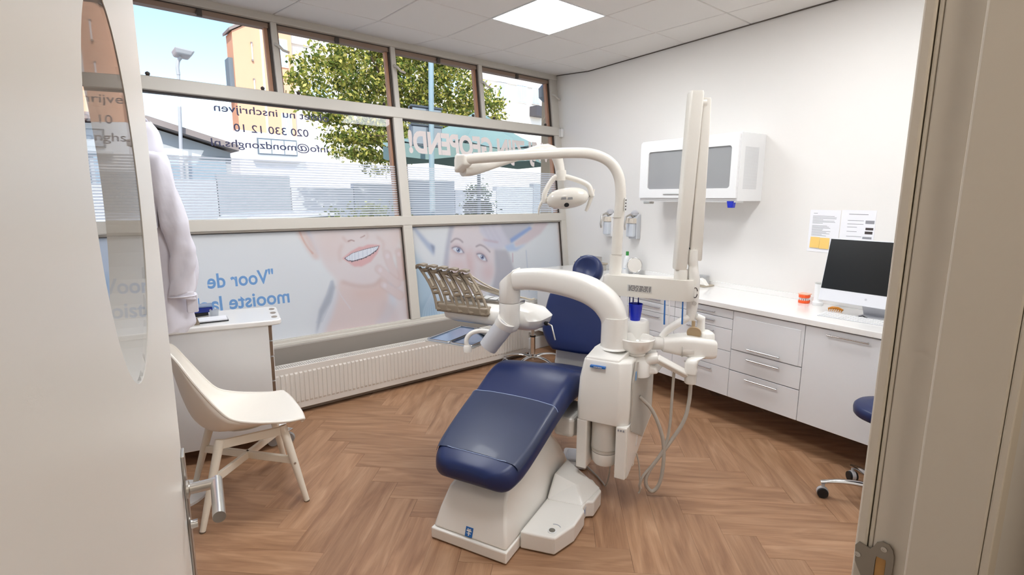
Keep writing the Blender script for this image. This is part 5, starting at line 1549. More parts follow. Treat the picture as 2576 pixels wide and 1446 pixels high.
# suction arm with hoses
MB().tube([C(0.80, 0.555, 0.745), C(0.80, 0.60, 0.790), C(0.81, 0.645, 0.800)], [0.035, 0.032, 0.028], 14).build('arm_shoulder', M_CREAM, du, smooth=True)
MB().add([C(0.77, 0.55, 0.70), C(1.0, 0.55, 0.70), C(1.0, 0.65, 0.715), C(0.80, 0.65, 0.715), C(0.77, 0.55, 0.775), C(1.0, 0.55, 0.765), C(1.0, 0.64, 0.745), C(0.80, 0.64, 0.75)],
         [(0, 1, 2, 3), (7, 6, 5, 4), (0, 4, 5, 1), (1, 5, 6, 2), (2, 6, 7, 3), (3, 7, 4, 0)]).build('arm_bracket', M_CREAM, du, bevel=0.012, seg=3)
sa_ = [C(0.815, 0.635, 0.795), C(0.85, 0.70, 0.755), C(0.895, 0.785, 0.705)]
MB().tube(sa_, 0.026, 4).build('suction_arm', M_CREAM, du, bevel=0.008, seg=3)
MB().lathe([(0.024, 0.66), (0.030, 0.665), (0.031, 0.715), (0.0305, 0.717)], C(0.900, 0.795, 0), 24).build('arm_joint', M_CREAM2, du, smooth=True)
MB().loft([[(x, -y, z) for x, y in rrect(0.866 + dx, 0.934 + dx, 0.764 + dx, 0.826 + dx, 0.018, 4)] for z, dx in ((0.718, 0.0), (0.770, 0.0), (0.795, 0.010), (0.805, 0.030))]).build('arm_elbow', M_CREAM, du, smooth=True, angle=50)
for nm, pts, r in (('suction_hose', [C(0.879, 0.715, 0.735), C(0.879, 0.712, 0.56), C(0.878, 0.71, 0.42), C(0.870, 0.695, 0.31), (0.85, -0.655, 0.22), (0.815, -0.60, 0.135), (0.806, -0.585, 0.085), (0.81, -0.588, 0.06)], 0.0075),
                   ('suction_hose', [C(0.921, 0.795, 0.67), C(0.922, 0.792, 0.55), C(0.912, 0.772, 0.44), C(0.880, 0.708, 0.31), C(0.835, 0.625, 0.16), C(0.828, 0.612, 0.085), C(0.845, 0.645, 0.040), C(0.862, 0.680, 0.10), C(0.868, 0.690, 0.24), C(0.862, 0.676, 0.36), C(0.835, 0.625, 0.50), C(0.80, 0.56, 0.58)], 0.0098)):
    MB().tube(spline(pts, 7), r, 12).build(nm, M_HOSE, du, smooth=True)
MB().tube(spline([C(0.80, 0.56, 0.26), C(0.808, 0.575, 0.19), C(0.812, 0.585, 0.06), C(0.808, 0.580, 0.03)], 6), 0.0045, 8).build('drain_tube', M_HOSE, du, smooth=True)
# holder block with spray guns, partly under the x-ray head
for k, (tt, oo) in enumerate(((0.86, 0.655), (0.875, 0.675), (0.91, 0.735))):
    MB().tube([C(tt, oo, 0.965), C(tt + 0.004, oo - 0.004, 1.09)], [0.0045, 0.0035], 8).build('syringe_tip', [M_LOGOBLUE, M_WHITE, M_LOGOBLUE][k], du, smooth=True)

# ================================================================== OPERATING LAMP
ol = thing('operating_lamp', 'dental operating lamp on a tall curved cream pole', 'lamp', tuple(Mx @ Vector(C(0.95, 0.36, 1.09))), CR)
def L(t, off, z): return (t - 0.95, -(off - 0.36), z - 1.09)
MB().lathe([(0.036, 0.0), (0.036, 0.004), (0.033, 0.008), (0.033, 0.1)], (0, 0, 0.10), 24).build('pole_collar', M_ARM, ol, smooth=True)
MB().tube([L(0.95, 0.36, 1.07), L(0.95, 0.36, 1.30)], 0.0315, 24).build('lower_pole', M_ARM, ol, smooth=True)
bend = [L(0.951, 0.362, 1.30), L(0.953, 0.368, 1.50), L(0.955, 0.372, 1.62), L(0.948, 0.358, 1.72), L(0.925, 0.315, 1.79), L(0.885, 0.240, 1.828), L(0.83, 0.135, 1.836), L(0.70, -0.110, 1.822), L(0.60, -0.300, 1.806), L(0.566, -0.365, 1.797)]
sp_ = spline(bend, 6)
MB().tube(sp_, [0.0285 - 0.0015 * i / len(sp_) for i in range(len(sp_))], 24).build('curved_pole', M_ARM, ol, smooth=True)
for zz in (1.302, 1.50):
    MB().lathe([(0.0305, -0.0015), (0.0305, 0.0015)], L(0.952, 0.364, zz), 24).build('pole_seam', mat('seam', srgb(190, 184, 172), 0.4), ol)
MB().box(L(0.935, 0.400, 1.535), L(0.962, 0.4035, 1.605)).build('pole_label', mat('label_white', srgb(232, 232, 230), 0.5), ol)
for k in range(4):
    MB().box(L(0.938, 0.4037, 1.54 + 0.016 * k), L(0.958, 0.4042, 1.549 + 0.016 * k)).build('label_print', M_INKDARK, ol)
# elbow: flat folded joint
MB().loft([[L(*p) for p in ring] for ring in (
    [(0.545, -0.385, 1.835), (0.60, -0.41, 1.825), (0.60, -0.41, 1.755), (0.545, -0.385, 1.765)],
    [(0.535, -0.405, 1.822), (0.59, -0.43, 1.812), (0.59, -0.43, 1.735), (0.535, -0.405, 1.745)])]).build('elbow_block', M_ARM, ol, bevel=0.012, seg=3)
MB().loft([[L(*p) for p in ring] for ring in (
    [(0.53, -0.345, 1.824), (0.59, -0.325, 1.824), (0.59, -0.325, 1.772), (0.53, -0.345, 1.772)],
    [(0.530, -0.395, 1.826), (0.60, -0.395, 1.826), (0.60, -0.395, 1.730), (0.530, -0.395, 1.730)],
    [(0.545, -0.415, 1.80), (0.60, -0.42, 1.80), (0.60, -0.42, 1.735), (0.545, -0.415, 1.735)])]).build('elbow', M_ARM, ol, bevel=0.014, seg=3)
sp2 = [(0.590, -0.390, 1.748, 0.036), (0.66, -0.36, 1.756, 0.034), (0.80, -0.285, 1.800, 0.029), (0.95, -0.20, 1.850, 0.026), (1.04, -0.145, 1.880, 0.028), (1.10, -0.105, 1.880, 0.031), (1.122, -0.078, 1.850, 0.032), (1.128, -0.058, 1.79, 0.029), (1.130, -0.050, 1.735, 0.028)]
S2 = spline(sp2, 5)
MB().tube([L(*p[:3]) for p in S2], [p[3] for p in S2], 16).build('spring_arm', M_ARM, ol, smooth=True)
MB().lathe([(0.030, -0.03), (0.032, -0.02), (0.032, 0.02), (0.030, 0.03)], L(1.130, -0.048, 1.735), 20).build('drop_joint', M_ARM, ol, smooth=True)
# yoke: two arcs from the joint to the head sides; cross axis is image-horizontal
cx_ = Vector((0.468, -0.884, 0)).normalized()        # to the right as seen from the door
hd = Vector(L(1.148, -0.010, 1.598))
yk = []
top_ = Vector(L(1.132, -0.042, 1.725))
for side, reach in ((-1, 0.140), (1, 0.148)):
    pts = [top_, top_ + cx_ * side * 0.04 + Vector((0, 0, -0.002)), hd + cx_ * side * reach * 0.78 + Vector((0, 0, 0.085)), hd + cx_ * side * reach * 0.97 + Vector((0, 0, 0.03)), hd + cx_ * side * reach + Vector((0, 0, -0.005 + 0.02 * side))]
    MB().tube(spline([tuple(p) for p in pts], 6), 0.0195, 12, flat=0.8).build('yoke_arm', M_ARM, ol, smooth=True)
# lamp head: lens-shaped body, wider than tall
fwdv = Vector((-0.50, 0.10, -0.25)).normalized()
dep = Vector((0.884, 0.468, 0)).normalized()
rings = []
for k in range(13):
    f = -1 + 2 * k / 12
    rad_ = math.sqrt(max(0.0, 1 - abs(f) ** 2.2))
    c0 = hd + cx_ * f * 0.132 + Vector((0, 0, 0.014 * f))
    ring = []
    for i in range(24):
        a = 2 * PI * i / 24
        ring.append(tuple(c0 + dep * math.cos(a) * 0.075 * max(rad_, 0.05) + Vector((0, 0, 1)) * math.sin(a) * (0.066 if math.sin(a) > 0 else 0.060) * max(rad_, 0.05)))
    rings.append(ring)
lh = MB().loft(rings).build('lamp_head', mat('lamp_head_paint', srgb(232, 227, 218), 0.16, coat=0.3), ol, smooth=True, angle=60)
MB().lathe([(0.015, -0.004), (0.015, 0.0022), (0.012, 0.003)], tuple(hd - dep * 0.0600 + Vector((0, 0, -0.0355)) + cx_ * -0.01), 18, tuple(-dep * 0.8 + Vector((0, 0, -0.6)))).build('sensor_eye', M_BLACK, lh)
for dxx in (-0.03, 0.008):
    q0 = hd - dep * 0.0750 + cx_ * dxx
    q = [q0 + cx_ * a + Vector((0, 0, b)) for a, b in ((-0.016, -0.006), (0.016, -0.004), (0.014, 0.010), (-0.012, 0.008))]
    MB().add([tuple(p - dep * 0.0012) for p in q], [(0, 1, 2, 3)]).build('display_window', M_GREYGLASS, lh)
for side in (-1, 1):
    b0 = hd + cx_ * side * 0.142 + Vector((0, 0, 0.012 * side))
    if side > 0:
        pts = [b0 + Vector((0, 0, 0.045)) + cx_ * 0.014, b0 + cx_ * 0.002, b0 - cx_ * 0.016 + Vector((0, 0, -0.055)), b0 - cx_ * 0.030 + Vector((0, 0, -0.085))]
        rr_ = [0.009, 0.012, 0.011, 0.009]
    else:
        pts = [b0 + cx_ * 0.0 + Vector((0, 0, 0.012)), b0 - cx_ * 0.012 + Vector((0, 0, -0.01)), b0 - cx_ * 0.026 + Vector((0, 0, -0.045)), b0 - cx_ * 0.030 + Vector((0, 0, -0.085))]
        rr_ = [0.010, 0.012, 0.010, 0.007]
    q = spline([tuple(p) + (r,) for p, r in zip(pts, rr_)], 5)
    MB().tube([p[:3] for p in q], [p[3] for p in q], 12, flat=0.7).build('grip', M_ARM, ol, smooth=True)

# ================================================================== X-RAY UNIT
xr = thing('x_ray_unit', 'cream folding x-ray arm rising tall above the cuspidor', 'x-ray unit', tuple(Mx @ Vector(C(0.95, 0.36, 1.085))), CR)
def K(t, off, z): return (t - 0.95, -(off - 0.36), z - 1.085)
MB().loft([[(x, y, z) for x, y in [(a, -b) for a, b in rrect(-0.05, 0.05, -0.07 + i, 0.420 - i * 0.3, 0.045, 5)]] for z, i in ((0.0, 0.012), (0.006, 0.003), (0.05, 0.0), (0.10, 0.008), (0.108, 0.020))]).build('support_arm', M_ARM, xr, smooth=True, angle=40)
MB().box((-0.0525, -0.215, 0.030), (-0.0498, -0.085, 0.066)).build('rating_plate', mat('plate_grey', srgb(206, 204, 200), 0.4), xr)
pl = MB()
rnd = random.Random(3)
for r_ in range(5):
    xx = 0.092
    while xx < 0.205:
        wv = 0.006 + rnd.random() * 0.020
        pl.add([(-0.0529, -xx, 0.034 + r_ * 0.0062), (-0.0529, -min(0.21, xx + wv), 0.034 + r_ * 0.0062), (-0.0529, -min(0.21, xx + wv), 0.0372 + r_ * 0.0062), (-0.0529, -xx, 0.0372 + r_ * 0.0062)], [(0, 1, 2, 3)])
        xx += wv + 0.004
pl.build('plate_print', M_INKDARK, xr)
MB().lathe([(0.034, 0.0), (0.034, 0.05), (0.030, 0.055)], K(0.945, 0.708, 1.19), 24).build('pivot', M_ARM, xr, smooth=True)
def slab_arm(name, p0, p1, w0, w1, d, m=M_ARM):
    a, b = Vector(K(*p0)), Vector(K(*p1))
    rings = []
    for f, s in ((0.0, 0.92), (0.012, 1.0), (0.988, 1.0), (1.0, 0.92)):
        c_ = a + (b - a) * f
        wv = (w0 + (w1 - w0) * f) * s
        rings.append([tuple(c_ + cx_ * x + dep * y) for x, y in rrect(-wv, wv, -d * s, d * s, 0.011, 3)])
    return MB().loft(rings).build(name, m, xr, smooth=True, angle=40)
slab_arm('folded_arm', (0.943, 0.700, 1.245), (0.952, 0.725, 2.115), 0.030, 0.0335, 0.034)
slab_arm('rear_arm', (0.985, 0.765, 1.29), (0.985, 0.765, 2.085), 0.032, 0.026, 0.026)
MB().box(K(0.955, 0.748, 1.955), K(0.966, 0.7515, 2.07)).build('arm_slot', M_BLACK, xr)
MB().tube([K(0.952, 0.733, 1.905), K(0.953, 0.7365, 2.07), K(0.955, 0.742, 2.078)], 0.0028, 6).build('top_gap', M_BLACK, xr)
MB().lathe([(0.0, -0.022), (0.0235, -0.022), (0.0235, 0.022), (0.0, 0.022)], K(0.968, 0.750, 2.06), 20, tuple(cx_)).build('top_hinge', M_ARM, xr, smooth=True)
MB().box(K(0.958, 0.728, 1.350), K(0.964, 0.770, 1.356)).build('wrist_gap', M_BLACK, xr)
MB().box(K(0.957, 0.742, 1.318), K(0.962, 0.752, 1.352)).build('wrist_clip', M_BLACK, xr)
wr_ = [(0.972, 0.757, 1.345, 0.026), (0.972, 0.757, 1.29, 0.027), (0.974, 0.762, 1.262, 0.024), (0.974, 0.762, 1.235, 0.028), (0.976, 0.768, 1.19, 0.031), (0.976, 0.770, 1.10, 0.030), (0.974, 0.768, 1.03, 0.027), (0.972, 0.764, 0.975, 0.020)]
S3 = spline(wr_, 4)
MB().tube([K(*p[:3]) for p in S3], [p[3] for p in S3], 18).build('wrist', M_CREAM, xr, smooth=True)
MB().lathe([(0.0295, 0.0), (0.0310, 0.003), (0.0295, 0.006)], K(0.976, 0.769, 1.155), 20).build('wrist_ring', M_CREAM2, xr, smooth=True)
MB().lathe([(0.011, 0.0), (0.011, 0.003)], tuple(Vector(K(0.976, 0.769, 1.072)) - dep * 0.029), 16, tuple(-dep)).build('button', M_STEEL, xr)
oo_ = [tuple(Vector(K(0.976, 0.769, 1.128)) - dep * 0.031 + cx_ * 0.012 * math.cos(a) + Vector((0, 0, 0.026 * math.sin(a)))) for a in np.linspace(0.3, 2 * PI - 0.3, 18)]
MB().tube(oo_, 0.0022, 6).build('grip_outline', M_INKDARK, xr)
# fork holding the head
fk = [(0.972, 0.766, 1.00, 0.018), (0.945, 0.715, 0.965, 0.020), (0.92, 0.665, 0.925, 0.020), (0.90, 0.635, 0.885, 0.016)]
S4 = spline(fk, 5)
MB().tube([K(*p[:3]) for p in S4], [p[3] for p in S4], 14).build('fork', M_CREAM, xr, smooth=True)
MB().tube([K(0.985, 0.79, 1.0), K(1.0, 0.815, 0.985), K(1.0, 0.815, 0.90)], [0.016, 0.022, 0.022], 12).build('fork', M_CREAM, xr, smooth=True)
hc_ = Vector(K(0.965, 0.770, 0.855))
def head_ring(x, s0, s1, z0, z1):
    c_ = hc_ + cx_ * x
    return [tuple(c_ + dep * a + Vector((0, 0, b))) for a, b in rrect(-s0, s1, z0, z1, 0.026, 5)]
MB().loft([head_ring(-0.150, 0.035, 0.035, -0.028, 0.022), head_ring(-0.145, 0.045, 0.045, -0.040, 0.034), head_ring(-0.05, 0.066, 0.06, -0.056, 0.046), head_ring(0.0, 0.075, 0.07, -0.064, 0.046), head_ring(0.10, 0.078, 0.07, -0.068, 0.034), head_ring(0.118, 0.074, 0.066, -0.064, 0.028), head_ring(0.124, 0.060, 0.05, -0.052, 0.016)]).build('tube_head', M_CREAM, xr, smooth=True, angle=50)
MB().loft([head_ring(-0.06, 0.0685, -0.04, -0.052, 0.0), head_ring(0.0, 0.0770, -0.04, -0.055, 0.0)]).build('head_panel', M_CREAM2, xr, bevel=0.004)
MB().lathe([(0.030, -0.045), (0.034, -0.03), (0.034, 0.02), (0.030, 0.03)], tuple(hc_ - cx_ * 0.165 + Vector((0, 0, 0.0))), 24, tuple(cx_)).build('collimator', M_CREAM, xr, smooth=True)
MB().tube([tuple(hc_ - cx_ * 0.19), tuple(hc_ - cx_ * 0.25 + dep * 0.02)], [0.030, 0.026], 20).build('cone', M_CREAM, xr, smooth=True)
MB().lathe([(0.004, -0.004), (0.036, -0.004), (0.036, 0.004), (0.004, 0.004)], tuple(hc_ + cx_ * 0.012 - dep * 0.02 + Vector((0, 0, 0.062))), 28, tuple(dep * 0.8 + cx_ * 0.3 + Vector((0, 0, 0.35)))).build('angle_dial', M_TANCONE, xr, smooth=True)
MB().tube([tuple(hc_ + cx_ * 0.006 - dep * 0.02 + Vector((0, 0, 0.095))), tuple(hc_ + cx_ * 0.006 - dep * 0.02 + Vector((0, 0, 0.125)))], 0.009, 10).build('dial_neck', M_TANCONE, xr, smooth=True)
MB().loft([[tuple(hc_ + cx_ * (0.085 + x) + dep * y + Vector((0, 0, z))) for x, y in rrect(-0.038 + i, 0.032 - i, -0.05 + i, 0.05 - i, 0.018, 4)] for z, i in ((0.03, 0.0), (0.058, 0.002), (0.066, 0.010))]).build('head_cap', M_CREAM, xr, smooth=True, angle=50)

# ================================================================== STOOLS
def stool(label, x, y, rot, seat_z, seat_r, seat=True):
    t = thing('dental_stool', label, 'stool', (x, y, 0), rot, 'dental stools')
    MB().lathe([(0.030, 0.075), (0.034, 0.080), (0.032, 0.12), (0.024, 0.125), (0.024, 0.30), (0.0255, 0.305), (0.0255, 0.318)], (0, 0, 0), 24).build('lower_column', M_CHROME, t, smooth=True)
    MB().lathe([(0.016, 0.30), (0.016, seat_z - 0.06)], (0, 0, 0), 20).build('gas_rod', M_STEEL, t, smooth=True)
    MB().lathe([(0.0262, 0.296), (0.028, 0.300), (0.028, 0.308), (0.0262, 0.312)], (0, 0, 0), 20).build('column_ring', M_BLACK, t, smooth=True)
    for k in range(5):
        a = 2 * PI * k / 5
        d = Vector((math.cos(a), math.sin(a), 0))
        lg = spline([tuple(d * r) [:2] + (z, w_) for r, z, w_ in ((0.02, 0.095, 0.020), (0.10, 0.112, 0.019), (0.20, 0.106, 0.016), (0.285, 0.084, 0.013))], 5)
        leg = MB().tube([p[:3] for p in lg], [p[3] for p in lg], 10, flat=0.75).build('base_leg', M_CHROME, t, smooth=True)
        e = d * 0.272
        cs = MB()
        side = Vector((-d.y, d.x, 0))
        for s_ in (-1, 1):
            cs.lathe([(0.006, -0.009), (0.026, -0.009), (0.0275, 0.0), (0.026, 0.009), (0.006, 0.009)], tuple(e + side * s_ * 0.013 + Vector((0, 0, 0.028))), 20, tuple(side))
        c_ = cs.build('castor_wheels', M_BLACK, t, smooth=True)
        hd_ = MB()
        hd_.lathe([(0.0285, -0.010), (0.0295, 0.0), (0.0285, 0.010)], tuple(e + Vector((0, 0, 0.031))), 20, tuple(side))
        hd_.tube([tuple(e + Vector((0, 0, 0.05))), tuple(e + Vector((0, 0, 0.085)))], 0.008, 10)
        hd_.build('castor_hood', M_GREYCYL, c_, smooth=True)
    if seat:
        MB().lathe([(0.03, seat_z - 0.065), (seat_r * 0.8, seat_z - 0.062), (seat_r * 0.95, seat_z - 0.052)], (0, 0, 0), 40).build('seat_pan', M_BLACK, t, smooth=True)
        MB().lathe([(seat_r * 0.90, seat_z - 0.055), (seat_r * 0.985, seat_z - 0.045), (seat_r, seat_z - 0.022), (seat_r * 0.985, seat_z - 0.006), (seat_r * 0.92, seat_z + 0.006), (seat_r * 0.6, seat_z + 0.012), (0.003, seat_z + 0.010)], (0, 0, 0), 48).build('seat', M_BLUE, t, smooth=True, angle=60)
    return t
stool('chromed stool standing behind the chair by the radiator', 3.287, 3.585, -PI / 2, 0.475, 0.165)
stool('blue round stool half hidden by the right door jamb', 3.13, 0.680, math.radians(118), 0.55, 0.175)

# ================================================================== WHITE SHELL CHAIR
sc_chair = thing('shell_chair', 'cream plastic shell chair on splayed wooden legs', 'chair', (0.605, 2.945, 0.0), math.radians(-5))
# local: +x is the front of the seat, y across
SH_C = [(.275, .440), (.268, .456), (.2, .450), (.08, .434), (-.05, .426), (-.15, .436), (-.215, .50), (-.25, .60), (-.275, .72), (-.292, .82), (-.30, .862)]
SH_R = [(.252, .436), (.256, .456), (.185, .460), (.07, .482), (-.02, .508), (-.085, .542), (-.135, .605), (-.18, .678), (-.225, .757), (-.265, .83), (-.295, .866)]
SH_W = [.222, .236, .243, .246, .246, .243, .238, .230, .207, .165, .10]
SH = spline([a + b + (w_,) for a, b, w_ in zip(SH_C, SH_R, SH_W)], 10)
def shell_pt(uu, vv):
    """uu 0 (front lip) .. 1 (top of back); vv -1..1 across"""
    f = uu * (len(SH) - 1)
    i = min(int(f), len(SH) - 2); g = f - i
    cx0, cz0, rx_, rz_, w_ = [SH[i][k] * (1 - g) + SH[i + 1][k] * g for k in range(5)]
    s_ = abs(vv)
    h_ = s_ ** 2.6
    return (cx0 + (rx_ - cx0) * h_, math.copysign(w_ * (1 - (1 - s_) ** 1.15), vv), cz0 + (rz_ - cz0) * h_)
NU, NV = 40, 24
vs = [shell_pt(a / NU, -1 + 2 * b / NV) for a in range(NU + 1) for b in range(NV + 1)]
fs = [(a * (NV + 1) + b, a * (NV + 1) + b + 1, (a + 1) * (NV + 1) + b + 1, (a + 1) * (NV + 1) + b) for a in range(NU) for b in range(NV)]
MB().add(vs, fs).build('seat_shell', M_CHAIR, sc_chair, smooth=True, angle=80, solid=0.012)
edge = [shell_pt(a / NU, -1) for a in range(NU + 1)] + [shell_pt(1, -1 + 2 * b / NV) for b in range(1, NV + 1)] + [shell_pt(a / NU, 1) for a in range(NU - 1, -1, -1)] + [shell_pt(0, 1 - 2 * b / NV) for b in range(1, NV)]
MB().tube(edge + edge[:1], 0.0072, 8).build('shell_rim', M_CHAIR, sc_chair, smooth=True)
legs = [((0.165, -0.165), (0.243, -0.258)), ((0.165, 0.165), (0.243, 0.262)), ((-0.125, -0.165), (-0.240, -0.252)), ((-0.125, 0.165), (-0.232, 0.262))]
for (a, b) in legs:
    lg = MB().tube([(b[0], b[1], 0.004), (b[0] + (a[0] - b[0]) * 0.5, b[1] + (a[1] - b[1]) * 0.5, 0.21), (a[0], a[1], 0.412)], [0.0135, 0.019, 0.022], 14).build('leg', M_CHAIRLEG, sc_chair, smooth=True)
    MB().lathe([(0.014, 0.0), (0.014, 0.005)], (b[0], b[1], 0.0), 14).build('foot_pad', mat('felt', srgb(110, 92, 74), 0.9), lg)
    q = (b[0] + (a[0] - b[0]) * 0.52, b[1] + (a[1] - b[1]) * 0.52, 0.215)
    sd = -1 if b[1] < 0 else 1
    MB().lathe([(0.006, 0.0), (0.006, 0.003)], (q[0], q[1] + sd * 0.018, q[2]), 12, (0, sd, 0)).build('screw', M_STEEL, lg)
def rail(p, q, h, w_, nm):
    p, q = Vector(p), Vector(q)
    d = (q - p).normalized(); s_ = Vector((-d.y, d.x, 0)).normalized() * w_
    up2 = Vector((0, 0, h))
    MB().loft([[tuple(p - s_ - up2), tuple(p + s_ - up2), tuple(p + s_ + up2), tuple(p - s_ + up2)], [tuple(q - s_ - up2), tuple(q + s_ - up2), tuple(q + s_ + up2), tuple(q - s_ + up2)]]).build(nm, M_CHAIRLEG, sc_chair, bevel=0.003)
rail((-0.13, -0.170, 0.388), (0.17, -0.170, 0.388), 0.022, 0.010, 'side_rail')
rail((-0.13, 0.170, 0.388), (0.17, 0.170, 0.388), 0.022, 0.010, 'side_rail')
rail((-0.18, -0.208, 0.225), (0.205, 0.210, 0.225), 0.020, 0.010, 'cross_stretcher')
rail((-0.178, 0.212, 0.225), (0.205, -0.210, 0.225), 0.020, 0.010, 'cross_stretcher')
MB().lathe([(0.11, 0.408), (0.12, 0.412), (0.11, 0.424)], (0.01, 0, 0), 28).build('mount_plate', M_CHAIRLEG, sc_chair, smooth=True)

# ================================================================== TROLLEY CABINET
tx = Vector((0.545, -0.120)).normalized()
tr = thing('trolley_cabinet', 'white drawer trolley with overhanging top, by the window', 'trolley', (0.905, 3.38, 0.0), math.atan2(tx.y, tx.x))
# local: x=0 at the right front corner, negative to the left; y away from the camera
TWd, TDp = 0.72, 0.44
MB().box((-TWd, 0.0, 0.085), (-0.022, TDp, 0.815)).build('body', M_WHITE, tr, bevel=0.003)
MB().prism([(-TWd - 0.01, -0.012), (0.0, -0.012), (0.045, 0.0), (0.055, 0.03), (0.055, TDp - 0.03), (0.045, TDp), (0.0, TDp + 0.012), (-TWd - 0.01, TDp + 0.012)], 0.815, 0.848).build('top', M_COUNTER, tr, bevel=0.008, seg=3)
zc = [0.815, 0.715, 0.615, 0.455, 0.27, 0.09]
for k in range(5):
    d_ = MB().box((-0.021, 0.006, zc[k + 1] + 0.004), (0.0, TDp - 0.006, zc[k] - 0.004)).build('drawer', M_WHITE, tr, bevel=0.003)
    MB().box((-0.0215, 0.0035, zc[k + 1] + 0.004), (-0.004, 0.0058, zc[k] - 0.004)).build('drawer_edge', mat('edge_brown', srgb(120, 98, 80), 0.5), d_)
# finger notches in the top: flat discs coloured as their inner shade
for yy in (0.09, 0.22, 0.35):
    MB().prism([(0.020 + 0.018 * math.cos(a), yy + 0.032 * math.sin(a)) for a in np.linspace(0, 2 * PI, 17)[:-1]], 0.8483, 0.8493).build('finger_hole_shade', mat('hole_shade', srgb(150, 140, 130), 0.6), tr)
for (xx, yy) in ((-0.06, 0.05), (-0.06, TDp - 0.05), (-TWd + 0.06, 0.05), (-TWd + 0.06, TDp - 0.05)):
    cs = MB().lathe([(0.008, -0.011), (0.034, -0.011), (0.036, 0), (0.034, 0.011), (0.008, 0.011)], (xx + 0.02, yy, 0.036), 20, (0, 1, 0)).build('castor_wheel', mat('wheel_grey', srgb(150, 148, 146), 0.3), tr, smooth=True)
    MB().tube([(xx + 0.02, yy, 0.036), (xx + 0.01, yy, 0.07), (xx, yy, 0.088)], 0.010, 10).build('castor_fork', M_CHROME, cs, smooth=True)
# bumper plate and castor that stick out on the right
MB().prism([(-0.05, 0.0), (0.045, 0.02), (0.05, 0.14), (-0.05, 0.16)], 0.085, 0.105).build('bumper', M_WHITE, tr, bevel=0.004)
MB().tube([(0.0, 0.03, 0.095), (0.05, 0.035, 0.092), (0.075, 0.06, 0.09), (0.05, 0.085, 0.09)], 0.008, 10).build('brake_pedal', M_CHROME, tr, smooth=True)
bw = MB().lathe([(0.008, -0.010), (0.036, -0.010), (0.037, 0), (0.036, 0.010), (0.008, 0.010)], (0.055, 0.055, 0.037), 20, (0.4, 1, 0)).build('castor_wheel', mat('wheel_grey', srgb(150, 148, 146), 0.3), tr, smooth=True)
MB().tube([(0.055, 0.055, 0.037), (0.045, 0.052, 0.088)], 0.009, 8).build('castor_fork', M_CHROME, bw, smooth=True)
def trp(x, y, z=0.849):
    a = math.atan2(tx.y, tx.x)
    return (0.905 + x * math.cos(a) - y * math.sin(a), 3.38 + x * math.sin(a) + y * math.cos(a), z)
ta = math.atan2(tx.y, tx.x)
bb = thing('blue_box', 'dark blue case with a pale lid on the trolley', 'case', trp(-0.40, 0.30), ta + 0.05)
MB().box((-0.075, -0.05, 0.030), (0.075, 0.05, 0.062)).build('case_body', mat('case_blue', srgb(12, 40, 130), 0.25), bb, bevel=0.005)
MB().box((-0.073, -0.048, 0.062), (0.073, 0.048, 0.074)).build('case_lid', mat('case_lid', srgb(120, 140, 170), 0.2), bb, bevel=0.004)
MB().box((-0.078, -0.045, 0.0), (0.05, 0.045, 0.030)).build('case_base', M_BLACK, bb, bevel=0.004)
cu = thing('clear_cup', 'small clear cup beside the blue case', 'cup', trp(-0.315, 0.235), ta)
MB().lathe([(0.022, 0.0), (0.026, 0.05), (0.024, 0.05), (0.020, 0.004), (0.002, 0.004)], (0, 0, 0), 24).build('cup_wall', mat_film('clear_plastic', srgb(220, 224, 228), 0.5), cu, smooth=True)
pp = thing('paper_pad', 'thin stack of papers lying on the trolley', 'papers', trp(-0.33, 0.135), ta + 0.1)
MB().box((-0.09, -0.06, 0.0), (0.09, 0.06, 0.006)).build('folder', M_BLACK, pp, bevel=0.001)
MB().box((-0.095, -0.055, 0.006), (0.085, 0.062, 0.014)).build('sheets', M_PAPER, pp, bevel=0.001)
yf = thing('manila_folder', 'tan folder under the coat hem on the trolley', 'folder', trp(-0.50, 0.10), ta + 0.12)
MB().box((-0.10, -0.055, 0.0), (0.10, 0.055, 0.012)).build('cover', mat('manila', srgb(214, 168, 92), 0.7), yf, bevel=0.002)
st_ = thing('desk_clamp', 'small grey clamp near the front of the trolley top', 'clamp', trp(-0.405, 0.045), ta)
MB().prism([(-0.018, 0.0), (0.020, 0.0), (0.008, 0.045), (-0.006, 0.045)], -0.006, 0.006, 'y').build('jaw', M_TAUPE, st_, bevel=0.002)
MB().tube([(-0.05, 0.01, 0.022), (0.0, 0.0, 0.044), (0.07, -0.012, 0.052)], 0.0035, 8).build('arm', M_STEEL, st_, smooth=True)

# ================================================================== LAB COAT on a stand
cs_ = thing('coat_stand', 'slim white coat stand hidden behind the open door', 'coat stand', (0.285, 3.15, 0.0))
MB().tube([(0, 0, 0.02), (0, 0, 1.98)], 0.014, 14).build('pole', M_WHITE, cs_, smooth=True)
MB().lathe([(0.16, 0.0), (0.16, 0.014), (0.02, 0.024)], (0, 0, 0), 32).build('foot', M_WHITE, cs_, smooth=True)
for sgn in (-1, 1):
    MB().tube([(0, 0, 1.90), (sgn * 0.05, 0.0, 1.915), (sgn * 0.075, 0, 1.955)], 0.007, 10).build('hook', M_WHITE, cs_, smooth=True)
lc = thing('lab_coat', 'white lab coat hanging between the door edge and the trolley', 'coat', (0.30, 3.11, 0.0))
rows = [(1.945, -0.03, 0.060, 0.030), (1.90, -0.05, 0.085, 0.045), (1.82, -0.085, 0.095, 0.062), (1.72, -0.11, 0.088, 0.075), (1.60, -0.13, 0.100, 0.085), (1.50, -0.14, 0.120, 0.092), (1.40, -0.15, 0.152, 0.095), (1.30, -0.15, 0.185, 0.095), (1.20, -0.15, 0.188, 0.090), (1.10, -0.15, 0.165, 0.086), (1.02, -0.15, 0.155, 0.086), (0.955, -0.14, 0.160, 0.088), (0.925, -0.13, 0.120, 0.085)]
NR = spline(rows, 5)
rings = []
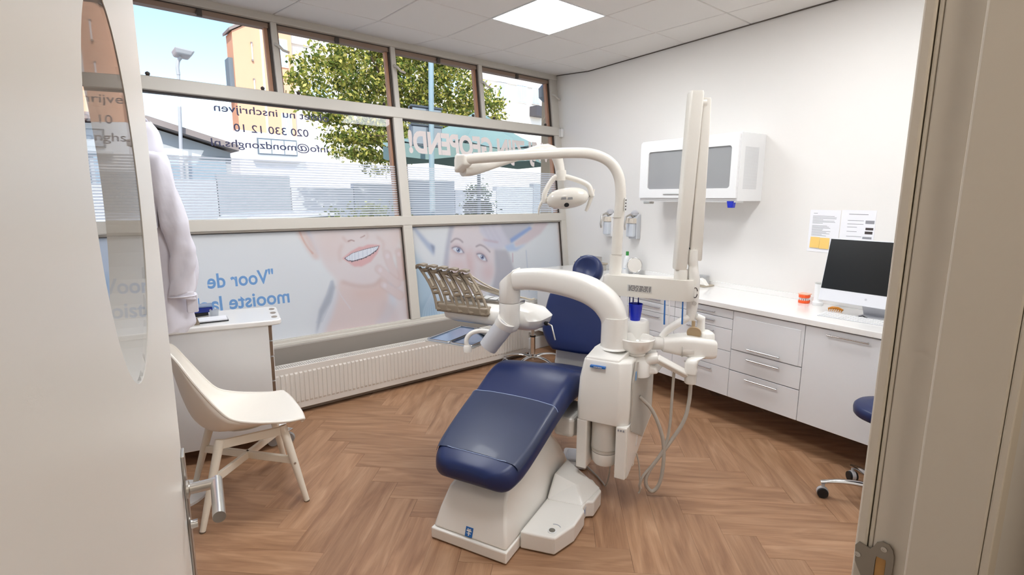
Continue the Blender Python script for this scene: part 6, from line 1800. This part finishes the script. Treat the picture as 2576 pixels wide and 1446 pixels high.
for k, (z, xl, xr_, dpt) in enumerate(NR):
    ring = []
    for i in range(40):
        a = 2 * PI * i / 40
        cxm, hw_ = (xl + xr_) / 2, (xr_ - xl) / 2
        f = (1.95 - z)
        rp_ = 1 + 0.17 * min(1, f * 1.6) * math.sin(a * 6 + 3.4 * f) + 0.07 * min(1, f * 2) * math.sin(a * 11 - 3 * f)
        ring.append((cxm + hw_ * math.cos(a) * (1 + 0.04 * math.sin(a * 5 + f * 4)), dpt * math.sin(a) * rp_, z + 0.012 * math.sin(3 * a) * (1 if k == len(NR) - 1 else 0)))
    rings.append(ring)
MB().loft(rings).build('coat_body', M_CLOTH, lc, smooth=True, angle=70)
slv = spline([(0.045, -0.085, 1.80, 0.045), (0.060, -0.105, 1.66, 0.055), (0.085, -0.115, 1.52, 0.058), (0.110, -0.118, 1.38, 0.056), (0.112, -0.112, 1.26, 0.054), (0.100, -0.105, 1.16, 0.055), (0.098, -0.102, 1.10, 0.057)], 6)
rings = []
for k, (x, y, z, r) in enumerate(slv):
    rings.append([(x + r * math.cos(a) * (1 + 0.10 * math.sin(3 * a + k * 0.7)), y + 0.6 * r * math.sin(a) * (1 + 0.14 * math.sin(4 * a + k * 0.5)), z + 0.010 * math.sin(a + k)) for a in [2 * PI * i / 24 for i in range(24)]])
so_ = MB().loft(rings).build('sleeve', M_CLOTH, lc, smooth=True, angle=70)
MB().tube([(slv[-1][0] + 0.0585 * math.cos(a), slv[-1][1] + 0.037 * math.sin(a), 1.112) for a in [2 * PI * i / 20 for i in range(21)]], 0.004, 6).build('cuff_seam', M_CLOTH, so_, smooth=True)
MB().tube(spline([(-0.03, -0.062, 1.90), (0.01, -0.085, 1.78), (0.03, -0.100, 1.62), (0.02, -0.105, 1.45)], 5), [0.018] * 16, 8, flat=0.35).build('lapel', M_CLOTH, lc, smooth=True)
MB().prism(rrect(0.115, 0.165, 1.02, 1.12, 0.008), -0.092, -0.070, 'y').build('pocket', M_CLOTH, lc, bevel=0.004)
MB().tube([(0, 0.02, 1.95), (0.0, 0.03, 1.985), (0.04, 0.04, 1.965), (0.055, 0.04, 1.94)], 0.004, 8).build('hanging_loop', M_CLOTH, lc, smooth=True)

# ================================================================== OUTSIDE
M_PAVE = mat('paving', srgb(206, 200, 192), 0.9, var=(1.5, 0.06))
tag(MB().box((-25, 4.9, -0.20), (60, 60, -0.12)).build('street_ground', M_PAVE), 'pale street paving outside the window', 'ground', None, 'structure')
M_STUCCO = mat('orange_stucco', srgb(232, 178, 146), 0.9, var=(3, 0.04), bump=(60, 0.1))
M_STUCCO2 = mat('white_stucco', srgb(244, 240, 234), 0.9, var=(3, 0.02))
M_PALEBLUE = mat('glazing_blue', srgb(186, 208, 234), 0.45, var=(2, 0.1))
M_OUTWHITE = mat('outdoor_white', srgb(246, 246, 246), 0.6)
M_ROOFG = mat('roof_grey', srgb(146, 136, 132), 0.8, var=(4, 0.08))
M_TEAL = mat('parasol_teal', srgb(124, 150, 146), 0.8, var=(2, 0.04))
M_POLETEAL = mat('pole_paint', srgb(148, 172, 180), 0.5)
M_SIGNGREY = mat('sign_grey', srgb(110, 122, 132), 0.5)
M_BARK = mat('bark', srgb(96, 78, 60), 0.9, var=(20, 0.2), bump=(30, 0.5, 0.01))

ob = thing('orange_building', 'orange stucco house end wall under the blue sky', 'building', (6.3, 22.0, -0.12))
MB().add([(-1.05, 0, 0), (1.03, 0, 0), (1.03, 0.9, 0), (-1.05, 0.9, 0), (-1.05, 0, 7.62), (1.03, 0, 8.9), (1.03, 0.9, 8.9), (-1.05, 0.9, 7.62)],
         [(0, 3, 2, 1), (4, 5, 6, 7), (0, 1, 5, 4), (1, 2, 6, 5), (2, 3, 7, 6), (3, 0, 4, 7)]).build('wall', M_STUCCO, ob)
MB().add([(-1.15, -0.08, 7.60), (1.03, -0.08, 8.94), (1.03, 0.95, 8.94), (-1.15, 0.95, 7.60), (-1.15, -0.08, 7.70), (1.03, -0.08, 9.04), (1.03, 0.95, 9.04), (-1.15, 0.95, 7.70)],
         [(0, 3, 2, 1), (4, 5, 6, 7), (0, 1, 5, 4), (1, 2, 6, 5), (2, 3, 7, 6), (3, 0, 4, 7)]).build('roof_edge', M_ROOFG, ob)
MB().box((-0.10, -0.05, 0.0), (-0.03, 0.0, 8.3)).build('drain_pipe', M_OUTWHITE, ob)
for z in (7.28, 6.0):
    MB().tube([(-0.42, -0.05, z - 0.55), (-0.42, -0.05, z)], 0.025, 8).build('wall_anchor', M_OUTWHITE, ob)
    for dz_ in (-0.58, 0.03):
        MB().box((-0.45, -0.07, z + dz_ - 0.03), (-0.39, 0, z + dz_ + 0.03)).build('anchor_head', M_ROOFG, ob)
for z0 in (6.62, 3.9):
    wi = MB().box((0.48, -0.05, z0), (0.86, 0.02, z0 + 1.02)).build('window', M_OUTWHITE, ob)
    for k in range(2):
        MB().box((0.51 + 0.17 * k, -0.07, z0 + 0.06), (0.655 + 0.17 * k, -0.045, z0 + 0.96)).build('pane', M_PALEBLUE, wi)
bal = MB().box((-1.20, 0.15, 5.62), (-1.05, 0.7, 6.72)).build('bay', M_SIGNGREY, ob)
MB().box((-1.26, 0.1, 5.45), (-1.05, 0.8, 5.62)).build('bay_sill', M_OUTWHITE, ob)

wbld = thing('white_building', 'white apartment house with blue windows behind the tree', 'building', (15.0, 22.6, -0.12))
MB().box((-7.62, 0, 0), (14, 8, 12.5)).build('wall', M_STUCCO2, wbld)
def wwin(x0, x1, z0, z1, n_=2):
    f = MB().box((x0 - 15.0, -0.06, z0 + 0.12), (x1 - 15.0, 0.02, z1 + 0.12)).build('window', M_OUTWHITE, wbld)
    wdt = (x1 - x0 - 0.06) / n_
    for k in range(n_):
        MB().box((x0 - 15 + 0.04 + k * wdt, -0.08, z0 + 0.17), (x0 - 15 + 0.01 + (k + 1) * wdt, -0.055, z1 + 0.07)).build('pane', M_PALEBLUE, f)
for a in ((8.03, 9.10, 5.62, 6.24), (17.95, 18.62, 6.72, 7.58), (19.26, 20.02, 6.72, 7.64), (20.38, 21.0, 6.75, 7.60), (12.0, 13.0, 6.7, 7.6), (14.5, 15.5, 6.7, 7.6), (8.3, 9.3, 8.2, 9.1), (12.0, 13.0, 3.6, 4.6), (14.5, 15.5, 3.6, 4.6), (17.9, 18.7, 4.0, 4.9), (19.3, 20.1, 4.0, 4.9)):
    wwin(*a)
MB().box((20.25 - 15, -0.6, 6.2), (21.2 - 15, -0.02, 6.72)).build('balcony', mat('balcony_dark', srgb(74, 72, 76), 0.6), wbld)
MB().box((-7.62, -0.10, 7.72), (14, 0.0, 7.80)).build('cornice', M_OUTWHITE, wbld)

ob2 = thing('orange_block', 'added orange block far left, standing in for a porthole reflection', 'building', (-2.2, 20.0, -0.12))  # added block that stands in for the orange reflection in the porthole glass
MB().box((-3.5, 0, 0), (3.55, 6, 9.5)).build('wall', M_STUCCO, ob2)
MB().box((-3.6, -0.1, 3.5), (3.65, 0, 3.75)).build('string_course', M_ROOFG, ob2)
for xx in (-2.4, -0.6, 1.4):
    f = MB().box((xx, -0.05, 4.6), (xx + 0.9, 0.02, 5.9)).build('window', M_OUTWHITE, ob2)
    MB().box((xx + 0.07, -0.07, 4.68), (xx + 0.83, -0.045, 5.82)).build('pane', M_PALEBLUE, f)
MB().box((-3.5, -1.2, 0), (3.55, 0, 2.9)).build('shop_front', M_OUTWHITE, ob2)

shed = thing('gabled_pavilion', 'low pavilion with sloping brown roof and glazed front', 'pavilion', (1.6, 14.0, -0.12))
MB().add([(-2.0, 0, 0), (1.5, 0, 0), (1.5, 3, 0), (-2.0, 3, 0), (-2.0, 0, 3.15), (-0.1, 0, 3.20), (1.5, 0, 2.74), (-2.0, 3, 3.15), (-0.1, 3, 3.2), (1.5, 3, 2.74)],
         [(0, 1, 6, 5, 4), (3, 7, 8, 9, 2), (1, 2, 9, 6), (0, 4, 7, 3), (4, 5, 8, 7), (5, 6, 9, 8)]).build('wall', mat('pavilion_grey', srgb(186, 190, 192), 0.7), shed)
for (x0, z0, x1, z1) in ((-2.1, 3.20, -0.1, 3.25), (-0.1, 3.25, 1.62, 2.76)):
    MB().add([(x0, -0.35, z0), (x1, -0.35, z1), (x1, 3.2, z1), (x0, 3.2, z0), (x0, -0.35, z0 + 0.13), (x1, -0.35, z1 + 0.13), (x1, 3.2, z1 + 0.13), (x0, 3.2, z0 + 0.13)],
             [(0, 3, 2, 1), (4, 5, 6, 7), (0, 1, 5, 4), (1, 2, 6, 5), (2, 3, 7, 6), (3, 0, 4, 7)]).build('roof', M_ROOFG, shed)
for k in range(4):
    MB().box((-1.9 + 0.84 * k, -0.04, 0.3), (-1.14 + 0.84 * k, 0.0, 2.55)).build('pane', mat('pavilion_glass', srgb(150, 172, 186), 0.2), shed)
MB().box((-2.0, -0.06, 2.55), (1.5, 0.0, 2.62)).build('beam', M_SIGNGREY, shed)

vn = thing('white_house', 'small white house with wide window and pale gable', 'house', (4.85, 17.0, -0.12))
MB().add([(-0.85, 0, 0), (1.6, 0, 0), (1.6, 3, 0), (-0.85, 3, 0), (-0.85, 0, 3.62), (1.6, 0, 3.50), (1.6, 3, 3.50), (-0.85, 3, 3.62)],
         [(0, 3, 2, 1), (4, 5, 6, 7), (0, 1, 5, 4), (1, 2, 6, 5), (2, 3, 7, 6), (3, 0, 4, 7)]).build('wall', M_OUTWHITE, vn)
f = MB().box((-0.35, -0.06, 2.95), (0.78, 0.0, 3.42)).build('window', M_SIGNGREY, vn)
for k in range(3):
    MB().box((-0.32 + 0.365 * k, -0.08, 2.98), (0.02 + 0.365 * k, -0.055, 3.38)).build('pane', mat('pale_pane', srgb(214, 222, 232), 0.2), f)
MB().box((-0.5, -0.2, 2.78), (1.0, 0.0, 2.86)).build('awning', M_OUTWHITE, vn)

# garden wall / hoarding that closes the view behind the stripes
hw_ = thing('garden_wall', 'long pale garden wall behind the frosted stripes', 'wall', (4.0, 12.6, -0.12))
for k in range(16):
    MB().box((-9.0 + k * 1.5, 0, 0), (-7.52 + k * 1.5, 0.2, 1.95 + 0.12 * (k % 3))).build('panel', [mat('hoard_a', srgb(208, 212, 215), 0.8), mat('hoard_b', srgb(178, 185, 190), 0.8), mat('hoard_c', srgb(150, 160, 168), 0.8)][k % 3], hw_)
# pale car
cr_ = thing('parked_car', 'pale grey parked car low behind the striped glass', 'car', (3.1, 10.6, -0.12), 0.05)
body = [(-2.1, 0.35), (-2.05, 0.75), (-1.3, 0.92), (-0.75, 1.40), (0.75, 1.45), (1.45, 0.98), (2.05, 0.85), (2.1, 0.35)]
MB().prism(body, -0.85, 0.85, 'y').build('body', mat('car_paint', srgb(196, 202, 208), 0.2), cr_, bevel=0.08, seg=3)
MB().prism([(-1.15, 0.95), (-0.70, 1.33), (0.70, 1.37), (1.25, 0.98)], -0.87, -0.84, 'y').build('side_glass', mat('car_glass', srgb(50, 60, 70), 0.1), cr_)
for xx in (-1.3, 1.3):
    for yy in (-0.85, 0.7):
        MB().lathe([(0.05, 0.0), (0.33, 0.0), (0.35, 0.03), (0.35, 0.13), (0.33, 0.16), (0.05, 0.16)], (xx, yy - 0.01, 0.35), 24, (0, 1, 0)).build('wheel', M_BLACK, cr_, smooth=True)

lp = thing('street_lamp', 'slender white street lamp against the sky', 'street lamp', (2.055, 13.45, -0.12))
MB().tube([(-0.10, 0, 0), (-0.04, 0, 2.5), (0.058, 0, 4.24)], [0.05, 0.04, 0.028], 12).build('mast', mat('lamp_grey', srgb(176, 178, 182), 0.5), lp, smooth=True)
MB().tube(spline([(0.058, 0, 4.24), (0.054, 0, 4.39), (0.08, 0, 4.52), (0.135, -0.02, 4.60)], 5), 0.035, 10).build('bracket', mat('lamp_grey', srgb(176, 178, 182), 0.5), lp, smooth=True)
MB().add([(0.03, -0.2, 4.63), (0.30, -0.2, 4.61), (0.30, 0.25, 4.61), (0.03, 0.25, 4.63), (0.0, -0.25, 4.755), (0.37, -0.25, 4.72), (0.37, 0.3, 4.72), (0.0, 0.3, 4.755)],
         [(0, 3, 2, 1), (4, 5, 6, 7), (0, 1, 5, 4), (1, 2, 6, 5), (2, 3, 7, 6), (3, 0, 4, 7)]).build('lantern', mat('lamp_grey', srgb(176, 178, 182), 0.5), lp, bevel=0.03)

sg = thing('sign_pole', 'teal grey pole carrying the back of two sign boxes', 'sign pole', (4.24, 6.9, -0.12))
MB().tube([(0, 0, 0), (0.0, 0, 2.2), (0.026, 0, 3.95)], [0.043, 0.041, 0.039], 16).build('pole', M_POLETEAL, sg, smooth=True)
for (z0, z1) in ((2.80, 3.03), (2.47, 2.77)):
    bx_ = MB().box((-0.29, 0.06, z0), (0.23, 0.15, z1)).build('sign_box', M_SIGNGREY, sg, bevel=0.01)
    for (a, b) in ((-0.27, -0.05), (0.05, 0.21)):
        MB().box((a, 0.052, z0 + 0.03), (b, 0.062, z1 - 0.03)).build('sign_back', mat('sign_panel', srgb(150, 162, 170), 0.5), bx_)
    MB().box((-0.30, 0.045, z1 - 0.012), (0.24, 0.07, z1 + 0.012)).build('sign_rail', mat('sign_edge', srgb(88, 98, 106), 0.5), bx_)

pr = thing('teal_parasol', 'large pale teal parasol across the right window', 'parasol', (6.15, 8.3, -0.12))
apex = (0.0, 0.0, 3.35)
rimp = []
NP = 8
for k in range(NP):
    a = 2 * PI * k / NP + 0.25
    rimp.append((2.0 * math.cos(a), 1.05 * math.sin(a), 2.62))
for k in range(NP):
    p, q = Vector(rimp[k]), Vector(rimp[(k + 1) % NP])
    vs, fs = [], []
    n_ = 6
    for i in range(n_ + 1):
        for j in range(n_ + 1):
            f, g_ = i / n_, j / n_
            e = p.lerp(q, g_)
            pt = Vector(apex).lerp(e, f)
            sag = -0.10 * math.sin(PI * f) - 0.10 * math.sin(PI * g_) * f
            vs.append((pt.x, pt.y, pt.z + sag + (0.06 if f == 1 else 0)))
    for i in range(n_):
        for j in range(n_):
            fs.append((i * (n_ + 1) + j, i * (n_ + 1) + j + 1, (i + 1) * (n_ + 1) + j + 1, (i + 1) * (n_ + 1) + j))
    MB().add(vs, fs).build('canopy_panel', M_TEAL, pr, smooth=True, angle=80)
    m_ = (p + q) / 2
    MB().add([tuple(p), tuple(m_ + Vector((0, 0, -0.06))), tuple(q), tuple(q + Vector((0, 0, -0.22))), tuple(m_ + Vector((0, 0, -0.28))), tuple(p + Vector((0, 0, -0.22)))], [(0, 1, 4, 5), (1, 2, 3, 4)]).build('valance', M_TEAL, pr)
    MB().tube([(0, 0, 2.9), tuple(p * 0.97 + Vector((0, 0, 0.05)))], 0.015, 6).build('rib', M_SIGNGREY, pr)
MB().tube([(0, 0, 0), (0, 0, 3.4)], 0.035, 12).build('mast', M_SIGNGREY, pr, smooth=True)

pil = thing('stone_pillar', 'tan brick pier just outside the right end of the window', 'pillar', (4.86, 5.15, -0.12))
MB().box((-0.08, -0.20, 0), (0.25, -0.05, 4.2)).build('shaft', mat('tan_stone', srgb(188, 168, 140), 0.85, var=(20, 0.08)), pil)
MB().box((0.25, -0.24, 0), (0.7, 0.2, 4.2)).build('return', mat('tan_stone', srgb(188, 168, 140), 0.85), pil)
MB().lathe([(0.02, -0.12), (0.07, -0.07), (0.075, 0.04), (0.03, 0.09), (0.005, 0.10)], (-0.16, -0.18, 3.02), 20).build('wall_lantern', mat('lantern_grey', srgb(150, 156, 160), 0.3), pil, smooth=True)
MB().tube([(-0.16, -0.18, 3.1), (-0.13, -0.16, 3.2), (-0.06, -0.12, 3.2)], 0.02, 8).build('lantern_arm', mat('lantern_grey', srgb(150, 156, 160), 0.3), pil, smooth=True)
# upper storey of this house above the window, and its outer flank
MB_up = MB().box((-6, 4.62, 3.06), (9, 4.9, 3.45))
struct(MB_up.build('wall_fascia', mat('outer_brick', srgb(170, 120, 96), 0.9)), 'outside fascia above the shopfront')

# ---- trees
def leaves(name, parent, blobs, count, size, cols, seed):
    rnd = np.random.RandomState(seed)
    wts = np.array([b[3] * b[4] * b[5] for b in blobs]); wts = wts / wts.sum()
    pick = rnd.choice(len(blobs), count, p=wts)
    d = rnd.normal(size=(count, 3)); d /= np.linalg.norm(d, axis=1)[:, None]
    rr = rnd.uniform(0.45, 1.0, count) ** 0.6
    B = np.array(blobs)[pick]
    ctr = B[:, :3] + d * rr[:, None] * B[:, 3:6]
    # gather leaves in small sprays so the crown has gaps
    spray = np.floor(ctr / 0.34)
    ctr = ctr * 0.55 + (spray + 0.5) * 0.34 * 0.45 + rnd.normal(size=(count, 3)) * 0.055
    n1 = rnd.normal(size=(count, 3)); n1 /= np.linalg.norm(n1, axis=1)[:, None]
    n2 = np.cross(n1, rnd.normal(size=(count, 3))); n2 /= np.linalg.norm(n2, axis=1)[:, None]
    s = size * rnd.uniform(0.6, 1.25, count)[:, None]
    V = np.stack([ctr - n1 * s, ctr + n2 * s * 0.55, ctr + n1 * s, ctr - n2 * s * 0.55], 1).reshape(-1, 3)
    F = np.arange(count * 4).reshape(-1, 4)
    me = bpy.data.meshes.new(name)
    me.from_pydata(V.tolist(), [], F.tolist())
    k = rnd.randint(0, len(cols), count)
    C_ = np.array([srgb(*c)[:3] for c in cols])[k] * rnd.uniform(0.75, 1.2, count)[:, None]
    C4 = np.concatenate([np.repeat(C_, 4, 0), np.ones((count * 4, 1))], 1)
    a = me.color_attributes.new('Col', 'FLOAT_COLOR', 'POINT')
    a.data.foreach_set('color', C4.ravel())
    me.update()
    o = link(name, me, M_LEAF, parent)
    o['kind'] = 'stuff'
    return o
GREENS = [(108, 124, 58), (142, 150, 70), (188, 182, 92), (216, 204, 118), (86, 104, 54), (160, 162, 84)]
tree = thing('street_tree', 'broad yellow-green leafy tree in front of the houses', 'tree', (5.7, 10.4, -0.12))
MB().tube([(0.1, 0.2, 0), (0.05, 0.15, 1.4), (0.0, 0.1, 2.6), (-0.1, 0, 3.6), (-0.1, 0, 4.6)], [0.17, 0.14, 0.11, 0.08, 0.04], 12).build('trunk', M_BARK, tree, smooth=True)
for (a, b, c_, d) in (((0, 0.1, 2.4), (-0.9, 0, 3.1), (-1.7, -0.1, 3.6), 0.05), ((0, 0.1, 2.7), (0.9, 0.1, 3.2), (1.9, 0, 3.6), 0.05), ((-0.05, 0.05, 3.2), (-0.5, -0.3, 3.9), (-1.0, -0.5, 4.5), 0.04), ((-0.05, 0, 3.4), (0.6, 0.2, 4.0), (1.1, 0.2, 4.6), 0.04), ((0, 0.1, 2.5), (-0.5, -0.5, 2.9), (-1.2, -0.7, 2.9), 0.035)):
    MB().tube([a, b, c_], [d, d * 0.7, d * 0.35], 8).build('branch', M_BARK, tree, smooth=True)
blobs = [(-1.55, 0, 3.85, 0.75, 0.8, 0.75), (-0.75, -0.1, 4.2, 0.9, 0.9, 0.85), (0.2, 0, 4.25, 1.0, 0.9, 0.8), (1.2, 0.1, 4.0, 0.95, 0.9, 0.8), (2.0, 0.1, 3.75, 0.7, 0.8, 0.6), (-1.1, -0.1, 3.1, 0.7, 0.8, 0.55), (-0.5, 0, 2.85, 0.8, 0.8, 0.55), (0.4, 0.2, 3.3, 0.8, 0.8, 0.6), (1.3, 0.1, 3.2, 0.6, 0.7, 0.45), (-1.3, -0.2, 2.7, 0.45, 0.6, 0.3), (-2.0, 0, 3.95, 0.4, 0.5, 0.25), (2.45, 0.1, 3.9, 0.35, 0.4, 0.25), (-0.6, -0.1, 2.45, 0.5, 0.5, 0.25), (0.0, -0.1, 5.0, 1.2, 0.9, 0.6)]
leaves('foliage', tree, blobs, 30000, 0.046, GREENS, 5)
bush = thing('clipped_shrub', 'dark pointed shrub low behind the striped glass', 'shrub', (7.45, 10.1, -0.12))
MB().tube([(0, 0, 0), (0, 0, 1.4)], 0.04, 8).build('stem', M_BARK, bush)
leaves('foliage', bush, [(0, 0, 1.0, 0.5, 0.45, 0.7), (0, 0, 1.6, 0.28, 0.28, 0.5), (0.1, 0, 0.6, 0.6, 0.5, 0.4)], 5000, 0.05, [(70, 96, 64), (92, 116, 80), (58, 80, 54)], 9)
hedge = thing('low_hedge', 'loose pale green hedge low behind the glass', 'hedge', (3.3, 8.8, -0.12))
MB().tube([(-0.5, 0, 0), (-0.5, 0, 0.8)], 0.03, 8).build('stem', M_BARK, hedge)
leaves('foliage', hedge, [(0.2, 0, 0.9, 0.5, 0.4, 0.55), (0.9, 0.1, 1.0, 0.5, 0.4, 0.6), (1.6, 0, 0.9, 0.5, 0.4, 0.5)], 5000, 0.05, [(150, 160, 110), (176, 180, 130), (120, 136, 90)], 11)
